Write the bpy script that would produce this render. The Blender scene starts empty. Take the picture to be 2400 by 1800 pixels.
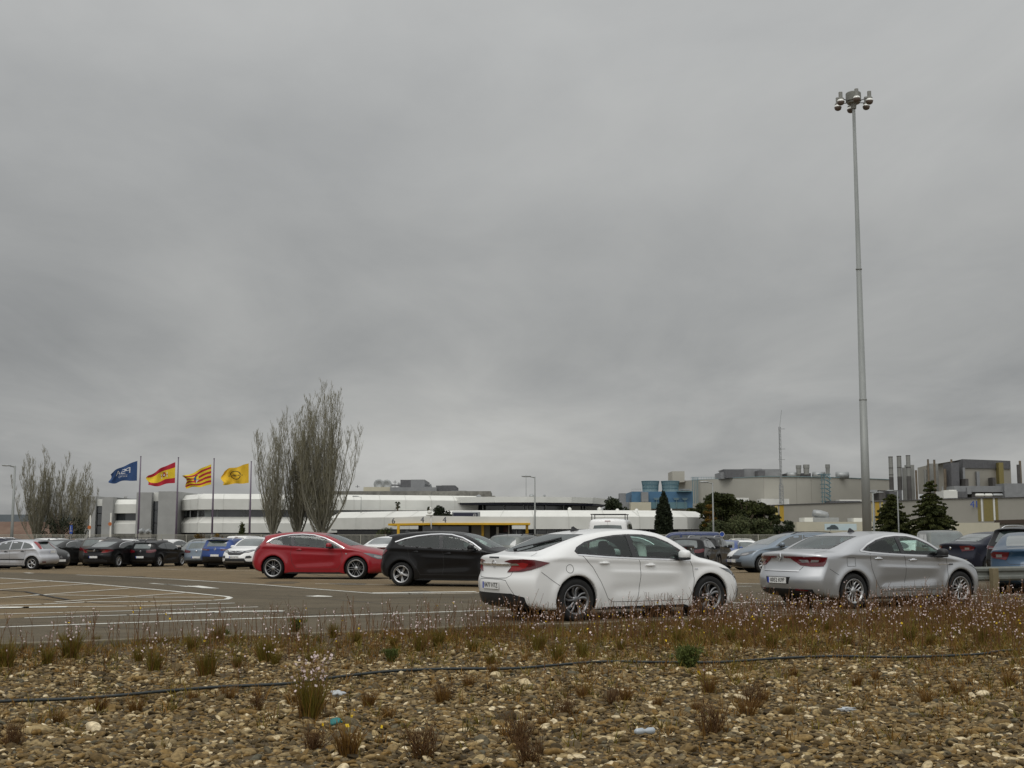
import bpy, math, random
import numpy as np
from mathutils import Vector, Matrix, geometry
from mathutils.geometry import delaunay_2d_cdt

random.seed(7)
rng = np.random.default_rng(7)
C = bpy.context.scene.collection
R = math.radians

# ---------------------------------------------------------------- camera, world, sun, exposure
F = 2900.0                      # focal length in pixels of the 2400 px wide photograph
CAM_H = 1.40
PITCH = math.atan((1252 - 900) / F)
SP, CP = math.sin(PITCH), math.cos(PITCH)
cam_d = bpy.data.cameras.new('camera')
cam_d.sensor_width = 36.0
cam_d.lens = 36.0 * F / 2400
cam_d.clip_start = 0.1
cam_d.clip_end = 8000
cam = bpy.data.objects.new('camera', cam_d)
C.objects.link(cam)
cam.location = (0, 0, CAM_H)
cam.rotation_euler = (math.pi / 2 + PITCH, 0, 0)
bpy.context.scene.camera = cam
sc = bpy.context.scene
sc.view_settings.view_transform = 'Standard'
sc.view_settings.look = 'None'
sc.view_settings.exposure = 0.0
sc.view_settings.gamma = 1.0
sc.cycles.max_bounces = 8
sc.cycles.transparent_max_bounces = 12

SUN_EL, SUN_AZ = R(52), R(205)          # azimuth clockwise from +Y
world = bpy.data.worlds.new("World")
sc.world = world
world.use_nodes = True


def build_world():
    nt = world.node_tree
    nt.nodes.clear()
    N = nt.nodes.new
    L = nt.links.new
    out = N('ShaderNodeOutputWorld')
    sky = N('ShaderNodeTexSky')
    sky.sky_type = 'NISHITA'
    sky.sun_disc = False
    sky.sun_elevation = SUN_EL
    sky.sun_rotation = SUN_AZ
    sky.dust_density = 4.0
    bg1 = N('ShaderNodeBackground')
    bg1.inputs[1].default_value = 0.06
    L(sky.outputs[0], bg1.inputs[0])
    tc = N('ShaderNodeTexCoord')
    sep = N('ShaderNodeSeparateXYZ')
    L(tc.outputs['Generated'], sep.inputs[0])

    def m(op, a, b=None, c=None, clamp=False):
        n = N('ShaderNodeMath')
        n.operation = op
        n.use_clamp = clamp
        for i, v in enumerate((a, b, c)):
            if v is None:
                continue
            if isinstance(v, (int, float)):
                n.inputs[i].default_value = v
            else:
                L(v, n.inputs[i])
        return n.outputs[0]
    x, y, z = sep.outputs
    zc = m('MAXIMUM', z, 0.0)
    den = m('ADD', zc, 0.15)
    u = m('DIVIDE', x, den)
    v = m('DIVIDE', y, den)
    comb = N('ShaderNodeCombineXYZ')
    L(u, comb.inputs[0])
    L(v, comb.inputs[1])

    def noise(scale, detail, rough, off, dist=0.0):
        mp = N('ShaderNodeMapping')
        mp.inputs['Location'].default_value = off
        mp.inputs['Scale'].default_value = (1.0, 0.55, 1)
        L(comb.outputs[0], mp.inputs[0])
        n = N('ShaderNodeTexNoise')
        n.inputs['Scale'].default_value = scale
        n.inputs['Detail'].default_value = detail
        n.inputs['Roughness'].default_value = rough
        n.inputs['Distortion'].default_value = dist
        L(mp.outputs[0], n.inputs['Vector'])
        return n.outputs['Fac']
    n1 = noise(0.55, 3, 0.5, (3.1, 1.4, 0), 0.4)
    n2 = noise(1.7, 6, 0.55, (7.7, 2.2, 0), 0.5)
    n3 = noise(5.0, 6, 0.6, (1.2, 9.2, 0), 0.3)
    s = m('ADD', m('MULTIPLY', m('SUBTRACT', n1, 0.5), 0.62), m('MULTIPLY', m('SUBTRACT', n2, 0.5), 0.52))
    s = m('ADD', s, m('MULTIPLY', m('SUBTRACT', n3, 0.5), 0.13))
    s = m('MULTIPLY', s, m('ADD', 0.85, m('MULTIPLY', 0.9, m('SUBTRACT', 1.0, m('MULTIPLY', zc, 4.0), clamp=True))))
    # thin place in the overcast low above the roofs
    dx = m('DIVIDE', m('ADD', x, 0.035), 0.15)
    dz = m('DIVIDE', m('SUBTRACT', z, 0.060), 0.045)
    rr = m('ADD', m('MULTIPLY', dx, dx), m('MULTIPLY', dz, dz))
    s = m('ADD', s, m('MULTIPLY', m('POWER', 2.718, m('MULTIPLY', rr, -1.0)), 0.34))
    dx = m('DIVIDE', m('SUBTRACT', x, 0.19), 0.14)
    dz = m('DIVIDE', m('SUBTRACT', z, 0.095), 0.03)
    rr = m('ADD', m('MULTIPLY', dx, dx), m('MULTIPLY', dz, dz))
    s = m('ADD', s, m('MULTIPLY', m('POWER', 2.718, m('MULTIPLY', rr, -1.0)), -0.14))
    # broad shading of the overcast: darker belt at middle height, paler towards the horizon and far above
    el = N('ShaderNodeValToRGB')
    cr = el.color_ramp
    cr.interpolation = 'EASE'
    cr.elements[0].position = 0.0
    cr.elements[0].color = (0.30,) * 3 + (1,)
    cr.elements[1].position = 1.0
    cr.elements[1].color = (1.0,) * 3 + (1,)
    for p, c in ((0.03, .325), (0.06, 0.36), (0.10, 0.355), (0.15, 0.335), (0.22, 0.35), (0.30, 0.41), (0.40, 0.475), (0.60, 0.72)):
        e = cr.elements.new(p)
        e.color = (c, c, c, 1)
    L(zc, el.inputs[0])
    back = m('ADD', 1.0, m('MULTIPLY', m('MAXIMUM', m('MULTIPLY', y, -1.0), 0.0), 1.0))
    base = m('MULTIPLY', el.outputs[0], back)
    val = m('MULTIPLY', base, m('ADD', 1.0, s))
    mixc = N('ShaderNodeMix')
    mixc.data_type = 'RGBA'
    mixc.blend_type = 'MIX'
    f = m('ADD', 0.5, m('MULTIPLY', s, 2.2), clamp=True)
    L(f, mixc.inputs[0])
    mixc.inputs[6].default_value = (0.98, 1.0, 1.0, 1)
    mixc.inputs[7].default_value = (0.995, 1.0, 0.97, 1)
    sca = N('ShaderNodeVectorMath')
    sca.operation = 'SCALE'
    L(mixc.outputs[2], sca.inputs[0])
    L(val, sca.inputs['Scale'])
    bg2 = N('ShaderNodeBackground')
    L(sca.outputs[0], bg2.inputs[0])
    bg2.inputs[1].default_value = 1.09
    mx = N('ShaderNodeMixShader')
    mx.inputs[0].default_value = 0.92
    L(bg1.outputs[0], mx.inputs[1])
    L(bg2.outputs[0], mx.inputs[2])
    L(mx.outputs[0], out.inputs[0])


build_world()
sun_d = bpy.data.lights.new('sun', 'SUN')
sun_d.energy = 0.55
sun_d.angle = R(25)
sun_d.color = (1.0, 0.97, 0.92)
sun = bpy.data.objects.new('sun', sun_d)
C.objects.link(sun)
sdir = Vector((math.sin(SUN_AZ) * math.cos(SUN_EL), math.cos(SUN_AZ) * math.cos(SUN_EL), math.sin(SUN_EL)))
sun.rotation_euler = sdir.to_track_quat('Z', 'Y').to_euler()
sun.location = (0, -20, 40)

# ---------------------------------------------------------------- coordinates


def Gz(Y):
    t = min(max((Y - 40.0) / 32.0, 0.0), 1.0)
    return -0.42 * t * t * (3 - 2 * t)


def pos(px, py, Y):
    t = (900 - py) / F
    dz = Y * (SP + t * CP) / (CP - t * SP)
    x = (px - 1200) / F * (Y * CP + dz * SP)
    return Vector((x, Y, CAM_H + dz))


def PX(px, Y, z=0.0):
    return (px - 1200) / F * (Y * CP + (z - CAM_H) * SP)


def PZ(py, Y):
    return pos(1200, py, Y).z


def ground(px, py, zoff=0.0):
    t = (900 - py) / F
    k = (SP + t * CP) / (CP - t * SP)
    Y = 20.0
    for _ in range(60):
        Y = 0.5 * Y + 0.5 * (Gz(Y) + zoff - CAM_H) / k
    return Vector((PX(px, Y, Gz(Y)), Y, Gz(Y) + zoff))


# ---------------------------------------------------------------- materials
MATS = {}


def mat(name, col=(0.5, 0.5, 0.5), rough=0.6, metal=0.0, var=0.0, vscale=3.0, bump=0.0, bscale=40.0, coat=0.0,
        col2=None, spec=0.5, detail=4, emit=None, flake=0.0, stretch=None):
    if name in MATS:
        return MATS[name]
    m = bpy.data.materials.new(name)
    m.use_nodes = True
    nt = m.node_tree
    b = nt.nodes['Principled BSDF']
    b.inputs['Base Color'].default_value = (*col, 1)
    b.inputs['Roughness'].default_value = rough
    b.inputs['Metallic'].default_value = metal
    b.inputs['Specular IOR Level'].default_value = spec
    b.inputs['Coat Weight'].default_value = coat
    b.inputs['Coat Roughness'].default_value = 0.06
    if emit:
        b.inputs['Emission Color'].default_value = (*emit[0], 1)
        b.inputs['Emission Strength'].default_value = emit[1]
    tc = nt.nodes.new('ShaderNodeTexCoord')
    src = tc.outputs['Object']
    if stretch:
        mp = nt.nodes.new('ShaderNodeMapping')
        mp.inputs['Scale'].default_value = stretch
        nt.links.new(src, mp.inputs[0])
        src = mp.outputs[0]
    if var > 0 or col2:
        n = nt.nodes.new('ShaderNodeTexNoise')
        n.inputs['Scale'].default_value = vscale
        n.inputs['Detail'].default_value = detail
        n.inputs['Roughness'].default_value = 0.62
        nt.links.new(src, n.inputs['Vector'])
        rp = nt.nodes.new('ShaderNodeValToRGB')
        rp.color_ramp.elements[0].position = 0.3
        rp.color_ramp.elements[1].position = 0.7
        c2 = col2 if col2 else tuple(min(1, c * (1 + var)) for c in col)
        c1 = col if col2 else tuple(c * (1 - var) for c in col)
        rp.color_ramp.elements[0].color = (*c1, 1)
        rp.color_ramp.elements[1].color = (*c2, 1)
        nt.links.new(n.outputs['Fac'], rp.inputs[0])
        nt.links.new(rp.outputs[0], b.inputs['Base Color'])
    if bump > 0:
        n = nt.nodes.new('ShaderNodeTexNoise')
        n.inputs['Scale'].default_value = bscale
        n.inputs['Detail'].default_value = 5
        nt.links.new(src, n.inputs['Vector'])
        bp = nt.nodes.new('ShaderNodeBump')
        bp.inputs['Strength'].default_value = bump
        bp.inputs['Distance'].default_value = 0.02
        nt.links.new(n.outputs['Fac'], bp.inputs['Height'])
        nt.links.new(bp.outputs[0], b.inputs['Normal'])
    MATS[name] = m
    return m


def paint(name, col, metal=0.0, rough=0.38, dirt=0.25):
    """Car paint under a clear coat, with road dirt towards the sills; the inside of the shell is dark trim."""
    key = 'paint_' + name
    if key in MATS:
        return MATS[key]
    dk = max(col) < .05
    m = mat(key, col, rough=rough, metal=metal, coat=0.3 if dk else 0.7, spec=0.1 if dk else 0.25)
    nt = m.node_tree
    b = nt.nodes['Principled BSDF']
    N, L = nt.nodes.new, nt.links.new
    tc = [n for n in nt.nodes if n.type == 'TEX_COORD'][0]
    sep = N('ShaderNodeSeparateXYZ')
    L(tc.outputs['Object'], sep.inputs[0])
    n = N('ShaderNodeTexNoise')
    n.inputs['Scale'].default_value = 3.5
    n.inputs['Detail'].default_value = 7
    n.inputs['Roughness'].default_value = 0.7
    L(tc.outputs['Object'], n.inputs['Vector'])
    mr = N('ShaderNodeMapRange')
    mr.inputs['From Min'].default_value = 0.2
    mr.inputs['From Max'].default_value = 0.85
    mr.inputs['To Min'].default_value = dirt
    mr.inputs['To Max'].default_value = dirt * 0.15
    L(sep.outputs[2], mr.inputs['Value'])
    mm = N('ShaderNodeMath')
    mm.operation = 'MULTIPLY'
    L(mr.outputs[0], mm.inputs[0])
    r2 = N('ShaderNodeMapRange')
    r2.inputs['From Min'].default_value = 0.3
    r2.inputs['From Max'].default_value = 0.75
    r2.inputs['To Min'].default_value = 0.7
    r2.inputs['To Max'].default_value = 1.4
    L(n.outputs['Fac'], r2.inputs['Value'])
    L(r2.outputs[0], mm.inputs[1])
    mx = N('ShaderNodeMix')
    mx.data_type = 'RGBA'
    L(mm.outputs[0], mx.inputs[0])
    mx.inputs[6].default_value = (*col, 1)
    mx.inputs[7].default_value = (0.20, 0.175, 0.14, 1)
    geo = N('ShaderNodeNewGeometry')
    mb = N('ShaderNodeMix')
    mb.data_type = 'RGBA'
    L(geo.outputs['Backfacing'], mb.inputs[0])
    L(mx.outputs[2], mb.inputs[6])
    mb.inputs[7].default_value = (0.03, 0.03, 0.032, 1)
    L(mb.outputs[2], b.inputs['Base Color'])
    ad = N('ShaderNodeMath')
    ad.operation = 'MULTIPLY_ADD'
    L(mm.outputs[0], ad.inputs[0])
    ad.inputs[1].default_value = 0.8
    ad.inputs[2].default_value = 0.05
    L(ad.outputs[0], b.inputs['Coat Roughness'])
    return m


def glass_mat(name, tint=(0.20, 0.30, 0.28), ior=1.5):
    if name in MATS:
        return MATS[name]
    m = bpy.data.materials.new(name)
    m.use_nodes = True
    nt = m.node_tree
    nt.nodes.clear()
    N, L = nt.nodes.new, nt.links.new
    out = N('ShaderNodeOutputMaterial')
    tr = N('ShaderNodeBsdfTransparent')
    tr.inputs[0].default_value = (*tint, 1)
    gl = N('ShaderNodeBsdfGlossy')
    gl.inputs['Roughness'].default_value = 0.03
    gl.inputs[0].default_value = (0.9, 0.95, 0.95, 1)
    df = N('ShaderNodeBsdfDiffuse')
    df.inputs[0].default_value = (0.25, 0.25, 0.22, 1)
    n = N('ShaderNodeTexNoise')
    n.inputs['Scale'].default_value = 4.0
    n.inputs['Detail'].default_value = 5
    mr = N('ShaderNodeMapRange')
    mr.inputs['To Min'].default_value = 0.0
    mr.inputs['To Max'].default_value = 0.05
    L(n.outputs['Fac'], mr.inputs['Value'])
    m1 = N('ShaderNodeMixShader')
    L(mr.outputs[0], m1.inputs[0])
    L(tr.outputs[0], m1.inputs[1])
    L(df.outputs[0], m1.inputs[2])
    lw = N('ShaderNodeLayerWeight')
    lw.inputs['Blend'].default_value = 0.5
    pw = N('ShaderNodeMath')
    pw.operation = 'POWER'
    L(lw.outputs['Facing'], pw.inputs[0])
    pw.inputs[1].default_value = 4.5
    fr = N('ShaderNodeMath')
    fr.operation = 'MULTIPLY_ADD'
    L(pw.outputs[0], fr.inputs[0])
    fr.inputs[1].default_value = 0.9
    fr.inputs[2].default_value = 0.055
    m2 = N('ShaderNodeMixShader')
    L(fr.outputs[0], m2.inputs[0])
    L(m1.outputs[0], m2.inputs[1])
    L(gl.outputs[0], m2.inputs[2])
    L(m2.outputs[0], out.inputs[0])
    MATS[name] = m
    return m


# ---------------------------------------------------------------- object helpers


def tag(o, label=None, cat=None, group=None, kind=None):
    if label:
        o['label'] = label
    if cat:
        o['category'] = cat
    if group:
        o['group'] = group
    if kind:
        o['kind'] = kind
    return o


def empty(name, loc=(0, 0, 0), rz=0.0, label=None, cat=None, group=None):
    o = bpy.data.objects.new(name, None)
    o.empty_display_size = 0.3
    C.objects.link(o)
    o.location = loc
    o.rotation_euler = (0, 0, rz)
    return tag(o, label, cat, group)


class MB:
    """collects shapes; build() links them as one mesh object"""

    def __init__(s):
        s.v = []
        s.f = []
        s.n = 0

    def add(s, v, f):
        v = np.asarray(v, dtype=float).reshape(-1, 3)
        s.v.append(v)
        s.f.extend([tuple(i + s.n for i in q) for q in f])
        s.n += len(v)
        return s

    def box(s, x0, x1, y0, y1, z0, z1):
        v = [(x0, y0, z0), (x1, y0, z0), (x1, y1, z0), (x0, y1, z0), (x0, y0, z1), (x1, y0, z1), (x1, y1, z1), (x0, y1, z1)]
        return s.add(v, [(0, 3, 2, 1), (4, 5, 6, 7), (0, 1, 5, 4), (1, 2, 6, 5), (2, 3, 7, 6), (3, 0, 4, 7)])

    def quad(s, a, b, c, d):
        return s.add([a, b, c, d], [(0, 1, 2, 3)])

    def tube(s, pts, rad, n=8, caps=True):
        pts = [Vector(p) for p in pts]
        if not hasattr(rad, '__len__'):
            rad = [rad] * len(pts)
        V, Fc = [], []
        ref = None
        for i, p in enumerate(pts):
            d = (pts[min(i + 1, len(pts) - 1)] - pts[max(i - 1, 0)]).normalized()
            if ref is None:
                ref = Vector((0, 0, 1)) if abs(d.z) < 0.9 else Vector((1, 0, 0))
            a = d.cross(ref).normalized()
            b = d.cross(a).normalized()
            ref = -b if False else ref
            for k in range(n):
                t = 2 * math.pi * k / n
                V.append(p + a * (math.cos(t) * rad[i]) + b * (math.sin(t) * rad[i]))
        for i in range(len(pts) - 1):
            for k in range(n):
                k2 = (k + 1) % n
                Fc.append((i * n + k, i * n + k2, (i + 1) * n + k2, (i + 1) * n + k))
        if caps:
            Fc.append(tuple(range(n))[::-1])
            Fc.append(tuple((len(pts) - 1) * n + k for k in range(n)))
        return s.add(V, Fc)

    def lathe(s, prof, n=32, center=(0, 0, 0), axis='z', caps=False):
        """prof = [(r, h)]"""
        V, Fc = [], []
        cx, cy, cz = center
        for r, h in prof:
            for k in range(n):
                t = 2 * math.pi * k / n
                if axis == 'z':
                    V.append((cx + r * math.cos(t), cy + r * math.sin(t), cz + h))
                else:
                    V.append((cx + r * math.cos(t), cy + h, cz + r * math.sin(t)))
        for i in range(len(prof) - 1):
            for k in range(n):
                k2 = (k + 1) % n
                q = (i * n + k, i * n + k2, (i + 1) * n + k2, (i + 1) * n + k)
                Fc.append(q if axis == 'z' else q[::-1])
        if caps:
            Fc.append(tuple(range(n))[::-1])
            Fc.append(tuple((len(prof) - 1) * n + k for k in range(n)))
        return s.add(V, Fc)

    def mesh(s, name, m=None, smooth=False):
        me = bpy.data.meshes.new(name)
        V = np.concatenate(s.v) if s.v else np.zeros((0, 3))
        me.from_pydata(V.tolist(), [], s.f)
        if m:
            me.materials.append(m)
        if smooth:
            me.shade_smooth()
        me.update()
        return me

    def build(s, name, m, parent=None, smooth=False, label=None, cat=None, group=None, kind=None, bevel=0.0):
        me = s.mesh(name, m, smooth)
        o = bpy.data.objects.new(name, me)
        C.objects.link(o)
        if parent:
            o.parent = parent
        if bevel:
            md = o.modifiers.new('bevel', 'BEVEL')
            md.width = bevel
            md.segments = 2
            md.limit_method = 'ANGLE'
        return tag(o, label, cat, group, kind)


def npmesh(name, V, Fa, m=None, smooth=False, mats=None, midx=None):
    """numpy mesh; Fa is an (n,k) array of equal sized faces"""
    me = bpy.data.meshes.new(name)
    V = np.ascontiguousarray(V, dtype=np.float32)
    Fa = np.ascontiguousarray(Fa, dtype=np.int32)
    nf, k = Fa.shape
    me.vertices.add(len(V))
    me.vertices.foreach_set('co', V.ravel())
    me.loops.add(nf * k)
    me.loops.foreach_set('vertex_index', Fa.ravel())
    me.polygons.add(nf)
    me.polygons.foreach_set('loop_start', np.arange(0, nf * k, k, dtype=np.int32))
    if mats:
        for q in mats:
            me.materials.append(q)
    elif m:
        me.materials.append(m)
    if midx is not None:
        me.polygons.foreach_set('material_index', np.asarray(midx, dtype=np.int32))
    me.polygons.foreach_set('use_smooth', np.full(nf, smooth, dtype=bool))
    me.update(calc_edges=True)
    return me


def link(me, name, parent=None, loc=None, label=None, cat=None, group=None, kind=None):
    o = bpy.data.objects.new(name, me)
    C.objects.link(o)
    if parent:
        o.parent = parent
    if loc is not None:
        o.location = loc
    return tag(o, label, cat, group, kind)


def text_mesh(txt, size, name, m, extrude=0.002, spacing=1.0):
    cu = bpy.data.curves.new(name, 'FONT')
    cu.body = txt
    cu.size = size
    cu.extrude = extrude
    cu.align_x = 'CENTER'
    cu.align_y = 'CENTER'
    cu.space_character = spacing
    cu.resolution_u = 4
    ob = bpy.data.objects.new(name, cu)
    C.objects.link(ob)
    dg = bpy.context.evaluated_depsgraph_get()
    me = bpy.data.meshes.new_from_object(ob.evaluated_get(dg))
    bpy.data.objects.remove(ob)
    me.materials.clear()
    me.materials.append(m)
    return me


def copy_tree(o, parent=None):
    c = o.copy()
    C.objects.link(c)
    c.parent = parent
    for ch in list(o.children):
        copy_tree(ch, c)
    return c


def smoothstep(t):
    t = np.clip(t, 0, 1)
    return t * t * (3 - 2 * t)
# ---------------------------------------------------------------- cars: every body is a smooth solid cut from its
# side profile, its plan and its cross-section; glass, lamps and trim are laid on that surface


def chaikin(P, n=2):
    P = np.asarray(P, float)
    for _ in range(n):
        Q = np.roll(P, -1, axis=0)
        P = np.stack([0.75 * P + 0.25 * Q, 0.25 * P + 0.75 * Q], 1).reshape(-1, 2)
    return P


def in_poly(P, x, y):
    inside = np.zeros(np.shape(x), bool)
    n = len(P)
    j = n - 1
    for i in range(n):
        xi, yi = P[i]
        xj, yj = P[j]
        c = ((yi > y) != (yj > y)) & (x < (xj - xi) * (y - yi) / (yj - yi + 1e-12) + xi)
        inside ^= c
        j = i
    return inside


def poly_sdf_grid(P, x0, x1, z0, z1, h):
    xs = np.arange(x0, x1, h)
    zs = np.arange(z0, z1, h)
    X, Z = np.meshgrid(xs, zs, indexing='ij')
    D = np.full(X.shape, 1e9)
    for i in range(len(P)):
        a = P[i]
        b = P[(i + 1) % len(P)]
        e = b - a
        L2 = (e * e).sum() + 1e-12
        t = np.clip(((X - a[0]) * e[0] + (Z - a[1]) * e[1]) / L2, 0, 1)
        D = np.minimum(D, (X - a[0] - t * e[0]) ** 2 + (Z - a[1] - t * e[1]) ** 2)
    D = np.sqrt(D)
    D[in_poly(P, X, Z)] *= -1
    return xs, zs, D


def smax(a, b, k):
    h = np.maximum(k - np.abs(a - b), 0) / k
    return np.maximum(a, b) + h * h * k * 0.25


class Body:
    def __init__(s, sp):
        s.sp = sp
        s.P = chaikin(sp['profile'], 2)
        s.x0, s.z0, s.h = -0.6, -0.4, 0.015
        xs, zs, s.D = poly_sdf_grid(s.P, s.x0, sp['L'] + 0.8, s.z0, 2.8, s.h)
        # one light blur keeps highlights smooth
        D = s.D
        for _ in range(2):
            D[1:-1, 1:-1] = (D[1:-1, 1:-1] * 4 + D[:-2, 1:-1] + D[2:, 1:-1] + D[1:-1, :-2] + D[1:-1, 2:]) / 8
        s.nx, s.nz = D.shape

    def S(s, x, z):
        fx = np.clip((x - s.x0) / s.h, 0, s.nx - 1.001)
        fz = np.clip((z - s.z0) / s.h, 0, s.nz - 1.001)
        i = fx.astype(int)
        j = fz.astype(int)
        a = fx - i
        b = fz - j
        D = s.D
        return (D[i, j] * (1 - a) * (1 - b) + D[i + 1, j] * a * (1 - b) + D[i, j + 1] * (1 - a) * b + D[i + 1, j + 1] * a * b)

    def d(s, x, y, z):
        p = s.sp
        hw, L = p['hw'], p['L']
        q = np.minimum(np.abs(y) / hw, 1.1)
        x1 = x + p.get('recF', 0.55) * q ** 3.0 * smoothstep((x - (L - 2.1)) / 2.1)
        x1 = x1 - p.get('recR', 0.36) * q ** 3.2 * smoothstep((1.5 - x) / 1.5)
        z1 = z + p.get('crown', 0.055) * q * q * smoothstep((z - 0.75) / 0.35)
        sd = s.S(x1, z1)
        zb = p['belt'][0] + p['belt'][1] * x
        u = z - zb
        k = p.get('tumble', 0.36) * (1 + p.get('taper', 0.35) * smoothstep((p['xr'] + 1.0 - x) / 1.4))
        W = hw - 0.03 * np.clip((0.62 - z) / 0.35, 0, 1.5) ** 2
        W = W - k * (np.sqrt(u * u + 0.0009) + u) * 0.5
        W = W - 0.02 * smoothstep((x - L + 1.7) / 1.2) - 0.015 * smoothstep((1.1 - x) / 1.1)
        Ra = p['Ra']
        rr = np.minimum(np.hypot(x - p['xr'], z - p['R']), np.hypot(x - p['xf'], z - p['R']))
        low = smoothstep((zb + 0.02 - z) / 0.10)
        W = W + low * (0.024 * np.exp(-((rr - Ra - 0.03) / 0.075) ** 2) - 0.020)
        mid = smoothstep((x - p['xr'] - 0.55) / 0.3) * smoothstep((p['xf'] - 0.5 - x) / 0.4)
        W = W - mid * p.get('scoop', 0.022) * np.exp(-((z - 0.45 - 0.05 * (x - p['xr'])) / 0.11) ** 2)
        zc = p.get('crease', (0.78, 0.035))
        t = (z - zc[0] - zc[1] * (2.0 - x)) / 0.026
        W = W + mid * 0.010 * np.where(t > 0, np.exp(-t * t), np.exp(-t * t * 0.12)) * low
        kk = 0.05 + 0.09 * smoothstep((z - 0.6) / 0.5)
        dd = smax(sd, np.abs(y) - W, kk)
        for xw in (p['xr'], p['xf']):
            cut = np.maximum(np.hypot(x - xw, z - p['R']) - Ra, (hw - 0.42) - np.abs(y))
            dd = np.maximum(dd, -cut)
        return dd

    def grad(s, x, y, z, e=0.012):
        gx = s.d(x + e, y, z) - s.d(x - e, y, z)
        gy = s.d(x, y + e, z) - s.d(x, y - e, z)
        gz = s.d(x, y, z + e) - s.d(x, y, z - e)
        g = np.stack([gx, gy, gz], -1) / (2 * e)
        return g

    def surface(s, h):
        p = s.sp
        xs = np.arange(-0.09, p['L'] + 0.1, h)
        ny = int(math.ceil((p['hw'] + 0.06) / h))
        ys = (np.arange(-ny, ny) + 0.5) * h
        zs = np.arange(0.08, p['H'] + 0.12, h)
        X, Y, Z = np.meshgrid(xs, ys, zs, indexing='ij')
        V = s.d(X, Y, Z)
        ins = V < 0
        c = np.zeros(tuple(n - 1 for n in V.shape), int)
        offs = [(a, b, d_) for a in (0, 1) for b in (0, 1) for d_ in (0, 1)]
        nx, nyy, nz = V.shape
        for o in offs:
            c += ins[o[0]:nx - 1 + o[0], o[1]:nyy - 1 + o[1], o[2]:nz - 1 + o[2]]
        act = (c > 0) & (c < 8)
        ci = np.argwhere(act)
        idx = np.full(act.shape, -1)
        idx[act] = np.arange(len(ci))
        acc = np.zeros((len(ci), 3))
        cnt = np.zeros(len(ci))
        for a in offs:
            for ax in range(3):
                if a[ax] == 1:
                    continue
                b = list(a)
                b[ax] = 1
                va = V[ci[:, 0] + a[0], ci[:, 1] + a[1], ci[:, 2] + a[2]]
                vb = V[ci[:, 0] + b[0], ci[:, 1] + b[1], ci[:, 2] + b[2]]
                ch = (va < 0) != (vb < 0)
                t = np.where(ch, va / np.where(ch, va - vb, 1), 0)
                pt = np.array(a, float)[None, :].repeat(len(ci), 0)
                pt[:, ax] += t
                acc[ch] += pt[ch]
                cnt[ch] += 1
        P = ci + acc / cnt[:, None]
        P = np.stack([xs[0] + P[:, 0] * h, ys[0] + P[:, 1] * h, zs[0] + P[:, 2] * h], 1)
        for _ in range(2):
            g = s.grad(P[:, 0], P[:, 1], P[:, 2])
            dv = s.d(P[:, 0], P[:, 1], P[:, 2])
            st = -dv[:, None] * g / np.maximum((g * g).sum(1), 0.3)[:, None]
            ln = np.linalg.norm(st, axis=1, keepdims=True)
            P = P + st * np.minimum(1, 0.6 * h / np.maximum(ln, 1e-9))
        F_ = []
        for ax in range(3):
            sl = [slice(None)] * 3
            a = V[tuple(slice(0, -1) if i == ax else slice(1, -1) for i in range(3))] < 0
            b = V[tuple(slice(1, None) if i == ax else slice(1, -1) for i in range(3))] < 0
            e = np.argwhere(a != b)
            sg = a[a != b]
            o1, o2 = [i for i in range(3) if i != ax]
            base = e.copy()
            base[:, o1] += 1
            base[:, o2] += 1
            q = []
            for d1, d2 in ((-1, -1), (0, -1), (0, 0), (-1, 0)):
                cc = base.copy()
                cc[:, o1] += d1
                cc[:, o2] += d2
                q.append(idx[cc[:, 0], cc[:, 1], cc[:, 2]])
            q = np.stack(q, 1)
            flip = sg if ax != 1 else ~sg
            q[~flip] = q[~flip][:, ::-1]
            F_.append(q)
        F_ = np.concatenate(F_)
        g = s.grad(P[:, 0], P[:, 1], P[:, 2])
        nrm = g / np.maximum(np.linalg.norm(g, axis=1, keepdims=True), 1e-9)
        return P, F_, nrm

    def trace(s, P, D, n=60):
        P = P.copy()
        for _ in range(n):
            P = P + D * (s.d(P[:, 0], P[:, 1], P[:, 2]) * 0.75)[:, None]
        return P


def resample(poly, h, closed=True):
    out = []
    P = np.asarray(poly, float)
    n = len(P)
    for i in range(n if closed else n - 1):
        a, b = P[i], P[(i + 1) % n]
        k = max(1, int(round(np.linalg.norm(b - a) / h)))
        for j in range(k):
            out.append(a + (b - a) * j / k)
    if not closed:
        out.append(P[-1])
    return np.array(out)


def inset(poly, d):
    P = np.asarray(poly, float)
    A = 0.5 * np.sum(P[:, 0] * np.roll(P[:, 1], -1) - np.roll(P[:, 0], -1) * P[:, 1])
    t = np.roll(P, -1, 0) - np.roll(P, 1, 0)
    t /= np.linalg.norm(t, axis=1, keepdims=True) + 1e-9
    nrm = np.stack([-t[:, 1], t[:, 0]], 1) * (1 if A > 0 else -1)
    Q = P + nrm * d
    if d <= 0:
        return Q
    # drop the points that crossed over in narrow corners
    D = np.full(len(Q), 9.0)
    for i in range(len(P)):
        a, b = P[i], P[(i + 1) % len(P)]
        e = b - a
        u = np.clip(((Q - a) @ e) / ((e @ e) + 1e-12), 0, 1)
        D = np.minimum(D, np.linalg.norm(Q - a - u[:, None] * e, axis=1))
    k = (D > .93 * d) & in_poly(P, Q[:, 0], Q[:, 1])
    return Q[k] if k.sum() > 4 else Q


class Frame:
    """a plane from which outlines are projected onto the body: point = O + u U + v V, along D"""

    def __init__(s, O, U, V, D):
        s.O, s.U, s.V = (np.array(a, float) for a in (O, U, V))
        D = np.array(D, float)
        s.D = D / np.linalg.norm(D)

    def at(s, uv):
        uv = np.asarray(uv, float)
        return s.O + uv[:, :1] * s.U + uv[:, 1:2] * s.V


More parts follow.
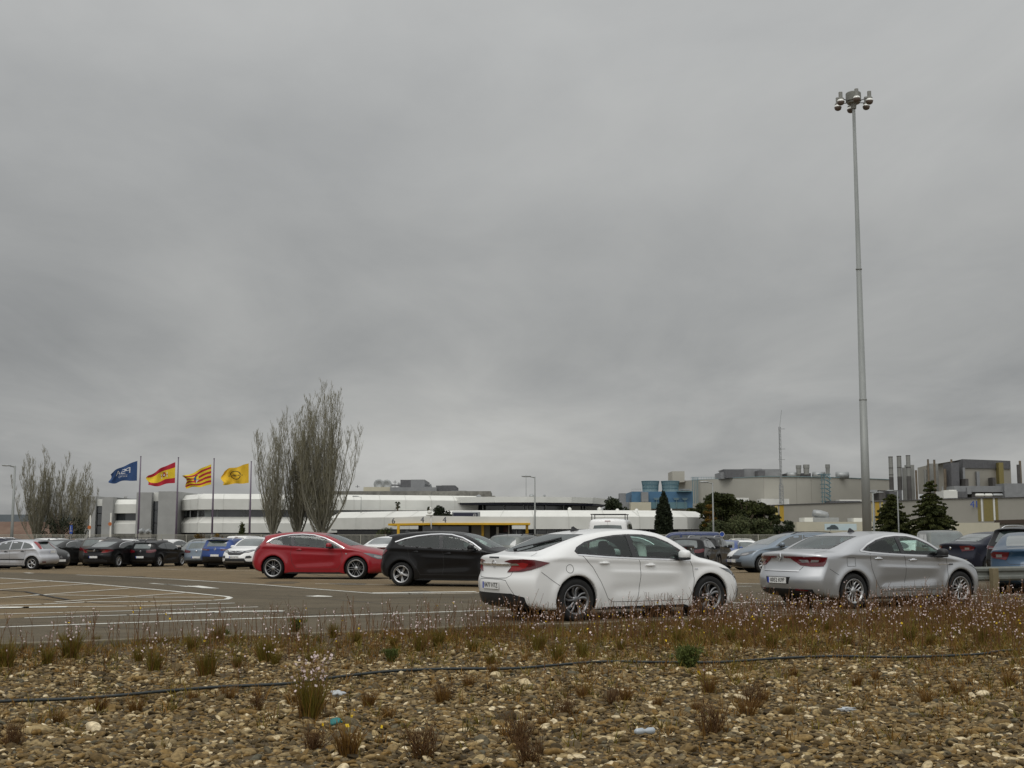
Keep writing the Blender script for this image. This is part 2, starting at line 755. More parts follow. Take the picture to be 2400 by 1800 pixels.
def side_frame(sp, sgn):
    return Frame((0, sgn * (sp['hw'] + 0.12), 0), (1, 0, 0), (0, 0, 1), (0, -sgn, 0))


def corner_frame(sp, sgn, rear=True, ang=45):
    c, sn = math.cos(R(ang)), math.sin(R(ang))
    if rear:
        O = np.array((0.14, sgn * (sp['hw'] - 0.10), 0.0))
        n = np.array((-c, sgn * sn, 0))
        U = np.array((sn, sgn * c, 0))
    else:
        O = np.array((sp['L'] - 0.22, sgn * (sp['hw'] - 0.12), 0.0))
        n = np.array((c, sgn * sn, 0))
        U = np.array((-sn, sgn * c, 0))
    return Frame(O + n * 0.5, U, (0, 0, 1), -n)


def glass_frame(a, b):
    """a, b = (x, z) of the lower and upper edge of a screen on the centre line"""
    V = np.array((b[0] - a[0], 0, b[1] - a[1]), float)
    V /= np.linalg.norm(V)
    n = np.array((V[2], 0, -V[0]))
    if n[2] < 0:
        n = -n
    O = np.array((a[0], 0, a[1]), float) + n * 0.35
    return Frame(O, (0, 1, 0), V, -n)


def patch(B, mb, fr, poly, off=0.005, h=0.05, hole=None, skirt=0.012):
    """lay the outline on the body as a thin raised skin"""
    P = resample(poly, h * 0.6)
    n0 = len(P)
    pts = [Vector(p) for p in P]
    edges = [(i, (i + 1) % n0) for i in range(n0)]
    if hole is not None:
        H = resample(hole, h * 0.6)
        m0 = len(H)
        pts += [Vector(p) for p in H]
        edges += [(n0 + i, n0 + (i + 1) % m0) for i in range(m0)]
    lo, hi = P.min(0), P.max(0)
    gx, gy = np.meshgrid(np.arange(lo[0], hi[0], h), np.arange(lo[1], hi[1], h * 0.8))
    g = np.stack([gx.ravel(), gy.ravel()], 1)
    if len(g):
        m = in_poly(inset(P, h * 0.4), g[:, 0], g[:, 1]) & in_poly(P, g[:, 0], g[:, 1])
        if hole is not None:
            m &= ~in_poly(inset(H, -h * 0.4), g[:, 0], g[:, 1])
        pts += [Vector(p) for p in g[m]]
    vo, eo, fo, *_ = delaunay_2d_cdt(pts, edges, [], 1 if hole is None else 0, 1e-5)
    vo = np.array([tuple(v) for v in vo])
    fo = [f for f in fo]
    cen = np.array([vo[list(f)].mean(0) for f in fo])
    keep = in_poly(P, cen[:, 0], cen[:, 1])
    if hole is not None:
        keep &= ~in_poly(H, cen[:, 0], cen[:, 1])
    fo = [f for f, k in zip(fo, keep) if k]
    P3 = B.trace(fr.at(vo), fr.D[None, :])
    gN = B.grad(P3[:, 0], P3[:, 1], P3[:, 2])
    gN /= np.maximum(np.linalg.norm(gN, axis=1, keepdims=True), 1e-9)
    gN[(gN @ -fr.D) < 0.05] = -fr.D
    top = P3 + gN * off
    # orient
    f0 = fo[0]
    nn = np.cross(top[f0[1]] - top[f0[0]], top[f0[2]] - top[f0[0]])
    flip = nn @ -fr.D < 0
    fo = [tuple(f)[::-1] if flip else tuple(f) for f in fo]
    mb.add(top, fo)
    if skirt:
        Bd = B.trace(fr.at(P), fr.D[None, :])
        g2 = B.grad(Bd[:, 0], Bd[:, 1], Bd[:, 2])
        g2 /= np.maximum(np.linalg.norm(g2, axis=1, keepdims=True), 1e-9)
        g2[(g2 @ -fr.D) < 0.05] = -fr.D
        a = Bd + g2 * off
        b = Bd - g2 * skirt
        n = len(P)
        mb.add(np.concatenate([a, b]), [(i, (i + 1) % n, n + (i + 1) % n, n + i) for i in range(n)])
    return mb


def seam(B, mb, fr, line, w=0.008, off=0.0015, closed=False):
    P = resample(line, 0.04, closed)
    if closed:
        P = np.vstack([P, P[:1]])
    t = np.gradient(P, axis=0)
    t /= np.linalg.norm(t, axis=1, keepdims=True) + 1e-9
    n = np.stack([-t[:, 1], t[:, 0]], 1) * w / 2
    out = []
    for Q in (P + n, P - n):
        q = B.trace(fr.at(Q), fr.D[None, :])
        g = B.grad(q[:, 0], q[:, 1], q[:, 2])
        g /= np.maximum(np.linalg.norm(g, axis=1, keepdims=True), 1e-9)
        out.append(q + g * off)
    k = len(P)
    mb.add(np.concatenate(out), [(i, i + 1, k + i + 1, k + i) for i in range(k - 1)])
    return mb


def blob(mb, c, r, sx=12, sy=8, p=0.75):
    """rounded box / ellipsoid"""
    V, Fc = [], []
    for i in range(sy + 1):
        th = math.pi * i / sy - math.pi / 2
        for k in range(sx):
            ph = 2 * math.pi * k / sx
            f = lambda v: math.copysign(abs(v) ** p, v)
            V.append((c[0] + r[0] * f(math.cos(th)) * f(math.cos(ph)), c[1] + r[1] * f(math.cos(th)) * f(math.sin(ph)), c[2] + r[2] * f(math.sin(th))))
    for i in range(sy):
        for k in range(sx):
            Fc.append((i * sx + k, i * sx + (k + 1) % sx, (i + 1) * sx + (k + 1) % sx, (i + 1) * sx + k))
    return mb.add(V, Fc)


M_tyre = mat('tyre_rubber', (0.011, 0.011, 0.011), 0.9, var=0.3, vscale=9)
M_rim = mat('alloy', (0.42, 0.42, 0.42), 0.34, 0.85, var=0.12, vscale=6)
M_rimdark = mat('dark_alloy', (0.035, 0.035, 0.037), 0.45, 0.5)
M_black = mat('black_trim', (0.018, 0.018, 0.02), 0.5, var=0.2)
M_under = mat('underbody', (0.008, 0.008, 0.008), 0.95)
M_frit = mat('glass_edge', (0.008, 0.008, 0.01), 0.12, coat=0.5)
M_chrome = mat('chrome', (0.75, 0.75, 0.76), 0.14, 1.0)
M_seam = mat('seam_shadow_gap', (0.03, 0.03, 0.03), 0.9)
M_lampred = mat('red_lamp', (0.095, 0.004, 0.008), 0.12, coat=.6, var=0.35, vscale=9)
M_lampbright = mat('bright_red_lamp', (0.26, 0.008, 0.010), 0.12, coat=.6)
M_lampclear = mat('clear_lamp', (0.30, 0.29, 0.29), 0.15, 0.5, coat=.6)
M_lampdark = mat('dark_lamp', (0.10, 0.11, 0.12), 0.10, 0.3, coat=1.0)
M_plate = mat('plate_white', (0.72, 0.72, 0.70), 0.4, var=0.06, vscale=12)
M_plateblue = mat('plate_blue', (0.02, 0.06, 0.40), 0.4)
M_platetext = mat('plate_black', (0.01, 0.01, 0.01), 0.5)
M_seat = mat('seat_cloth', (0.035, 0.035, 0.04), 0.85)
M_glass = glass_mat('window_glass', (0.80, 0.96, 0.90))
M_privacy = glass_mat('privacy_glass', (0.30, 0.36, 0.34))
M_tinted = glass_mat('tinted_glass', (0.42, 0.50, 0.47))
M_opaq = mat('dark_glass', (0.016, 0.022, 0.022), 0.04, coat=1.0, var=0.5, vscale=2.5, spec=0.8)
M_opaq2 = mat('screen_glass', (0.045, 0.062, 0.06), 0.05, coat=1.0, var=0.5, vscale=2.0, spec=0.9)


def wheel_meshes(kind, R_, w=0.225, rr=0.235, metal=None, back=None):
    """outer face towards +y; returns tyre, rim, brake meshes"""
    metal = metal or M_rim
    t = MB()
    t.lathe([(rr, -w / 2), (rr + 0.02, -w / 2 - 0.008), (R_ - 0.03, -w / 2 - 0.008), (R_ - 0.008, -w / 2 + 0.02), (R_, -w / 4), (R_, w / 4),
             (R_ - 0.008, w / 2 - 0.02), (R_ - 0.03, w / 2 + 0.006), (rr + 0.06, w / 2 + 0.012), (rr + 0.015, w / 2 + 0.004), (rr - 0.004, w / 2 - 0.01)], 40, axis='y')
    tyre = t.mesh('wheel', M_tyre, True)
    r = MB()
    r.lathe([(rr - 0.035, w / 2 - 0.05), (rr - 0.028, w / 2 - 0.016), (rr - 0.008, w / 2 - 0.004), (rr + 0.006, w / 2 + 0.004), (rr + 0.008, w / 2 - 0.01)], 40, axis='y')
    r.lathe([(0.0, w / 2 - 0.018), (0.03, w / 2 - 0.018), (0.055, w / 2 - 0.024), (0.07, w / 2 - 0.06)], 20, axis='y')

    def spoke(a0, a1, w0, w1, r0=0.05, r1=None, bow=0.0, th=0.03):
        r1 = r1 or rr - 0.02
        V, Fc = [], []
        n = 6
        for i in range(n + 1):
            s_ = i / n
            ra = r0 + (r1 - r0) * s_
            a = a0 + (a1 - a0) * s_ + bow * math.sin(math.pi * s_)
            ww = (w0 + (w1 - w0) * s_) / 2
            yo = w / 2 - 0.022 - 0.02 * math.sin(math.pi * s_) * 0.6 + 0.01 * s_
            cx, cz = math.cos(a), math.sin(a)
            for sg, dy in ((-1, -0.010), (0, 0.0), (1, -0.010), (1, -th), (-1, -th)):
                V.append((cx * ra - cz * sg * ww, yo + dy, cz * ra + cx * sg * ww))
        for i in range(n):
            for k in range(5):
                k2 = (k + 1) % 5
                Fc.append((i * 5 + k, (i + 1) * 5 + k, (i + 1) * 5 + k2, i * 5 + k2))
        r.add(V, Fc)
    T = 2 * math.pi
    if kind == 'swirl5':           # five groups of two broad curved blades
        for k in range(5):
            a = T * k / 5 + 0.3
            spoke(a - 0.18, a + 0.02, 0.030, 0.045, bow=-0.10)
            spoke(a + 0.30, a + 0.50, 0.030, 0.078, bow=-0.12)
    elif kind == 'y5':             # five forked spokes
        for k in range(5):
            a = T * k / 5 + 0.25
            spoke(a, a, 0.05, 0.045, r1=0.12)
            spoke(a - 0.02, a - 0.26, 0.035, 0.035, r0=0.10)
            spoke(a + 0.02, a + 0.26, 0.035, 0.035, r0=0.10)
            spoke(a + 0.63, a + 0.63, 0.02, 0.022)
    elif kind == 'twin5':
        for k in range(5):
            a = T * k / 5 + 0.5
            spoke(a - 0.16, a - 0.10, 0.026, 0.034)
            spoke(a + 0.16, a + 0.10, 0.026, 0.034)
    elif kind == 'loop6':          # thin bright loops on a dark wheel
        for k in range(6):
            a = T * k / 6 + 0.2
            spoke(a - 0.05, a - 0.36, 0.010, 0.011, bow=-0.10, r0=0.04)
            spoke(a + 0.05, a + 0.36, 0.010, 0.011, bow=0.10, r0=0.04)
    elif kind == 'five':
        for k in range(5):
            a = T * k / 5 + 0.31
            spoke(a, a, 0.055, 0.045)
    elif kind == 'eight':
        for k in range(8):
            a = T * k / 8 + 0.2
            spoke(a, a, 0.05, 0.10)
    else:                          # multi
        for k in range(10):
            a = T * k / 10 + 0.1
            spoke(a, a, 0.03, 0.04)
    rim = r.mesh('rim', metal, True)
    b = MB()
    b.lathe([(rr - 0.034, w / 2 - 0.03), (rr - 0.04, -w / 2 + 0.02), (0.0, -w / 2 + 0.03)], 24, axis='y')
    b.lathe([(0.0, w / 2 - 0.085), (0.15, w / 2 - 0.085), (0.15, w / 2 - 0.105), (0, w / 2 - 0.105)], 24, axis='y')
    brake = b.mesh('brake_disc', M_rimdark, False)
    return tyre, rim, brake


class CarType:
    """meshes of one kind of car, in car space with the middle of its footprint as origin"""

    def __init__(s, sp):
        s.sp = sp
        s.items = []           # (name, mesh, role, parent index or None)
        B = s.B = Body(sp)
        near = sp.get('near', False)
        h = sp.get('h', 0.03)
        P, Fa, Nn = B.surface(h)
        s.dx = -sp['L'] / 2
        cen = P[Fa].mean(1)
        fn = Nn[Fa].mean(1)
        hole = np.zeros(len(Fa), bool)
        sides = sp['windows']                         # list of (name, polygon) in side view
        if near:
            for poly in sides:
                ip = inset(resample(poly, 0.03), 0.024)
                hole |= in_poly(ip, cen[:, 0], cen[:, 2]) & (np.abs(fn[:, 1]) > 0.45) & (np.abs(cen[:, 1]) > 0.3)
            for key in ('screen', 'rear_glass'):
                if key in sp:
                    a, b, wa, wb, wm = sp[key]
                    fr = glass_frame(a, b)
                    H = math.dist(a, b)
                    rel = cen - fr.O
                    u, v = rel @ fr.U, rel @ fr.V
                    ip = inset(resample(s.glass_poly(H, wa, wb, wm), 0.04), 0.028)
                    hole |= in_poly(ip, u, v) & ((fn @ -fr.D) > 0.4) & (cen[:, 2] > min(a[1], b[1]) - 0.2)
        cls = np.zeros(len(Fa), int)
        doors = sp.get('doors', [])
        for i, dp in enumerate(doors):
            m = in_poly(np.array(dp), cen[:, 0], cen[:, 2]) & (np.abs(fn[:, 1]) > 0.3) & (np.abs(cen[:, 1]) > 0.5)
            cls[m & (cen[:, 1] < 0)] = 10 + 2 * i
            cls[m & (cen[:, 1] > 0)] = 11 + 2 * i
        if 'clad' in sp:
            cls[(cen[:, 2] < sp['clad']) | ((cls == 0) & (np.minimum(np.hypot(cen[:, 0] - sp['xr'], cen[:, 2] - sp['R']), np.hypot(cen[:, 0] - sp['xf'], cen[:, 2] - sp['R'])) < sp['Ra'] + 0.06))] = 1
        if 'bonnet' in sp:
            xb = sp['bonnet']
            m = (cen[:, 0] > xb[0]) & (cen[:, 0] < xb[1]) & (fn[:, 2] > 0.5) & (np.abs(cen[:, 1]) < sp['hw'] - 0.2)
            cls[m] = 2
        cls[hole] = -1
        s.index = {}

        def sub(c, name, role, parent=None):
            f = Fa[cls == c]
            if not len(f):
                return None
            used, inv = np.unique(f, return_inverse=True)
            me = npmesh(name, P[used] + [s.dx, 0, 0], inv.reshape(f.shape), s.rolemat(role), True)
            me.normals_split_custom_set_from_vertices(Nn[used].tolist())
            return s.add(name, me, role, parent)
        sub(0, 'body', 'paint')
        sub(1, 'lower_cladding', 'clad')
        sub(2, 'bonnet', 'paint')
        for i in range(len(doors)):
            for sd in (0, 1):
                s.index[('door', i, 1 if sd else -1)] = sub(10 + 2 * i + sd, 'door', 'paint')
        s.trims()

    @staticmethod
    def glass_poly(H, wa, wb, wm):
        """rounded trapezium: half width wa below, wb above, edges bowed by wm"""
        n = 12
        P = []
        for i in range(n + 1):
            t = -1 + 2 * i / n
            P.append((wa * t, -wm[0] * t * t))
        for i in range(n + 1):
            t = 1 - 2 * i / n
            P.append((wb * t, H - wm[1] * t * t))
        return chaikin(P, 1)

    def rolemat(s, role):
        return {'paint': MATS.get('paint_default') or paint('default', (0.5, 0.5, 0.5)), 'clad': M_black}.get(role, role if not isinstance(role, str) else M_black)

    def add(s, name, me, role, parent=None):
        s.items.append((name, me, role, parent))
        return len(s.items) - 1

    def addmb(s, mb, name, m, parent=None, smooth=True, role=None):
        if not mb.n:
            return None
        for v in mb.v:
            v += np.array([s.dx, 0, 0])
        me = mb.mesh(name, m, smooth)
        return s.add(name, me, role or m, parent)

    def trims(s):
        sp, B = s.sp, s.B
        if sp.get('near'):
            # dark pillar between the side windows
            w0, w1 = sp['windows'][:2]
            mx = max(p[0] for p in w0)
            r0 = sorted([p for p in w0 if p[0] > mx - .12], key=lambda p: -p[1])
            mn = min(p[0] for p in w1)
            l1 = sorted([p for p in w1 if p[0] < mn + .12], key=lambda p: -p[1])
            a, b, c, d = r0[0], l1[0], l1[-1], r0[-1]
            quad_ = [(a[0] - .045, a[1] - .008), (b[0] + .05, b[1] - .008), (c[0] + .05, c[1] + .012), (d[0] - .045, d[1] + .012)]
            for sg in (-1, 1):
                s.addmb(patch(B, MB(), side_frame(sp, sg), quad_, .0065, .05), 'pillar_trim', M_frit)
        near = sp.get('near', False)
        h = 0.05 if near else 0.09
        hw = sp['hw']
        # side windows
        for sg in (-1, 1):
            fr = side_frame(sp, sg)
            for i, poly in enumerate(sp['windows']):
                par = s.index.get(('door', sp.get('win_door', list(range(9)))[i], sg)) if sp.get('doors') else None
                rp = resample(poly, 0.04)
                if near:
                    ip = inset(rp, 0.03)
                    fi = s.addmb(patch(B, MB(), fr, rp, 0.004, h, hole=ip), 'window_frame', M_frit)
                    priv = i in sp.get('privacy', ())
                    s.addmb(patch(B, MB(), fr, inset(rp, 0.027), 0.001, h, skirt=0), 'window', M_privacy if priv else sp.get('glass', M_glass))
                else:
                    s.addmb(patch(B, MB(), fr, rp, 0.004, h), 'window', M_opaq)
        for key, nm in (('screen', 'windscreen'), ('rear_glass', 'rear_window')):
            if key not in sp:
                continue
            a, b, wa, wb, wm = sp[key]
            fr = glass_frame(a, b)
            gp = resample(s.glass_poly(math.dist(a, b), wa, wb, wm), 0.04)
            if near:
                ip = inset(gp, 0.035)
                s.addmb(patch(B, MB(), fr, gp, 0.004, h, hole=ip), 'window_frame', M_frit)
                s.addmb(patch(B, MB(), fr, inset(gp, 0.033), 0.002, h, skirt=0), nm, M_privacy if (key == 'rear_glass') else M_glass)
            else:
                s.addmb(patch(B, MB(), fr, gp, 0.004, h), nm, M_opaq2)
        # extra laid-on trims: (name, material, frame spec, polygon, offset, both sides, parent)
        for it in sp.get('patches', []):
            nm, m, fk, poly, off = it[:5]
            for sg in ((-1, 1) if fk[0] in ('side', 'rc', 'fc') and (len(it) < 6) else (it[5] if len(it) > 5 else -1,)):
                fr = s.frame(fk, sg)
                s.addmb(patch(B, MB(), fr, poly, off, min(h, 0.05)), nm, m)
        sm = MB()
        for it in sp.get('seams', []):
            fk, line, closed = it
            for sg in ((-1, 1) if fk[0] in ('side', 'rc', 'fc') else (-1,)):
                seam(B, sm, s.frame(fk, sg), line, closed=closed)
        s.addmb(sm, 'panel_gap', M_seam, smooth=False)
        for it in sp.get('chrome', []):
            fk, line, w = it
            for sg in (-1, 1):
                s.addmb(seam(B, MB(), s.frame(fk, sg), line, w=w, off=0.007), 'chrome_strip', M_chrome, smooth=False)
        # handles
        for (x, z) in sp.get('handles', []):
            for sg in (-1, 1):
                hm = MB()
                q = B.trace(np.array([[x, sg * (hw + 0.1), z]]), np.array([[0, -sg, 0.0]]))[0]
                blob(hm, (x, q[1] + sg * 0.018, z), (0.105, 0.014, 0.016), 12, 6, 0.7)
                blob(hm, (x + 0.02, q[1] + sg * 0.004, z + 0.012), (0.055, 0.006, 0.028), 12, 6, 0.7)
                s.addmb(hm, 'door_handle', sp.get('handle_mat', MATS['paint_default']), role=sp.get('handle_role', 'paint'))
        # mirrors
        if 'mirror' in sp:
            x, z = sp['mirror']
            for sg in (-1, 1):
                q = B.trace(np.array([[x, sg * (hw + 0.1), z]]), np.array([[0, -sg, 0.0]]))[0]
                mm = MB()
                blob(mm, (x - 0.02, q[1] + sg * 0.135, z + 0.055), (0.085, 0.115, 0.08), 16, 10, 0.72)
                mr = sp.get('mirror_role', 'paint')
                mi = s.addmb(mm, 'mirror', MATS['paint_default'] if mr == 'paint' else mr, role=mr)
                ms = MB()
                blob(ms, (x - 0.01, q[1] + sg * 0.05, z - 0.015), (0.06, 0.11, 0.03), 12, 6, 0.8)
                blob(ms, (x - 0.02, q[1] + sg * 0.135, z - 0.005), (0.087, 0.117, 0.032), 12, 6, 0.75)
                s.addmb(ms, 'mirror_base', M_black, parent=mi)
        # wheel housings and floor
        ub = MB()
        for xw in (sp['xr'], sp['xf']):
            for sg in (-1, 1):
                n = 24
                V, Fc = [], []
                ra = sp['Ra'] - 0.006
                for k in range(n + 1):
                    t = -0.35 + (math.pi + 0.7) * k / n
                    for yy in (hw - 0.055, hw - 0.40):
                        V.append((xw + ra * math.cos(t), sg * yy, sp['R'] + ra * math.sin(t)))
                for k in range(n):
                    Fc.append((2 * k, 2 * k + 1, 2 * k + 3, 2 * k + 2))
                ub.add(V, Fc)
                ub.add([(xw + ra * math.cos(2 * math.pi * k / 20), sg * (hw - 0.40), sp['R'] + ra * math.sin(2 * math.pi * k / 20)) for k in range(20)], [tuple(range(20))])
        ub.box(sp['xr'] - 0.5, sp['xf'] + 0.45, -hw + 0.42, hw - 0.42, 0.16, 0.42)
        ub.box(sp['xr'] + sp['Ra'] + 0.02, sp['xf'] - sp['Ra'] - 0.02, -hw + 0.06, hw - 0.06, 0.17, 0.40)
        if near:
            ub.box(0.5, sp['L'] - 0.6, -hw + 0.16, hw - 0.16, 0.42, 0.5)
        s.addmb(ub, 'underbody', M_under, smooth=False)
        if near:
            s.cabin()
        for fn in sp.get('extra', []):
            fn(s)
        # wheels
        s.wm = sp['wheel_meshes']
        if sp.get('plate_r'):
            s.plate(sp['plate_r'], True, sp.get('plate_text'))
        if sp.get('plate_f'):
            s.plate(sp['plate_f'], False, sp.get('plate_text_f'))

    def frame(s, fk, sg):
        sp = s.sp
        k = fk[0]
        if k == 'side':
            return side_frame(sp, sg)
        if k == 'rc':
            return corner_frame(sp, sg, True, *fk[1:])
        if k == 'fc':
            return corner_frame(sp, sg, False, *fk[1:])
        if k == 'rear':
            return Frame((-0.4, 0, 0), (0, -1, 0), (0, 0, 1), (1, 0, 0))
        if k == 'front':
            return Frame((sp['L'] + 0.4, 0, 0), (0, 1, 0), (0, 0, 1), (-1, 0, 0))
        if k == 'top':
            return Frame((0, 0, 2.6), (1, 0, 0), (0, 1, 0), (0, 0, -1))
        raise KeyError(k)

    def plate(s, zc, rear, txt):
        sp, B = s.sp, s.B
        sg = -1 if rear else 1
        x0 = -0.4 if rear else sp['L'] + 0.4
        yo = sp.get('plate_y', 0.0) if rear else 0.0
        q = B.trace(np.array([[x0, yo, zc], [x0, yo, zc + 0.05], [x0, yo, zc - 0.05]]), np.array([[-sg, 0, 0.0]]))
        xx = (q[:, 0].min() if rear else q[:, 0].max()) + sg * 0.004
        m = MB()
        m.box(min(xx, xx + sg * 0.012), max(xx, xx + sg * 0.012), yo - 0.26, yo + 0.26, zc - 0.056, zc + 0.056)
        pi_ = s.addmb(m, 'number_plate', M_plate, smooth=False)
        xo = xx + sg * 0.0145
        b = MB()
        sy = -1 if rear else 1      # reading direction
        ya, yb = yo - sy * 0.258, yo - sy * 0.218
        b.box(min(xo, xo - sg * 0.004), max(xo, xo - sg * 0.004), min(ya, yb), max(ya, yb), zc - 0.052, zc + 0.052)
        s.addmb(b, 'plate_band', M_plateblue, parent=pi_, smooth=False)
        if txt:
            me = text_mesh(txt, 0.105, 'plate_characters', M_platetext, 0.0015, 0.98)
            mt = Matrix(((0, 0, sg, xo + s.dx), (sy, 0, 0, yo + sy * 0.022), (0, 1, 0, zc), (0, 0, 0, 1)))
            me.transform(mt)
            s.add('plate_characters', me, M_platetext, pi_)

    def cabin(s):
        sp = s.sp
        hw = sp['hw']
        xs = sp.get('seat_x', (2.55, 1.65))
        for y in (-0.37, 0.37):
            m = MB()
            blob(m, (xs[0] - 0.27, y, 0.86), (0.085, 0.25, 0.36), 14, 10, 0.6)
            blob(m, (xs[0], y, 0.55), (0.27, 0.25, 0.09), 14, 8, 0.6)
            blob(m, (xs[0] - 0.33, y, 1.20), (0.05, 0.13, 0.085), 12, 8, 0.7)
            s.addmb(m, 'front_seat', M_seat)
        m = MB()
        blob(m, (xs[1] - 0.25, 0, 0.84), (0.09, 0.64, 0.33), 18, 10, 0.5)
        blob(m, (xs[1], 0, 0.55), (0.26, 0.64, 0.1), 18, 8, 0.5)
        for y in (-0.40, 0.40):
            blob(m, (xs[1] - 0.30, y, 1.12), (0.045, 0.13, 0.07), 12, 8, 0.7)
        s.addmb(m, 'rear_seat', M_seat)
        m = MB()
        xd = sp['dash']
        blob(m, (xd, 0, 0.84), (0.30, hw - 0.16, 0.13), 18, 8, 0.5)
        s.addmb(m, 'dashboard', M_black)
        m = MB()
        V = []
        for k in range(20):
            t = 2 * math.pi * k / 20
            V.append((xd - 0.36 + 0.07 * math.sin(t), 0.37 + 0.18 * math.cos(t), 0.93 + 0.17 * math.sin(t)))
        m.tube(V + [V[0]], 0.014, 6, False)
        s.addmb(m, 'steering_wheel', M_black)
        if sp.get('parcel'):
            m = MB()
            m.box(sp['parcel'][0], sp['parcel'][1], -hw + 0.22, hw - 0.22, sp['parcel'][2] - 0.02, sp['parcel'][2])
            s.addmb(m, 'parcel_shelf', M_seat, smooth=False)


def make_car(T, name, px, Y, heading, pt, label, cat='car', group=None, scale=(1, 1, 1), dz=0.0, skip=(), wheels=None, x=None, steer=0.0, clad=None):
    """place one car; px = picture column the centre of its footprint falls in, Y = distance"""
    xw = PX(px, Y) if x is None else x
    root = empty(name, (xw, Y, Gz(Y) + dz), R(heading), label, cat, group)
    root.scale = scale
    objs = []
    for nm, me, role, par in T.items:
        if nm in skip or (par is not None and objs[par] is None):
            objs.append(None)
            continue
        o = bpy.data.objects.new(nm, me)
        C.objects.link(o)
        o.parent = root if par is None else objs[par]
        if role == 'paint':
            o.material_slots[0].link = 'OBJECT'
            o.material_slots[0].material = pt
        elif role == 'clad' and clad is not None:
            o.material_slots[0].link = 'OBJECT'
            o.material_slots[0].material = clad
        objs.append(o)
    sp = T.sp
    wm = wheels or T.wm
    for xw_ in (sp['xr'], sp['xf']):
        for sg in (-1, 1):
            w = bpy.data.objects.new('wheel', wm[0])
            C.objects.link(w)
            w.parent = root
            w.location = (xw_ + T.dx, sg * (sp['hw'] - 0.145), sp['R'])
            rz = 0 if sg > 0 else math.pi
            if xw_ == sp['xf']:
                rz += R(steer)
            w.rotation_euler = (0, random.uniform(0, 6.28), rz)
            for nm, me in (('rim', wm[1]), ('brake_disc', wm[2])):
                o = bpy.data.objects.new(nm, me)
                C.objects.link(o)
                o.parent = w
    return root
# ---------------------------------------------------------------- car kinds
paint('default', (0.5, 0.5, 0.5))


def rear_x(s, y, z, rear=True):
    L = s.sp['L']
    q = s.B.trace(np.array([[-0.4 if rear else L + 0.4, y, z]]), np.array([[1.0 if rear else -1.0, 0, 0]]))[0]
    return q[0]


def ex_emblem(z, rear=True, r=0.055, kind='bolt', y=0.0):
    def f(s):
        x = rear_x(s, y, z, rear)
        d = -1 if rear else 1
        m = MB()
        if kind == 'bolt':
            pts = [(x + d * 0.014, y + r * math.cos(t), z + r * math.sin(t)) for t in np.linspace(0, 2 * math.pi, 25)]
            m.tube(pts, r * 0.13, 6, False)
            w = r * 0.12
            for a, b in (((-1.25, 0.12), (0.25, 0.12)), ((0.25, 0.12), (-0.25, -0.12)), ((-0.25, -0.12), (1.25, -0.12))):
                m.tube([(x + d * 0.016, y - d * -1 * a[0] * r, z + a[1] * r), (x + d * 0.016, y - d * -1 * b[0] * r, z + b[1] * r)], w, 4)
        elif kind == 'diamond':
            for k in (1.0, 0.62):
                P = [(0, 1.3 * k), (0.62 * k, 0), (0, -1.3 * k), (-0.62 * k, 0), (0, 1.3 * k)]
                m.tube([(x + d * 0.014, y + a * r, z + b * r) for a, b in P], r * 0.16, 4, False)
        else:
            m.lathe([(0, 0), (r, 0), (r, 0.01), (0, 0.01)], 20, (x + d * 0.01, y, z), 'y')
            for v in m.v:
                c = np.array((x + d * 0.01, y, z))
                q = v - c
                v[:] = c + np.stack([q[:, 1] * d, q[:, 0], q[:, 2]], 1)
        s.addmb(m, 'emblem', M_chrome)
    return f


def ex_fin(x, c=True):
    def f(s):
        z = s.B.trace(np.array([[x, 0, 2.4]]), np.array([[0, 0, -1.0]]))[0][2]
        m = MB()
        V = [(x - 0.02, 0, z + 0.085), (x - 0.045, 0, z + 0.08)]
        m.add([(x - 0.06, -0.03, z - 0.005), (x + 0.13, -0.012, z - 0.008), (x + 0.13, 0.012, z - 0.008), (x - 0.06, 0.03, z - 0.005),
               (x - 0.01, -0.004, z + 0.08), (x - 0.01, 0.004, z + 0.08), (x - 0.045, 0, z + 0.075)],
              [(0, 1, 4, 6), (1, 2, 5, 4), (2, 3, 6, 5), (0, 6, 3), (4, 5, 6), (0, 3, 2, 1)])
        s.addmb(m, 'antenna', M_black, smooth=False)
    return f


def ex_rod(x, y=0.0, ln=0.35):
    def f(s):
        z = s.B.trace(np.array([[x, y, 2.4]]), np.array([[0, 0, -1.0]]))[0][2]
        m = MB()
        m.tube([(x, y, z - 0.01), (x - 0.5 * ln, y, z + ln * 0.75)], [0.008, 0.004], 5)
        s.addmb(m, 'antenna', M_black)
    return f


def ex_wiper(pts):
    """points (x, y) above the rear glass"""
    def f(s):
        q = s.B.trace(np.array([[a, b, 2.4] for a, b in pts]), np.array([[0, 0, -1.0]]).repeat(len(pts), 0))
        m = MB()
        m.tube([Vector(p) + Vector((0, 0, 0.03)) for p in q], 0.011, 6)
        blob(m, (q[0][0], q[0][1], q[0][2] + 0.02), (0.03, 0.03, 0.025), 8, 6)
        a, b = Vector(q[-1]), Vector(q[-2])
        d = (a - b).normalized()
        m.tube([b - d * 0.02 + Vector((0, 0, 0.022)), a + d * 0.05 + Vector((0, 0, 0.022))], 0.018, 4)
        s.addmb(m, 'rear_wiper', M_black)
    return f


def ex_roofrails(x0, x1, col=None, z=None):
    def f(s):
        for sg in (-1, 1):
            y = sg * (s.sp['hw'] - 0.27)
            xs_ = np.linspace(x0, x1, 8)
            q = s.B.trace(np.array([[a, y, 2.6] for a in xs_]), np.array([[0, 0, -1.0]]).repeat(8, 0))
            P = [Vector(p) + Vector((0, 0, 0.045 if 0 < i < 7 else -0.01)) for i, p in enumerate(q)]
            m = MB()
            m.tube(P, 0.016, 6)
            s.addmb(m, 'roof_rail', col or M_chrome)
    return f


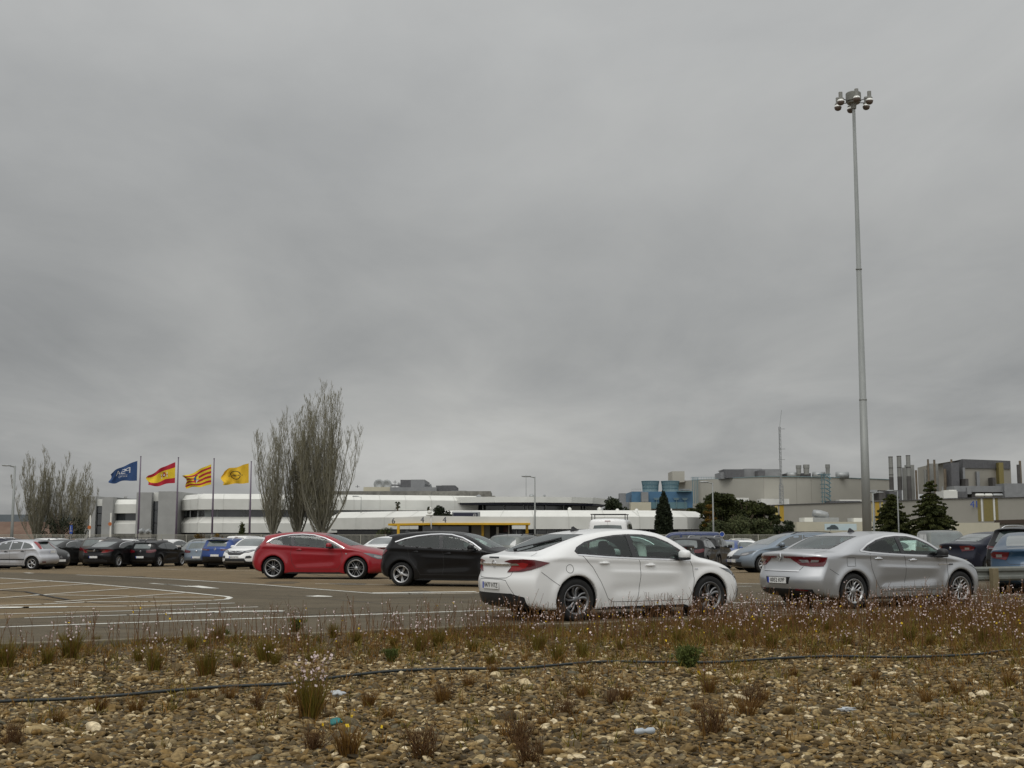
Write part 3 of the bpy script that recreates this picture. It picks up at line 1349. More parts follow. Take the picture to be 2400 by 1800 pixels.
def ex_spoiler(x0, x1, z0, z1, w=0.56, role='paint'):
    def f(s):
        m = MB()
        n = 10
        V = []
        for i in range(n + 1):
            y = -w + 2 * w * i / n
            k = 1 - abs(y / w) ** 4 * 0.35
            dz = -0.035 * (y / w) ** 2
            V += [(x1, y, z1 + dz), (x1 - (x1 - x0) * k, y, z0 + dz + 0.02), (x1 - (x1 - x0) * k, y, z0 + dz), (x1, y, z1 - 0.10 + dz)]
        Fc = []
        for i in range(n):
            for k in range(4):
                k2 = (k + 1) % 4
                Fc.append((4 * i + k, 4 * i + k2, 4 * i + 4 + k2, 4 * i + 4 + k))
        Fc += [(0, 1, 2, 3), tuple(4 * n + k for k in (3, 2, 1, 0))]
        m.add(V, Fc)
        s.addmb(m, 'spoiler', MATS['paint_default'], role=role, smooth=False)
    return f


def mirror_y(P):
    return [(-a, b) for a, b in P]


def rect(a, b, c, d):
    return [(a, c), (b, c), (b, d), (a, d)]


T = {}
WM = {}


def wheels(kind, R_, rr=0.235, metal=None):
    k = (kind, R_, rr, metal.name if metal else '')
    if k not in WM:
        WM[k] = wheel_meshes(kind, R_, 0.225, rr, metal)
    return WM[k]


M_graphite = mat('graphite_alloy', (0.20, 0.20, 0.205), 0.35, 0.85)

# the white liftback in front
T['liftback'] = CarType(dict(
    near=True, h=0.0225, L=4.83, hw=0.928, H=1.50, xr=1.09, xf=3.83, R=0.345, Ra=0.392, belt=(1.045, -0.035), tumble=0.36, taper=0.25,
    profile=[(0.34, .20), (0.10, .25), (0.035, .38), (0.0, .56), (0.005, .68), (0.05, .76), (.075, .88), (.055, 1.0), (.065, 1.055), (.15, 1.075), (.42, 1.105), (.9, 1.27),
             (1.35, 1.41), (1.8, 1.48), (2.3, 1.503), (2.75, 1.475), (3.1, 1.385), (3.45, 1.215), (3.78, 1.035), (4.1, .985), (4.42, .905), (4.66, .79), (4.79, .62), (4.835, .47),
             (4.81, .30), (4.70, .19), (4.3, .165), (2.4, .17), (0.8, .18)],
    windows=[[(1.06, 1.125), (1.12, 1.19), (1.30, 1.275), (1.6, 1.345), (1.9, 1.385), (2.175, 1.40), (2.235, 1.01), (1.7, 1.035), (1.20, 1.06), (1.10, 1.085)],
             [(2.185, 1.40), (2.5, 1.395), (2.75, 1.355), (3.0, 1.265), (3.22, 1.14), (3.42, 1.0), (3.40, .965), (2.9, .985), (2.245, 1.01)]],
    win_door=[1, 0], privacy=(0,),
    doors=[[(2.30, 1.012), (2.345, .92), (2.355, .7), (2.33, .45), (2.29, .30), (3.36, .30), (3.44, .45), (3.47, .65), (3.45, .85), (3.40, .955)],
           [(2.30, 1.012), (2.345, .92), (2.355, .7), (2.33, .45), (2.29, .30), (1.80, .30), (1.70, .36), (1.56, .62), (1.40, .86), (1.20, 1.052)]],
    bonnet=(3.82, 4.62),
    screen=((3.74, 1.065), (2.87, 1.45), .71, .57, (-.11, .03)),
    rear_glass=((.40, 1.115), (1.33, 1.415), .55, .60, (-.17, -.10)),
    seams=[(('side',), [(2.245, 1.012), (2.30, 1.0), (2.345, .92), (2.355, .7), (2.33, .45), (2.285, .295)], False),
           (('side',), [(1.20, 1.052), (1.40, .86), (1.56, .62), (1.70, .36), (1.80, .297), (2.29, .292), (3.36, .295)], False),
           (('side',), [(3.36, .295), (3.44, .45), (3.47, .65), (3.45, .85), (3.37, .965)], False),
           (('side',), [(.95 + .068 * math.cos(t), .845 + .068 * math.sin(t)) for t in np.linspace(0, 6.28, 20)[:-1]], True),
           (('rear',), [(.52, .83), (.50, .74), (.42, .70), (.2, .69), (-.2, .69), (-.42, .70), (-.50, .74), (-.52, .83)], False),
           (('rear',), [(.58, .44), (.50, .56), (.42, .66), (.30, .675), (-.30, .675), (-.42, .66), (-.50, .56), (-.58, .44)], False),
           (('side',), [(.42, .80), (.78, .56)], False),
           (('top',), [(.52, -.60), (.42, -.66), (.33, -.72)], False),
           (('top',), [(3.80, -.60), (4.2, -.66), (4.5, -.60), (4.66, -.4), (4.70, 0), (4.66, .4), (4.5, .60), (4.2, .66), (3.80, .60)], False)],
    chrome=[(('side',), [(1.12, 1.067), (1.7, 1.026), (2.24, 1.0), (2.9, .975), (3.40, .955)], 0.022)],
    patches=[('tail_light', M_lampred, ('rc',), [(-.40, .965), (-.28, .992), (-.05, 1.0), (.15, .99), (.36, .945), (.24, .885), (.10, .835), (-.08, .80), (-.34, .79), (-.27, .87), (-.25, .93)], .012),
             ('tail_light_lens', M_lampbright, ('rc',), [(-.24, .92), (-.05, .95), (.05, .93), (.0, .86), (-.12, .82), (-.28, .81)], .0145),
             ('headlight', M_lampdark, ('fc',), [(-.34, .585), (-.10, .60), (.12, .65), (.30, .735), (.46, .83), (.30, .80), (.05, .75), (-.28, .67)], .006),
             ('headlight_lens', M_lampclear, ('fc',), [(-.22, .61), (-.05, .625), (.06, .66), (.02, .70), (-.18, .665)], .010),
             ('rear_brake_light', M_frit, ('rear',), rect(-.16, .16, 1.010, 1.034), .004),
             ('chrome_bar', M_chrome, ('rear',), [(-.64, .905), (-.3, .892), (.3, .892), (.64, .905), (.60, .935), (.3, .925), (-.3, .925), (-.60, .935)], .022),
             ('rear_valance', M_black, ('rear',), [(-.74, .215), (.74, .215), (.74, .40), (.52, .455), (-.52, .455), (-.74, .40)], .006),
             ('rear_valance', M_black, ('rc',), [(-.36, .18), (.06, .18), (-.02, .26), (-.12, .38), (-.36, .425)], .0075),
             ('front_grille', M_black, ('front',), [(-.36, .48), (.36, .48), (.42, .66), (-.42, .66)], .006),
             ('front_intake', M_black, ('front',), [(-.55, .22), (.55, .22), (.60, .34), (-.60, .34)], .006),
             ('fog_light_bezel', M_black, ('fc',), [(-.22, .36), (.02, .30), (.04, .40), (-.02, .46), (-.22, .46)], .006),
             ('side_indicator', M_chrome, ('side',), rect(3.50, 3.56, .80, .822), .007)],
    handles=[(2.55, .885), (1.62, .93)], mirror=(3.20, 1.0), dash=3.35, seat_x=(2.80, 1.85), parcel=(.45, 1.15, 1.02),
    plate_r=.575, plate_text='0477 HTZ', plate_f=.42,
    extra=[ex_emblem(.925, True, .052), ex_fin(1.62), ex_wiper([(.47, 0.02), (.72, -.18), (1.05, -.42)]), ex_emblem(.60, False, .05)],
    wheel_meshes=wheels('swirl5', .345, .235, M_graphite)))

T['saloon'] = CarType(dict(
    near=True, h=0.0225, L=4.85, hw=0.935, H=1.463, xr=1.10, xf=3.91, R=0.335, Ra=0.385, belt=(1.055, -0.035), tumble=0.36, taper=0.25, scoop=.03, recR=.40,
    profile=[(0.42, .22), (0.16, .26), (0.06, .34), (0.01, .46), (0.0, .58), (.05, .68), (.11, .80), (.12, .92), (.08, 1.01), (.10, 1.06), (.18, 1.075), (.45, 1.095), (.72, 1.115),
             (1.08, 1.26), (1.42, 1.375), (1.85, 1.443), (2.35, 1.465), (2.8, 1.435), (3.15, 1.34), (3.5, 1.18), (3.85, 1.02), (4.2, .965), (4.5, .885), (4.70, .78), (4.82, .62),
             (4.85, .45), (4.82, .28), (4.70, .19), (4.3, .165), (2.4, .17), (0.8, .18)],
    windows=[[(1.33, 1.09), (1.50, 1.19), (1.75, 1.285), (2.0, 1.335), (2.30, 1.36), (2.36, 1.015), (1.9, 1.04), (1.48, 1.07)],
             [(2.31, 1.36), (2.6, 1.355), (2.85, 1.31), (3.1, 1.215), (3.32, 1.09), (3.50, .965), (3.0, .99), (2.37, 1.015)]],
    win_door=[1, 0], privacy=(0,),
    doors=[[(2.37, 1.015), (2.42, .9), (2.43, .6), (2.38, .32), (3.45, .32), (3.54, .55), (3.55, .8), (3.50, .955)],
           [(2.37, 1.015), (2.42, .9), (2.43, .6), (2.38, .32), (1.80, .32), (1.66, .5), (1.55, .75), (1.50, 1.06)]],
    screen=((3.82, 1.045), (2.95, 1.41), .71, .57, (-.11, .03)),
    rear_glass=((.70, 1.115), (1.42, 1.375), .60, .62, (-.10, -.06)),
    seams=[(('side',), [(2.37, 1.015), (2.42, .9), (2.43, .6), (2.38, .32)], False),
           (('side',), [(1.50, 1.06), (1.55, .75), (1.66, .5), (1.80, .32), (3.45, .32), (3.54, .55), (3.55, .8), (3.50, .955)], False),
           (('side',), rect(.93, 1.13, .80, .96), True),
           (('side',), [(.50, .76), (.72, .64)], False),
           (('rear',), [(.56, .80), (.50, .73), (.46, .70), (-.46, .70), (-.50, .73), (-.56, .80)], False),
           (('top',), [(.70, -.62), (.45, -.66), (.33, -.70)], False)],
    chrome=[(('side',), [(1.27, 1.085), (1.48, 1.058), (1.9, 1.028), (2.37, 1.003), (3.0, .978), (3.50, .95)], 0.028),
            (('side',), [(1.27, 1.085), (1.48, 1.20), (1.75, 1.302), (2.0, 1.352), (2.30, 1.377), (2.6, 1.372), (2.86, 1.325), (3.12, 1.225), (3.34, 1.10), (3.52, .965)], 0.026),
            (('side',), [(1.75, .355), (3.45, .355)], 0.014)],
    patches=[('tail_light', M_lampred, ('rc',), [(-.20, .975), (.05, .985), (.27, .97), (.24, .86), (.20, .80), (-.02, .795), (-.22, .815), (-.30, .87), (-.40, .935), (-.40, .975)], .012),
             ('tail_light', M_lampred, ('rear',), [(.10, .985), (.56, .985), (.56, .90), (.44, .935), (.38, .950), (.12, .955)], .010),
             ('tail_light', M_lampred, ('rear',), [(-.10, .985), (-.56, .985), (-.56, .90), (-.44, .935), (-.38, .950), (-.12, .955)], .010),
             ('tail_light_lens', M_lampclear, ('rc',), [(-.26, .925), (-.08, .925), (-.06, .88), (-.18, .87)], .016),
             ('tail_light_lens', M_lampclear, ('rc',), [(-.02, .925), (.12, .92), (.11, .88), (-.03, .875)], .016),
             ('headlight', M_lampdark, ('fc',), [(-.36, .66), (-.10, .665), (.05, .60), (.10, .66), (.28, .735), (.40, .80), (.20, .785), (-.30, .73)], .006),
             ('headlight_lens', M_lampclear, ('fc',), [(-.2, .68), (.0, .69), (.05, .63), (.10, .69), (.12, .73), (-.15, .72)], .010),
             ('boot_strip', M_chrome, ('rear',), rect(-.50, .50, .70, .722), .012),
             ('rear_valance', M_black, ('rear',), [(-.74, .20), (.74, .20), (.74, .38), (-.74, .38)], .006),
             ('rear_valance', M_black, ('rc',), [(-.36, .18), (.12, .18), (.02, .27), (-.10, .36), (-.36, .375)], .008),
             ('rear_reflector', M_lampred, ('rc',), [(-.33, .355), (-.08, .345), (-.10, .37), (-.33, .385)], .012),
             ('plate_recess', M_under, ('rear',), [(-.30, .47), (.30, .47), (.34, .60), (-.34, .60)], .003),
             ('front_grille', M_black, ('front',), [(-.40, .46), (.40, .46), (.50, .68), (-.50, .68)], .006),
             ('wing_vent', M_chrome, ('side',), [(3.30, .80), (3.52, .805), (3.68, .81), (3.66, .825), (3.30, .825)], .006),
             ('vent_inset', M_black, ('side',), [(3.58, .795), (3.70, .80), (3.69, .822), (3.60, .822)], .009),
             ('sill_moulding', mat('silver_moulding', (0.45, 0.46, 0.48), 0.3, 0.6, coat=1.0), ('side',), [(1.78, .40), (3.42, .40), (3.30, .475), (1.92, .465)], .012)],
    handles=[(2.62, .90), (1.72, .935)], handle_mat=M_chrome, handle_role=M_chrome, mirror=(3.30, .985), mirror_role=M_black, dash=3.42, seat_x=(2.68, 1.85),
    plate_r=.535, plate_text='0052 KPP', plate_f=.42,
    extra=[ex_emblem(.965, True, .058, 'diamond'), ex_fin(1.9), ex_emblem(.62, False, .07, 'diamond')],
    wheel_meshes=wheels('y5', .335, .225)))

HATCH = dict(
    near=True, glass=M_tinted, h=0.026, L=4.37, hw=0.905, H=1.485, xr=.80, xf=3.46, R=0.325, Ra=0.375, belt=(1.04, -0.04), tumble=0.36, taper=0.30, recR=.30,
    profile=[(0.32, .22), (0.10, .28), (0.02, .42), (0.0, .56), (.03, .68), (.06, .82), (.08, .95), (.16, 1.06), (.30, 1.22), (.36, 1.34), (.34, 1.385), (.42, 1.41), (.9, 1.462),
             (1.4, 1.488), (1.9, 1.485), (2.35, 1.445), (2.75, 1.335), (3.1, 1.17), (3.42, 1.035), (3.75, .985), (4.05, .905), (4.25, .79), (4.35, .63),
             (4.37, .42), (4.33, .28), (4.22, .19), (3.9, .165), (2.2, .17), (0.8, .18)],
    windows=[[(.64, 1.17), (.85, 1.25), (1.2, 1.33), (1.6, 1.375), (1.90, 1.385), (1.95, 1.0), (1.3, 1.035), (.95, 1.055), (.72, 1.11)],
             [(1.91, 1.385), (2.2, 1.37), (2.5, 1.29), (2.8, 1.15), (3.05, 1.0), (3.06, .965), (2.5, .98), (1.96, 1.0)]],
    win_door=[1, 0], privacy=(0,),
    doors=[[(1.97, 1.0), (2.02, .85), (2.03, .55), (1.98, .32), (3.0, .32), (3.08, .55), (3.10, .8), (3.05, .96)],
           [(1.97, 1.0), (2.02, .85), (2.03, .55), (1.98, .32), (1.35, .32), (1.25, .5), (1.05, .75), (.98, 1.03)]],
    bonnet=(3.46, 4.15),
    screen=((3.40, 1.045), (2.45, 1.42), .70, .56, (-.11, .03)),
    rear_glass=((.15, 1.04), (.36, 1.35), .56, .50, (-.04, .02)),
    seams=[(('side',), [(1.97, 1.0), (2.02, .85), (2.03, .55), (1.98, .32)], False),
           (('side',), [(.98, 1.03), (1.05, .75), (1.25, .5), (1.35, .32), (3.0, .32), (3.08, .55), (3.10, .8), (3.05, .96)], False)],
    chrome=[],
    patches=[('tail_light', M_lampred, ('rc',), [(-.34, .93), (-.1, .96), (.16, 1.0), (.22, .95), (.14, .86), (-.08, .80), (-.34, .82)], .012),
             ('headlight', M_lampdark, ('fc',), [(-.36, .62), (-.05, .63), (.16, .70), (.38, .82), (.2, .81), (-.30, .72)], .006),
             ('headlight_lens', M_lampclear, ('fc',), [(-.25, .645), (-.05, .65), (.08, .70), (.05, .745), (-.2, .70)], .010),
             ('rear_valance', M_black, ('rear',), rect(-.74, .74, .22, .40), .006),
             ('front_grille', M_black, ('front',), [(-.42, .52), (.42, .52), (.5, .64), (-.5, .64)], .006),
             ('front_intake', M_black, ('front',), [(-.5, .24), (.5, .24), (.56, .40), (-.56, .40)], .006)],
    handles=[(2.15, .885), (1.22, .92)], mirror=(2.86, .985), dash=3.0, seat_x=(2.28, 1.42),
    plate_r=.56, plate_f=.44,
    extra=[ex_fin(.62), ex_spoiler(.24, .62, 1.375, 1.44), ex_emblem(.90, True, .05), ex_emblem(.6, False, .05)],
    wheel_meshes=wheels('twin5', .325, .225))


def vary(base, **kw):
    d = dict(base)
    d.update(kw)
    return d


ASTRA_CH = [(('side',), [(.60, 1.19), (.85, 1.275), (1.2, 1.35), (1.6, 1.395), (1.90, 1.405), (2.2, 1.39), (2.52, 1.31), (2.82, 1.17), (3.08, 1.0)], 0.026)]
T['hatchback'] = CarType(vary(HATCH, chrome=ASTRA_CH, extra=[ex_fin(.62), ex_spoiler(.20, .62, 1.36, 1.44), ex_emblem(.90, True, .05), ex_emblem(.6, False, .05)],
                              patches=HATCH['patches'] + [('side_indicator', M_chrome, ('side',), rect(3.16, 3.24, .83, .85), .007)]))

T['coupe'] = CarType(vary(
    HATCH, L=4.465, hw=.92, H=1.482, xr=.87, xf=3.565, R=.345, Ra=.392, taper=.35,
    profile=[(0.32, .22), (0.10, .28), (0.02, .42), (0.0, .56), (.03, .70), (.08, .85), (.14, .98), (.24, 1.08), (.38, 1.22), (.44, 1.32), (.42, 1.355), (.52, 1.39), (.95, 1.452),
             (1.4, 1.482), (1.9, 1.480), (2.35, 1.435), (2.75, 1.33), (3.15, 1.165), (3.50, 1.04), (3.85, .985), (4.15, .91), (4.35, .79), (4.45, .63),
             (4.47, .42), (4.43, .28), (4.32, .19), (3.9, .165), (2.2, .17), (0.8, .18)],
    windows=[[(.66, 1.14), (.82, 1.24), (1.1, 1.325), (1.45, 1.375), (1.52, 1.03), (1.15, 1.055), (.82, 1.10)],
             [(1.46, 1.375), (1.8, 1.385), (2.15, 1.36), (2.5, 1.27), (2.8, 1.14), (3.14, .965), (2.9, .955), (2.3, .985), (1.53, 1.03)]],
    win_door=[5, 0], privacy=(0,),
    doors=[[(1.50, 1.03), (1.44, .8), (1.50, .5), (1.62, .32), (3.0, .32), (3.12, .55), (3.12, .8), (3.05, .95)]],
    bonnet=(3.56, 4.25),
    screen=((3.46, 1.05), (2.45, 1.415), .71, .56, (-.11, .03)),
    rear_glass=((.22, 1.06), (.43, 1.31), .54, .48, (-.04, .02)),
    seams=[(('side',), [(1.50, 1.03), (1.44, .8), (1.50, .5), (1.62, .32), (3.0, .32), (3.12, .55), (3.12, .8), (3.05, .95)], False)],
    chrome=[(('side',), [(.63, 1.14), (.80, 1.255), (1.1, 1.342), (1.45, 1.392), (1.8, 1.402), (2.16, 1.377), (2.52, 1.287), (2.83, 1.155), (3.18, .965)], 0.026)],
    patches=[('tail_light', M_lampred, ('rc',), [(-.34, .90), (-.1, .95), (.20, 1.04), (.24, .98), (.12, .86), (-.08, .82), (-.34, .82)], .012)] + HATCH['patches'][1:]
    + [('side_indicator', M_lampclear, ('side',), rect(3.22, 3.28, .78, .81), .007)],
    handles=[(1.72, .92)], mirror=(2.75, 1.0), dash=3.05,
    extra=[ex_fin(.75), ex_spoiler(.30, .70, 1.335, 1.42), ex_emblem(.90, True, .05), ex_emblem(.6, False, .05)],
    wheel_meshes=wheels('loop6', .345, .262)))
WM['loopdark'] = None

FAR = vary(HATCH, near=False, h=.042, privacy=())
T['far_hatch'] = CarType(FAR)
T['focus'] = CarType(vary(
    FAR, h=.034, L=4.15, hw=.85, H=1.44, xr=.72, xf=3.335, R=.31, Ra=.36, belt=(1.0, -0.03),
    profile=[(0.30, .24), (0.08, .30), (0.0, .42), (0.0, .56), (.04, .64), (.14, .72), (.17, .90), (.22, .98), (.42, 1.14), (.60, 1.29), (.66, 1.36), (.72, 1.385), (1.1, 1.43),
             (1.6, 1.445), (2.1, 1.41), (2.5, 1.32), (2.9, 1.15), (3.2, .99), (3.6, .93), (3.9, .82), (4.07, .66), (4.15, .46), (4.1, .28), (4.0, .20), (2.2, .19), (.8, .2)],
    windows=[[(.66, 1.07), (.92, 1.24), (1.20, 1.31), (1.24, 1.0), (.9, 1.015)], [(1.26, 1.315), (1.6, 1.35), (1.78, 1.35), (1.84, .965), (1.3, .995)], [(1.84, 1.35), (2.15, 1.315), (2.5, 1.20), (2.85, 1.0), (2.85, .93), (1.9, .96)]],
    win_door=[5, 1, 0],
    doors=[[(1.87, .96), (1.88, .3), (2.86, .3), (2.95, .6), (2.9, .92)], [(1.86, .96), (1.87, .3), (1.2, .3), (1.08, .7), (1.05, 1.0)]],
    screen=((3.18, 1.01), (2.35, 1.38), .66, .52, (-.1, .03)), rear_glass=((.24, 1.0), (.63, 1.31), .54, .46, (-.05, .03)), bonnet=(3.22, 3.98),
    seams=[(('side',), [(1.86, .96), (1.87, .3)], False), (('side',), [(1.05, 1.0), (1.08, .7), (1.2, .3), (2.86, .3), (2.95, .6), (2.9, .92)], False)],
    patches=[('tail_light', M_lampbright, ('rc', 50), [(.06, 1.0), (.16, .985), (.30, 1.19), (.42, 1.33), (.30, 1.33), (.14, 1.2)], .016),
             ('side_moulding', M_black, ('side',), rect(1.1, 2.9, .47, .53), .012),
             ('headlight', M_lampdark, ('fc',), [(-.36, .58), (-.05, .59), (.16, .64), (.38, .78), (.2, .77), (-.30, .70)], .006),
             ('rear_reflector', M_lampred, ('rc',), rect(-.12, .06, .36, .41), .01)],
    handles=[(2.05, .86), (1.20, .88)], handle_role=M_black, handle_mat=M_black, mirror=(2.72, .96), plate_r=.86, plate_f=.40, extra=[ex_spoiler(.50, .85, 1.33, 1.40, .5)],
    wheel_meshes=wheels('five', .31, .205)))
T['small_hatch'] = CarType(vary(FAR, doors=[[(1.55, 1.02), (1.56, .32), (3.0, .32), (3.08, .55), (3.10, .8), (3.05, .96)]], win_door=[5, 0],
                                windows=[[(.64, 1.17), (.85, 1.25), (1.2, 1.33), (1.45, 1.36), (1.52, 1.02), (1.3, 1.035), (.95, 1.055), (.72, 1.11)],
                                         [(1.48, 1.36), (1.9, 1.385), (2.2, 1.37), (2.5, 1.29), (2.8, 1.15), (3.05, 1.0), (3.06, .965), (2.5, .98), (1.55, 1.02)]],
                                seams=[(('side',), [(1.55, 1.02), (1.56, .32), (3.0, .32), (3.08, .55), (3.10, .8), (3.05, .96)], False)],
                                handles=[(1.75, .9)], wheel_meshes=wheels('multi', .325, .215)))
T['far_liftback'] = CarType(vary(T['liftback'].sp, near=False, h=.042, windows=[[(1.10, 1.105), (1.30, 1.235), (1.6, 1.325), (1.9, 1.37), (2.175, 1.385), (2.235, 1.01), (1.7, 1.035), (1.20, 1.06)], T['liftback'].sp['windows'][1]],
                                 chrome=[(('side',), [(1.08, 1.10), (1.28, 1.25), (1.6, 1.345), (1.9, 1.388), (2.2, 1.40), (2.5, 1.395)], 0.02)],
                                 plate_text=None, extra=[ex_emblem(.93, True, .05)], wheel_meshes=wheels('multi', .345, .235)))
T['far_saloon'] = CarType(vary(T['saloon'].sp, near=False, h=.042, plate_text=None, handle_role='paint', mirror_role='paint', chrome=[T['saloon'].sp['chrome'][1]],
                               patches=[('tail_light', M_lampred, ('rc',), [(-.20, .80), (.18, .84), (.24, .94), (.1, .99), (-.28, .98)], .012),
                                        ('tail_light_lens', M_lampclear, ('rc',), [(-.1, .86), (.05, .86), (.05, .93), (-.1, .93)], .016),
                                        ('headlight', M_lampdark, ('fc',), [(-.36, .62), (-.05, .62), (.28, .735), (.40, .80), (.20, .785), (-.30, .73)], .006),
                                        ('bumper_strip', M_chrome, ('rear',), rect(-.74, .74, .52, .54), .01),
                                        ('front_grille', M_black, ('front',), [(-.40, .46), (.40, .46), (.50, .68), (-.50, .68)], .006)], extra=[ex_emblem(.9, True, .05, 'disc')]))
SUV = vary(
    FAR, L=4.48, hw=.93, H=1.61, xr=.86, xf=3.535, R=.35, Ra=.405, belt=(1.12, -0.03), tumble=.30, clad=.42,
    profile=[(0.40, .28), (0.14, .34), (0.04, .46), (0.0, .62), (.02, .76), (.06, .92), (.08, 1.06), (.16, 1.14), (.34, 1.36), (.40, 1.48), (.38, 1.52), (.46, 1.55), (.9, 1.59),
             (1.4, 1.61), (1.9, 1.605), (2.35, 1.57), (2.72, 1.46), (3.05, 1.29), (3.35, 1.13), (3.75, 1.08), (4.12, 1.0), (4.33, .86), (4.44, .68),
             (4.48, .50), (4.44, .36), (4.3, .26), (3.9, .24), (2.2, .24), (0.8, .26)],
    windows=[[(.72, 1.20), (.95, 1.38), (1.25, 1.44), (1.30, 1.10), (1.0, 1.13)], [(1.32, 1.445), (1.6, 1.47), (1.90, 1.475), (1.95, 1.08), (1.37, 1.10)],
             [(1.96, 1.475), (2.25, 1.46), (2.55, 1.37), (2.85, 1.20), (3.02, 1.08), (2.9, 1.05), (2.0, 1.075)]],
    win_door=[5, 1, 0],
    doors=[[(1.97, 1.08), (2.0, .85), (2.0, .42), (2.98, .42), (3.08, .7), (3.02, 1.03)], [(1.97, 1.08), (2.0, .85), (2.0, .42), (1.4, .42), (1.25, .75), (1.2, 1.10)]],
    bonnet=(3.4, 4.25),
    screen=((3.32, 1.15), (2.48, 1.54), .70, .58, (-.1, .03)), rear_glass=((.17, 1.16), (.38, 1.47), .58, .52, (-.03, .02)),
    seams=[(('side',), [(1.97, 1.08), (2.0, .85), (2.0, .42)], False), (('side',), [(1.2, 1.1), (1.25, .75), (1.4, .42), (2.98, .42), (3.08, .7), (3.02, 1.03)], False)],
    patches=[('tail_light', M_lampred, ('rc',), [(-.40, 1.0), (-.1, 1.03), (.22, 1.06), (.24, 1.0), (.0, .95), (-.40, .93)], .014),
             ('tail_light_lens', M_lampclear, ('rc',), rect(-.3, -.02, .96, .985), .018),
             ('headlight', M_lampdark, ('fc',), [(-.30, .82), (-.05, .84), (.16, .90), (.38, .98), (.2, .99), (-.26, .92)], .008),
             ('headlight_lens', M_lampclear, ('fc',), [(-.2, .84), (-.02, .86), (.08, .90), (.05, .93), (-.16, .90)], .012),
             ('front_grille', M_black, ('front',), [(-.44, .80), (-.30, .72), (.30, .72), (.44, .80), (.50, .93), (-.50, .93)], .008),
             ('front_intake', M_black, ('front',), [(-.6, .42), (.6, .42), (.52, .57), (-.52, .57)], .008),
             ('skid_plate', M_rim, ('front',), rect(-.52, .52, .38, .42), .016),
             ('fog_light_bezel', M_black, ('fc',), [(-.26, .56), (.04, .58), (.10, .64), (-.02, .70), (-.20, .68)], .012),
             ('grille_wing', M_chrome, ('front',), [(-.40, .875), (-.1, .845), (-.1, .865), (-.40, .905)], .014),
             ('grille_wing', M_chrome, ('front',), [(.40, .875), (.1, .845), (.1, .865), (.40, .905)], .014),
             ('rear_valance', M_black, ('rear',), rect(-.76, .76, .40, .62), .008)],
    handles=[(2.12, .96), (1.38, .98)], mirror=(2.80, 1.06), plate_r=.68, plate_f=.62,
    extra=[ex_spoiler(.24, .66, 1.51, 1.585, .6), ex_emblem(1.02, True, .06), ex_emblem(.855, False, .06), ex_roofrails(.8, 2.3)],
    wheel_meshes=wheels('five', .35, .235))
T['suv'] = CarType(SUV)
T['suv_front'] = CarType(vary(SUV, h=.032, plate_text_f='9015 KTG'))
T['estate'] = CarType(vary(
    FAR, L=4.6, H=1.49, xr=.98, xf=3.66, taper=.15, recR=.30,
    profile=[(0.32, .22), (0.10, .28), (0.02, .42), (0.0, .56), (.03, .68), (.06, .82), (.08, .98), (.20, 1.16), (.36, 1.36), (.42, 1.43), (.8, 1.475),
             (1.4, 1.495), (2.0, 1.49), (2.5, 1.445), (2.9, 1.335), (3.25, 1.17), (3.6, 1.02), (3.95, .955), (4.25, .87), (4.45, .73), (4.57, .58),
             (4.6, .42), (4.55, .28), (4.42, .19), (3.9, .165), (2.2, .17), (0.8, .18)],
    windows=[[(.55, 1.10), (.72, 1.34), (1.25, 1.38), (1.30, 1.04)], [(1.32, 1.385), (1.8, 1.395), (2.05, 1.39), (2.12, 1.0), (1.37, 1.035)],
             [(2.08, 1.39), (2.4, 1.365), (2.7, 1.27), (3.0, 1.12), (3.2, .98), (2.15, .995)]],
    win_door=[5, 1, 0],
    doors=[[(2.13, 1.0), (2.16, .32), (3.15, .32), (3.25, .6), (3.2, .96)], [(2.13, 1.0), (2.16, .32), (1.5, .32), (1.4, .6), (1.3, 1.03)]], bonnet=(3.66, 4.4),
    screen=((3.55, 1.05), (2.62, 1.42), .70, .57, (-.1, .03)), rear_glass=((.14, 1.04), (.38, 1.37), .60, .54, (-.02, .02)),
    seams=[(('side',), [(2.13, 1.0), (2.16, .32)], False)], handles=[(2.3, .885), (1.5, .9)], mirror=(3.0, .985),
    extra=[ex_rod(.7, 0, .3), ex_emblem(.90, True, .05, 'disc'), ex_roofrails(.7, 2.5, M_black)]))
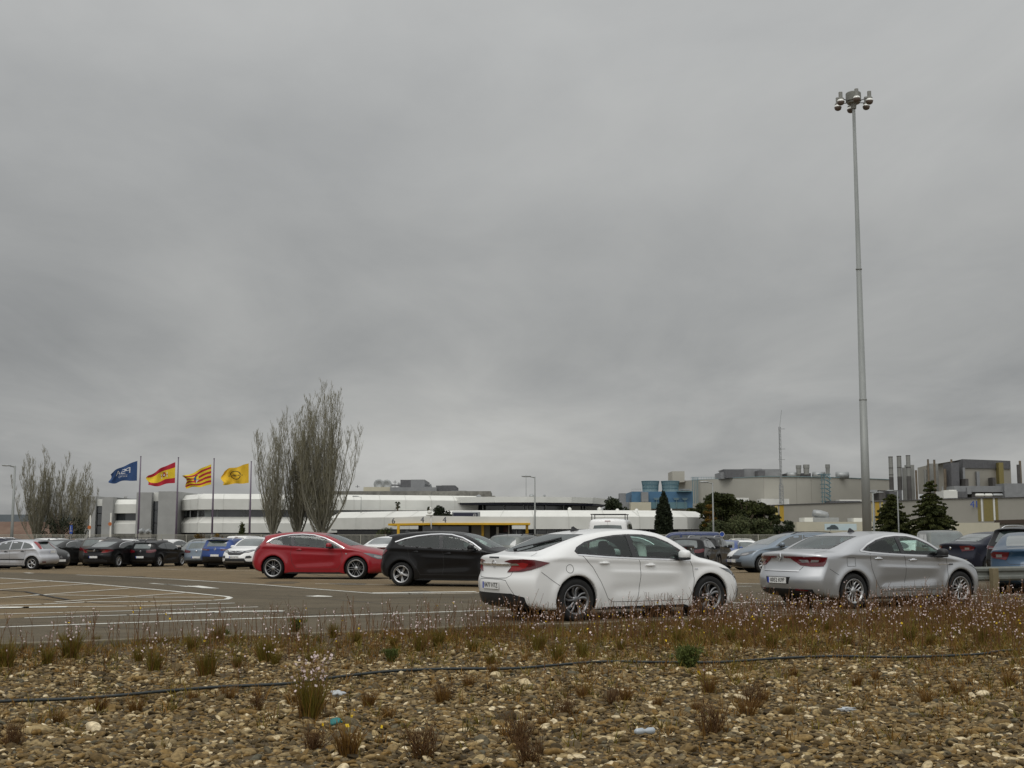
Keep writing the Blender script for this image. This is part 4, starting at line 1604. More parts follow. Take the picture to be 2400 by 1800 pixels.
T['van'] = CarType(vary(
    FAR, L=4.9, hw=.95, H=2.0, xr=.9, xf=3.95, R=.33, Ra=.385, belt=(1.15, -.02), tumble=.14, taper=0, recR=.14, recF=.5, crown=.05,
    profile=[(0.20, .25), (0.04, .30), (0.0, .5), (.02, 1.0), (.08, 1.6), (.14, 1.9), (.24, 1.97), (.6, 1.99), (2.0, 2.0), (3.0, 1.98), (3.35, 1.88), (3.75, 1.5), (4.05, 1.2),
             (4.5, 1.05), (4.75, .9), (4.88, .65), (4.88, .35), (4.7, .22), (2.2, .2), (.8, .22)],
    windows=[[(.25, 1.18), (.36, 1.74), (1.25, 1.78), (1.25, 1.16)], [(1.35, 1.16), (1.35, 1.78), (2.45, 1.78), (2.45, 1.14)], [(2.6, 1.13), (2.6, 1.78), (3.1, 1.76), (3.6, 1.35), (3.75, 1.13)]],
    win_door=[5, 5, 0], doors=[[(2.52, .3), (2.52, 1.12), (3.8, 1.1), (3.75, .75), (3.45, .3)]], bonnet=(4.1, 4.7),
    screen=((4.02, 1.27), (3.28, 1.93), .76, .66, (-.1, .03)), rear_glass=((.04, 1.20), (.115, 1.74), .70, .64, (0, .02)),
    seams=[(('side',), [(2.52, .3), (2.52, 1.85)], False), (('rear',), [(0, .35), (0, 1.9)], False)],
    patches=[('tail_light', M_lampred, ('rc',), rect(-.02, .1, .85, 1.3), .012), ('rear_brake_light', M_lampred, ('rear',), rect(-.13, .13, 1.86, 1.90), .008),
             ('headlight', M_lampdark, ('fc',), [(-.3, .75), (.3, .8), (.3, .98), (-.25, .95)], .01)],
    handles=[(2.7, .98)], mirror=(3.6, 1.2), plate_r=.8, extra=[], wheel_meshes=wheels('five', .33, .2)))


def roof_bars(root, H, xs, hw):
    for x in xs:
        m = MB()
        m.tube([(x, -hw, H + .14), (x, hw, H + .14)], .022, 6)
        for y in (-hw + .06, hw - .06):
            m.tube([(x, y, H - .08), (x, y, H + .14)], .02, 6)
        m.build('roof_bar', M_black, root)
# ---------------------------------------------------------------- ground, lot, lane, markings
KD = Vector((math.cos(R(27)), math.sin(R(27)), 0))      # direction of the kerb
KN = Vector((-math.sin(R(27)), math.cos(R(27)), 0))


def asphalt(name, c1, c2, crack=0.5, scale=0.35):
    m = bpy.data.materials.new(name)
    m.use_nodes = True
    nt = m.node_tree
    b = nt.nodes['Principled BSDF']
    b.inputs['Roughness'].default_value = 0.92
    b.inputs['Specular IOR Level'].default_value = 0.25
    N, L = nt.nodes.new, nt.links.new
    tc = N('ShaderNodeTexCoord')

    def noise(sc, det, rough=0.6, dist=0.0, stretch=None):
        n = N('ShaderNodeTexNoise')
        n.inputs['Scale'].default_value = sc
        n.inputs['Detail'].default_value = det
        n.inputs['Roughness'].default_value = rough
        n.inputs['Distortion'].default_value = dist
        if stretch:
            mp = N('ShaderNodeMapping')
            mp.inputs['Rotation'].default_value = (0, 0, R(-27))
            mp.inputs['Scale'].default_value = stretch
            L(tc.outputs['Object'], mp.inputs[0])
            L(mp.outputs[0], n.inputs['Vector'])
        else:
            L(tc.outputs['Object'], n.inputs['Vector'])
        return n.outputs['Fac']

    def ramp(f, a, b_, ca, cb):
        r = N('ShaderNodeValToRGB')
        r.color_ramp.elements[0].position = a
        r.color_ramp.elements[1].position = b_
        r.color_ramp.elements[0].color = (*ca, 1)
        r.color_ramp.elements[1].color = (*cb, 1)
        L(f, r.inputs[0])
        return r.outputs[0]

    def mul(a, b_, f=1.0):
        x = N('ShaderNodeMix')
        x.data_type = 'RGBA'
        x.blend_type = 'MULTIPLY'
        x.inputs[0].default_value = f
        L(a, x.inputs[6])
        L(b_, x.inputs[7])
        return x.outputs[2]
    big = ramp(noise(scale, 6, 0.6, 0.4, (0.45, 1.3, 1)), 0.35, 0.68, c1, c2)
    speck = ramp(noise(75, 3, 0.7), 0.36, 0.66, (0.62, 0.62, 0.62), (1.42, 1.40, 1.36))
    mid = ramp(noise(2.2, 5, 0.65, 0, (0.5, 1.6, 1)), 0.35, 0.7, (0.80,) * 3, (1.17,) * 3)
    c = mul(mul(big, speck), mid)
    v = N('ShaderNodeTexVoronoi')
    v.feature = 'DISTANCE_TO_EDGE'
    v.inputs['Scale'].default_value = 0.22
    mp = N('ShaderNodeMapping')
    L(tc.outputs['Object'], mp.inputs[0])
    ad = N('ShaderNodeVectorMath')
    ad.operation = 'ADD'
    nn = N('ShaderNodeTexNoise')
    nn.inputs['Scale'].default_value = 1.4
    nn.inputs['Detail'].default_value = 6
    L(tc.outputs['Object'], nn.inputs['Vector'])
    L(mp.outputs[0], ad.inputs[0])
    L(nn.outputs['Color'], ad.inputs[1])
    L(ad.outputs[0], v.inputs['Vector'])
    cr = ramp(v.outputs['Distance'], 0.0, 0.006, (1 - crack,) * 3, (1, 1, 1))
    c = mul(c, cr)
    L(c, b.inputs['Base Color'])
    bp = N('ShaderNodeBump')
    bp.inputs['Strength'].default_value = 0.5
    bp.inputs['Distance'].default_value = 0.01
    L(noise(60, 4, 0.7), bp.inputs['Height'])
    L(bp.outputs[0], b.inputs['Normal'])
    return m


M_far = asphalt('far_ground', (0.10, 0.09, 0.07), (0.13, 0.115, 0.09))
M_lot = asphalt('lot_asphalt', (0.135, 0.098, 0.052), (0.195, 0.145, 0.084), 0.45)
M_lane = asphalt('lane_asphalt', (0.090, 0.073, 0.048), (0.125, 0.102, 0.068), 0.35, 0.25)


def worn_paint():
    m = mat('road_paint', (0.70, 0.69, 0.63), 0.8, var=0.12, vscale=1.5)
    nt = m.node_tree
    b = nt.nodes['Principled BSDF']
    out = [n for n in nt.nodes if n.type == 'OUTPUT_MATERIAL'][0]
    N, L = nt.nodes.new, nt.links.new
    tr = N('ShaderNodeBsdfTransparent')
    n = N('ShaderNodeTexNoise')
    n.inputs['Scale'].default_value = 7.0
    n.inputs['Detail'].default_value = 8
    n.inputs['Roughness'].default_value = 0.75
    tc = N('ShaderNodeTexCoord')
    L(tc.outputs['Object'], n.inputs['Vector'])
    r = N('ShaderNodeValToRGB')
    r.color_ramp.elements[0].position = 0.54
    r.color_ramp.elements[1].position = 0.70
    L(n.outputs['Fac'], r.inputs[0])
    mx = N('ShaderNodeMixShader')
    L(r.outputs[0], mx.inputs[0])
    L(b.outputs[0], mx.inputs[1])
    L(tr.outputs[0], mx.inputs[2])
    L(mx.outputs[0], out.inputs[0])
    return m


M_line = worn_paint()

# one sheet to the horizon
ys = np.concatenate([np.arange(-60, 36, 12), np.arange(36, 76, 2.0), [90, 120, 200, 400, 900, 2500]])
xs = np.array([-2500, -600, -200, -60, -20, 0, 20, 60, 200, 600, 2500.0])
V = [(x, y, Gz(y)) for y in ys for x in xs]
nx_ = len(xs)
Fq = [(j * nx_ + i, j * nx_ + i + 1, (j + 1) * nx_ + i + 1, (j + 1) * nx_ + i) for j in range(len(ys) - 1) for i in range(nx_ - 1)]
MB().add(V, Fq).build('ground', M_far, kind='structure')


def sheet(poly, off, mb=None, step=2.0):
    """lay a polygon on the ground at the given height; cut in strips so that it follows the slope"""
    mb = mb or MB()
    P = [Vector((p[0], p[1])) for p in poly]
    y0, y1 = min(p.y for p in P), max(p.y for p in P)
    cuts = [y0] + [c for c in ys if y0 < c < y1 and 34 < c < 78] + [y1]

    def clip(Q, yv, keep_above):
        o = []
        for i in range(len(Q)):
            a, b = Q[i], Q[(i + 1) % len(Q)]
            ia = (a.y >= yv) if keep_above else (a.y <= yv)
            ib = (b.y >= yv) if keep_above else (b.y <= yv)
            if ia:
                o.append(a)
            if ia != ib:
                t = (yv - a.y) / (b.y - a.y)
                o.append(a + (b - a) * t)
        return o
    for a, b in zip(cuts[:-1], cuts[1:]):
        Q = clip(clip(P, a, True), b, False)
        if len(Q) >= 3:
            mb.add([(q.x, q.y, gz_lin(q.y) + off) for q in Q], [tuple(range(len(Q)))])
    return mb


def gz_lin(y):
    return float(np.interp(y, ys, [Gz(v) for v in ys]))


def gp(px, py):
    g = ground(px, py)
    return (g.x, g.y)


# parking lot surface
sheet([(-140, 5), (160, 5), (160, 118), (-140, 118)], 0.004).build('parking_lot', M_lot, kind='structure')
# lane: the darker strip that sweeps from the left past the arrow and runs on behind the kerb
lane = [gp(-300, 1333), gp(0, 1341), gp(190, 1347), gp(400, 1356), gp(600, 1368), gp(780, 1382), gp(900, 1391), gp(1060, 1393), gp(1250, 1388), gp(1750, 1368), gp(2400, 1350), gp(2800, 1340)]
near = [(30, 34), (16, 26), (6, 21.5), (0, 18.6), (-7, 15.0), (-16, 10.6), (-16, 13.0), gp(0, 1452), gp(300, 1430), gp(540, 1403), gp(535, 1398), gp(400, 1385), gp(200, 1368), gp(0, 1355), gp(-300, 1341)]
mb = MB()
tri = geometry.tessellate_polygon([[Vector((p[0], p[1], 0)) for p in lane + near]])
pp = lane + near
for t in tri:
    sheet([pp[i] for i in t], 0.008, mb)
mb.build('lane', M_lane, kind='structure')


def stripe(pts, w, off=0.012, mb=None):
    """painted line along picture points"""
    mb = mb or MB()
    P = [Vector(gp(*p)) for p in pts]
    for a, b in zip(P[:-1], P[1:]):
        d = (b - a)
        n = Vector((-d.y, d.x)).normalized() * w / 2
        e = d.normalized() * w * 0.2
        sheet([a - n - e, b - n + e, b + n + e, a + n - e], off, mb)
    return mb


def wpts(pts):
    return pts


mk = MB()
# kerb-side edge line
Lp = [(-7.8, 18.9), (-0.6, 23.0), (4.6, 25.6), (10.8, 28.6), (22, 34.2)]
Lp = [(-14, 15.6)] + Lp
for a, b in zip(Lp[:-1], Lp[1:]):
    a, b = Vector(a), Vector(b)
    d = (b - a).normalized()
    n = Vector((-d.y, d.x)) * 0.06
    sheet([a - n, b - n, b + n, a + n], 0.012, mk)
mk.build('edge_line', M_line, kind='structure')
mk = MB()
stripe([(-60, 1353), (0, 1355.5), (110, 1362), (200, 1368), (300, 1377), (400, 1386), (500, 1396), (530, 1399), (540, 1402), (530, 1406), (500, 1408), (350, 1411), (200, 1412), (100, 1417), (-60, 1422)], 0.12, 0.0125, mk)
mk.build('island_outline', M_line, kind='structure')
mk = MB()
for q in ([(-60, 1373), (120, 1362)], [(-60, 1387), (210, 1369)], [(-60, 1407), (300, 1380)], [(130, 1412), (430, 1391)],
          [(320, 1401), (500, 1401)], [(80, 1395), (300, 1398)]):
    stripe(q, 0.09, 0.0145, mk)
mk.build('island_hatching', M_line, kind='structure')
mk = MB()
stripe([(-40, 1424), (120, 1424), (300, 1422), (548, 1415)], 0.10, 0.0145, mk)
stripe([(-40, 1427), (60, 1425), (150, 1424)], 0.30, 0.0165, mk)
stripe([(-40, 1442), (150, 1437), (350, 1432), (603, 1424)], 0.08, 0.0145, mk)
stripe([(60, 1450), (300, 1443), (500, 1437), (655, 1433)], 0.10, 0.0145, mk)
stripe([(400, 1439), (520, 1435), (660, 1434)], 0.22, 0.0165, mk)
mk.build('bay_lines', M_line, kind='structure')
mk = MB()
stripe([(180, 1348), (300, 1353), (420, 1359), (600, 1370), (760, 1383), (880, 1392), (960, 1393), (1110, 1391), (1135, 1390)], 0.10, 0.0125, mk)
stripe([(880, 1391), (1110, 1388)], 0.30, 0.0145, mk)
stripe([(380, 1334), (420, 1336), (600, 1339), (760, 1343)], 0.08, 0.0125, mk)
stripe([(60, 1343), (75, 1344)], 0.2, 0.0125, mk)
stripe([(740, 1369), (1000, 1372), (1125, 1372)], 0.07, 0.0125, mk)
stripe([(735, 1360), (1100, 1360)], 0.05, 0.0125, mk)
stripe([(1725, 1368), (1800, 1370)], 0.10, 0.0125, mk)
stripe([(1725, 1375), (1760, 1375)], 0.10, 0.0125, mk)
stripe([(1640, 1340), (1790, 1341)], 0.07, 0.0125, mk)
stripe([(0, 1334), (140, 1330), (560, 1334)], 0.05, 0.0125, mk)
mk.build('lane_lines', M_line, kind='structure')
mk = MB()
sheet([gp(356, 1367.5), gp(440, 1374), (gp(440, 1376.5))], 0.0125, mk)
stripe([(356, 1368), (460, 1376)], 0.16, 0.0125, mk)
sheet([gp(438, 1375), gp(466, 1374), gp(515, 1380.5), gp(476, 1379.5)], 0.0145, mk)
sheet([gp(440, 1376), gp(470, 1378), gp(515, 1380.5), gp(470, 1374.5)], 0.0165, mk)
mk.build('lane_arrow', M_line, kind='structure')
mk = MB()
sheet([gp(714, 1398), gp(738, 1399.5), gp(780, 1399.6), gp(776, 1398.4), gp(752, 1397), gp(744, 1396.6), gp(734, 1397.6)], 0.0125, mk)
mk.build('lane_arrow', M_line, kind='structure')

# dark repaired seams in the lot
M_tar = mat('tar', (0.03, 0.028, 0.025), 0.8)
mk = MB()
stripe([(-40, 1382), (60, 1388), (120, 1400), (160, 1407)], 0.10, 0.0175, mk)
stripe([(640, 1338), (760, 1350), (1100, 1362)], 0.06, 0.0105, mk)
stripe([(600, 1405), (760, 1404), (900, 1416), (1100, 1412)], 0.05, 0.0105, mk)
stripe([(640, 1436), (730, 1442), (900, 1436)], 0.05, 0.0105, mk)
mk.build('tar_seam', M_tar, kind='structure')
# hairline cracks in the lot and the lane
M_crack = mat('crack_dirt', (0.045, 0.038, 0.028), 0.9)
gc = random.Random(3)
mk = MB()
for (px0, py0, px1, py1) in ((560, 1348, 900, 1352), (610, 1372, 1000, 1380), (880, 1366, 1120, 1371), (300, 1341, 590, 1346), (30, 1401, 300, 1418), (540, 1420, 900, 1411), (900, 1402, 1110, 1400),
                             (640, 1452, 1100, 1440), (60, 1466, 420, 1478), (1725, 1356, 1790, 1358), (1730, 1392, 1800, 1390), (20, 1338, 250, 1336), (200, 1398, 480, 1404), (700, 1428, 1060, 1421)):
    P_ = []
    n_ = 9
    for i in range(n_ + 1):
        t = i / n_
        P_.append((px0 + (px1 - px0) * t, py0 + (py1 - py0) * t + gc.uniform(-1.3, 1.3)))
    stripe(P_, gc.uniform(.025, .05), 0.0105, mk)
mk.build('cracks', M_crack, kind='structure')
# darker oil stained patches where cars stand
mk = MB()
for (px_, py_, w_, h_) in ((660, 1366, 70, 3), (820, 1369, 90, 3), (980, 1388, 60, 3.5), (1120, 1412, 80, 4), (300, 1352, 80, 2), (90, 1345, 60, 2), (560, 1392, 50, 3), (860, 1440, 120, 4)):
    pts = []
    for k in range(14):
        a = 6.283 * k / 14
        r_ = gc.uniform(.6, 1.15)
        pts.append(gp(px_ + w_ * r_ * math.cos(a) * .6, py_ + h_ * r_ * math.sin(a)))
    sheet(pts, 0.0095, mk)
mk.build('oil_stains', asphalt('stained_asphalt', (0.085, 0.068, 0.044), (0.11, 0.088, 0.058)), kind='structure')

# kerb: short concrete pieces between the lot and the gravel bed
KO = 16.3                                      # distance of the kerb line from the camera along KN
M_kerb = mat('kerb_concrete', (0.12, 0.10, 0.065), 0.95, col2=(0.20, 0.17, 0.115), vscale=5, bump=0.6, bscale=30)


def kp(s_, o, z=0.0):
    """point s_ metres along the kerb, o metres beyond it"""
    p = KD * s_ + KN * (KO + o)
    return Vector((p.x, p.y, z))


kb = MB()
s_ = -30.0
while s_ < 60:
    z = 0.10 + random.uniform(-.008, .008)
    j = random.uniform(-.012, .012)
    a, b, c, d = kp(s_ + .008, -0.14 + j), kp(s_ + .99, -0.14 + j), kp(s_ + .99, j), kp(s_ + .008, j)
    kb.add([(p.x, p.y, zz) for zz in (-0.05, z) for p in (a, b, c, d)], [(0, 3, 2, 1), (4, 5, 6, 7), (0, 1, 5, 4), (1, 2, 6, 5), (2, 3, 7, 6), (3, 0, 4, 7)])
    s_ += 1.0
kb.build('kerb', M_kerb, kind='structure', bevel=0.012)

# ---------------------------------------------------------------- gravel bed
M_soil = mat('bed_soil', (0.038, 0.025, 0.009), 0.95, col2=(0.105, 0.070, 0.028), vscale=6, bump=1.0, bscale=18, detail=8)


def bedz(x, y):
    return 0.045 + 0.028 * math.sin(x * .9 + 1.3) * math.sin(y * .7) + 0.018 * math.sin(x * 2.3 + y * 1.9)


def bedz_np(x, y):
    return 0.045 + 0.028 * np.sin(x * .9 + 1.3) * np.sin(y * .7) + 0.018 * np.sin(x * 2.3 + y * 1.9)


Vb, Fb = [], []
na, nb = 130, 60
for i in range(na + 1):
    s_ = -22 + 62 * i / na
    for j in range(nb + 1):
        o = -0.145 - 22 * (j / nb) ** 1.1
        p = kp(s_, o)
        z = bedz(p.x, p.y) if j else 0.02
        Vb.append((p.x, p.y, z))
for i in range(na):
    for j in range(nb):
        a = i * (nb + 1) + j
        Fb.append((a, a + 1, a + nb + 2, a + nb + 1))
MB().add(Vb, Fb).build('bed_soil', M_soil, smooth=True, kind='structure')


def ico(level):
    t = (1 + 5 ** .5) / 2
    v = [(-1, t, 0), (1, t, 0), (-1, -t, 0), (1, -t, 0), (0, -1, t), (0, 1, t), (0, -1, -t), (0, 1, -t), (t, 0, -1), (t, 0, 1), (-t, 0, -1), (-t, 0, 1)]
    f = [(0, 11, 5), (0, 5, 1), (0, 1, 7), (0, 7, 10), (0, 10, 11), (1, 5, 9), (5, 11, 4), (11, 10, 2), (10, 7, 6), (7, 1, 8), (3, 9, 4), (3, 4, 2), (3, 2, 6), (3, 6, 8), (3, 8, 9),
         (4, 9, 5), (2, 4, 11), (6, 2, 10), (8, 6, 7), (9, 8, 1)]
    v = [np.array(p) / np.linalg.norm(p) for p in v]
    for _ in range(level):
        cache, nf = {}, []

        def mid(a, b):
            k = (min(a, b), max(a, b))
            if k not in cache:
                m_ = (v[a] + v[b]) / 2
                v.append(m_ / np.linalg.norm(m_))
                cache[k] = len(v) - 1
            return cache[k]
        for a, b, c in f:
            x, y, z = mid(a, b), mid(b, c), mid(c, a)
            nf += [(a, x, z), (b, y, x), (c, z, y), (x, y, z)]
        f = nf
    return np.array(v), np.array(f)


def stone_mat():
    m = bpy.data.materials.new('gravel')
    m.use_nodes = True
    nt = m.node_tree
    b = nt.nodes['Principled BSDF']
    b.inputs['Roughness'].default_value = 0.85
    b.inputs['Specular IOR Level'].default_value = 0.3
    N, L = nt.nodes.new, nt.links.new
    g = N('ShaderNodeNewGeometry')
    r = N('ShaderNodeValToRGB')
    cr = r.color_ramp
    cr.interpolation = 'LINEAR'
    cols = [(0.0, (.030, .021, .009)), (.10, (.065, .044, .017)), (.22, (.135, .088, .033)), (.34, (.085, .063, .032)), (.46, (.20, .135, .055)), (.56, (.15, .090, .026)),
            (.64, (.085, .080, .060)), (.72, (.26, .185, .086)), (.81, (.155, .115, .062)), (.91, (.33, .255, .135)), (1.0, (.58, .50, .36))]
    cr.elements[0].color = (*cols[0][1], 1)
    cr.elements[1].color = (*cols[-1][1], 1)
    for p, c in cols[1:-1]:
        e = cr.elements.new(p)
        e.color = (*c, 1)
    L(g.outputs['Random Per Island'], r.inputs[0])
    tc = N('ShaderNodeTexCoord')
    n = N('ShaderNodeTexNoise')
    n.inputs['Scale'].default_value = 45
    n.inputs['Detail'].default_value = 5
    L(tc.outputs['Object'], n.inputs['Vector'])
    r2 = N('ShaderNodeValToRGB')
    r2.color_ramp.elements[0].position = .3
    r2.color_ramp.elements[1].position = .72
    r2.color_ramp.elements[0].color = (.62, .60, .54, 1)
    r2.color_ramp.elements[1].color = (1.55, 1.50, 1.38, 1)
    L(n.outputs['Fac'], r2.inputs[0])
    mx = N('ShaderNodeMix')
    mx.data_type = 'RGBA'
    mx.blend_type = 'MULTIPLY'
    mx.inputs[0].default_value = 1
    L(r.outputs[0], mx.inputs[6])
    L(r2.outputs[0], mx.inputs[7])
    L(mx.outputs[2], b.inputs['Base Color'])
    return m


M_stone = stone_mat()


def stones(x, y, size, level, zoff=0.0):
    n = len(x)
    v0, f0 = ico(level)
    k = len(v0)
    ax = np.stack([size * rng.uniform(.85, 1.6, n), size * rng.uniform(.6, 1.05, n), size * rng.uniform(.26, .62, n)], 1)
    V = v0[None] * np.ones((n, 1, 1))
    # lumpy outline
    for _ in range(2):
        w = rng.normal(size=(n, 1, 3)) * 1.3
        ph = rng.uniform(0, 6, (n, 1))
        V = V * (1 + 0.09 * np.sin((V * w).sum(2) * 2 + ph))[..., None]
    V = V * ax[:, None, :]
    a = rng.uniform(0, 6.28, n)
    tx, ty = rng.normal(0, .25, n), rng.normal(0, .3, n)
    ca, sa = np.cos(a), np.sin(a)
    # tilt about x then y, then spin about z
    cx, sx = np.cos(tx)[:, None], np.sin(tx)[:, None]
    Y1 = V[..., 1] * cx - V[..., 2] * sx
    Z1 = V[..., 1] * sx + V[..., 2] * cx
    cy, sy = np.cos(ty)[:, None], np.sin(ty)[:, None]
    X2 = V[..., 0] * cy + Z1 * sy
    Z2 = -V[..., 0] * sy + Z1 * cy
    X3 = X2 * ca[:, None] - Y1 * sa[:, None] + x[:, None]
    Y3 = X2 * sa[:, None] + Y1 * ca[:, None] + y[:, None]
    Z3 = Z2 + (bedz_np(x, y) + ax[:, 2] * rng.uniform(.05, .75, n) + zoff)[:, None]
    W = np.stack([X3, Y3, Z3], 2).reshape(-1, 3)
    Fs = (f0[None] + (np.arange(n) * k)[:, None, None]).reshape(-1, 3)
    return W, Fs


def scatter(dens, y0, y1, pad=2.4, bed=True):
    """random points inside the view wedge (a little wider), on the gravel side of the kerb"""
    w = 0.44
    A = w * (y1 ** 2 - y0 ** 2) + 2 * pad * (y1 - y0)
    n = int(A * dens)
    y = np.sqrt(rng.uniform(y0 ** 2, y1 ** 2, n))
    x = rng.uniform(-1, 1, n) * (w * y + pad)
    o = -x * math.sin(R(27)) + y * math.cos(R(27)) - KO
    k = o < -0.20 if bed else (o > -0.1)
    return x[k], y[k], o[k]


def gravel():
    Vs, Fs_, off = [], [], 0
    for (d, y0, y1, s0, s1, lv) in ((420, 6.8, 9.8, .015, .045, 2), (380, 9.8, 13.5, .016, .044, 1), (190, 13.5, 19, .018, .045, 1), (60, 19, 27, .018, .04, 1),
                                    (700, 6.8, 10.5, .006, .017, 1), (430, 10.5, 15, .008, .018, 0), (200, 15, 24, .008, .018, 0)):
        x, y, o = scatter(d, y0, y1)
        # fewer stones where the weeds grow near the kerb
        keep = rng.uniform(0, 1, len(x)) < np.clip(0.18 + (-o - 1.0) / 3.2, 0.18, 1) if s0 > .01 else np.ones(len(x), bool)
        x, y = x[keep], y[keep]
        sz = s0 + (s1 - s0) * rng.beta(1.3, 3.2, len(x))
        V_, F_ = stones(x, y, sz, lv)
        Vs.append(V_)
        Fs_.append(F_ + off)
        off += len(V_)
    x, y, o = scatter(1.6, 6.9, 13)
    V_, F_ = stones(x, y, rng.uniform(.045, .075, len(x)), 2)
    Vs.append(V_)
    Fs_.append(F_ + off)
    me = npmesh('gravel', np.concatenate(Vs), np.concatenate(Fs_), M_stone, True)
    link(me, 'gravel', kind='stuff')


gravel()

# black irrigation pipe
hp = [(-120, 1652), (0, 1640), (200, 1630), (380, 1618), (520, 1607), (678, 1597), (800, 1584), (922, 1575), (1060, 1568), (1200, 1566), (1300, 1560), (1417, 1553), (1550, 1552), (1688, 1549),
      (1830, 1543), (1960, 1539), (2120, 1538), (2285, 1534), (2340, 1528), (2385, 1522), (2480, 1512)]
P = []
for i, p in enumerate(hp):
    g = ground(p[0], p[1], 0.09)
    P.append(Vector((g.x, g.y, .5 * bedz(g.x, g.y) + 0.065)))
Q = []
for i in range(len(P) - 1):
    for k in range(6):
        t = k / 6
        a = P[max(i - 1, 0)]
        b, c = P[i], P[i + 1]
        d = P[min(i + 2, len(P) - 1)]
        Q.append(0.5 * ((2 * b) + (c - a) * t + (2 * a - 5 * b + 4 * c - d) * t * t + (3 * b - a - 3 * c + d) * t ** 3))
Q.append(P[-1])
MB().tube(Q, 0.0135, 8).build('irrigation_pipe', mat('black_pipe', (0.012, 0.017, 0.017), 0.45, var=.3), smooth=True, label='black plastic irrigation pipe snaking across the gravel bed', cat='pipe')
# ---------------------------------------------------------------- buildings behind the lot
GF = -0.50                                     # ground level behind the fence
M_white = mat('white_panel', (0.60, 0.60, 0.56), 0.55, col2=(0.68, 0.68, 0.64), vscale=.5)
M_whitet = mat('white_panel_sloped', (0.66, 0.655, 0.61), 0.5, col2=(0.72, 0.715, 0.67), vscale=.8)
M_grey = mat('grey_render', (0.28, 0.28, 0.27), 0.85, col2=(0.34, 0.34, 0.33), vscale=.6)
M_glassb = mat('building_glass', (0.030, 0.034, 0.038), 0.12, coat=.8, var=.5, vscale=.3)
M_blind = mat('window_blind', (0.22, 0.24, 0.24), 0.35, var=.2, vscale=.7)
M_navy = mat('navy_fascia', (0.02, 0.022, 0.045), 0.5)
M_dark = mat('dark_base', (0.045, 0.045, 0.048), 0.8, var=.3, vscale=.5)
M_roof = mat('flat_roof', (0.20, 0.195, 0.18), 0.9, var=.2)
M_rough = mat('weathered_parapet', (0.13, 0.125, 0.11), 0.95, col2=(0.26, 0.25, 0.22), vscale=.9, detail=8)
M_metal = mat('grey_cladding', (0.22, 0.225, 0.23), 0.55, .2, var=.1, vscale=1)
M_metald = mat('dark_louvre', (0.10, 0.10, 0.105), 0.7, var=.2, vscale=2)  # dark tone lightened: distance haze is put into the colour
M_beige = mat('beige_cladding', (0.36, 0.345, 0.30), 0.7, col2=(0.41, 0.395, 0.345), vscale=.12)
M_beige2 = mat('grey_beige_wall', (0.27, 0.26, 0.225), 0.75, col2=(0.31, 0.295, 0.26), vscale=.15)
M_cream = mat('cream_wall', (0.48, 0.45, 0.35), 0.8, var=.06, vscale=.5)
M_bluec = mat('blue_cladding', (0.055, 0.14, 0.24), 0.5, var=.12, vscale=.6)
M_teal = mat('teal_tower', (0.16, 0.235, 0.25), 0.6, col2=(0.21, 0.29, 0.30), vscale=.8)
M_tealm = mat('teal_steel', (0.10, 0.19, 0.22), 0.5)
M_yellow = mat('yellow_steel', (0.62, 0.36, 0.015), 0.5, var=.08)
M_ystripe = mat('ochre_panel', (0.42, 0.27, 0.03), 0.6, var=.1)
M_ypale = mat('pale_yellow_panel', (0.55, 0.45, 0.16), 0.6)
M_olive = mat('olive_panel', (0.19, 0.155, 0.05), 0.6, var=.1)
M_stack = mat('stack_steel', (0.20, 0.20, 0.19), 0.6, .3, col2=(0.27, 0.27, 0.25), vscale=.6)
M_stackd = mat('stack_dark', (0.075, 0.07, 0.066), 0.8, var=.2, vscale=.6)
M_rust = mat('rusty_pipe', (0.15, 0.12, 0.085), 0.8, var=.3, vscale=.8)
M_galv = mat('galvanised', (0.33, 0.34, 0.34), 0.5, .5, var=.1)
M_blueletter = mat('blue_lettering', (0.03, 0.07, 0.30), 0.6)


def extrude(mb, plan, section, caps=True):
    """plan [(x, y)] from left to right, section [(outward, z)] closed; outward means towards the camera"""
    P = [Vector(p) for p in plan]
    N_ = []
    for i in range(len(P)):
        a, b = P[max(i - 1, 0)], P[min(i + 1, len(P) - 1)]
        d = (b - a).normalized()
        n = Vector((d.y, -d.x))
        if 0 < i < len(P) - 1:
            d1, d2 = (P[i] - P[i - 1]).normalized(), (P[i + 1] - P[i]).normalized()
            n1 = Vector((d1.y, -d1.x))
            n2 = Vector((d2.y, -d2.x))
            n = (n1 + n2).normalized()
            n = n / max(n.dot(n1), .4)
        N_.append(n)
    k = len(section)
    V = [(p.x + n.x * o, p.y + n.y * o, z) for p, n in zip(P, N_) for o, z in section]
    Fc = []
    for i in range(len(P) - 1):
        for j in range(k):
            j2 = (j + 1) % k
            Fc.append((i * k + j, (i + 1) * k + j, (i + 1) * k + j2, i * k + j2))
    if caps:
        Fc.append(tuple(range(k)))
        Fc.append(tuple((len(P) - 1) * k + j for j in range(k))[::-1])
    return mb.add(V, Fc)


def pbox(mb, px0, px1, py0, py1, Y, depth=10, z0=None):
    """box whose front face fills the picture rectangle at distance Y"""
    zt = PZ(py0, Y)
    zb = PZ(py1, Y) if z0 is None else z0
    return mb.box(PX(px0, Y), PX(px1, Y), Y, Y + depth, zb, zt)


M_jointl = mat('panel_joint', (0.54, 0.54, 0.50), 0.7)


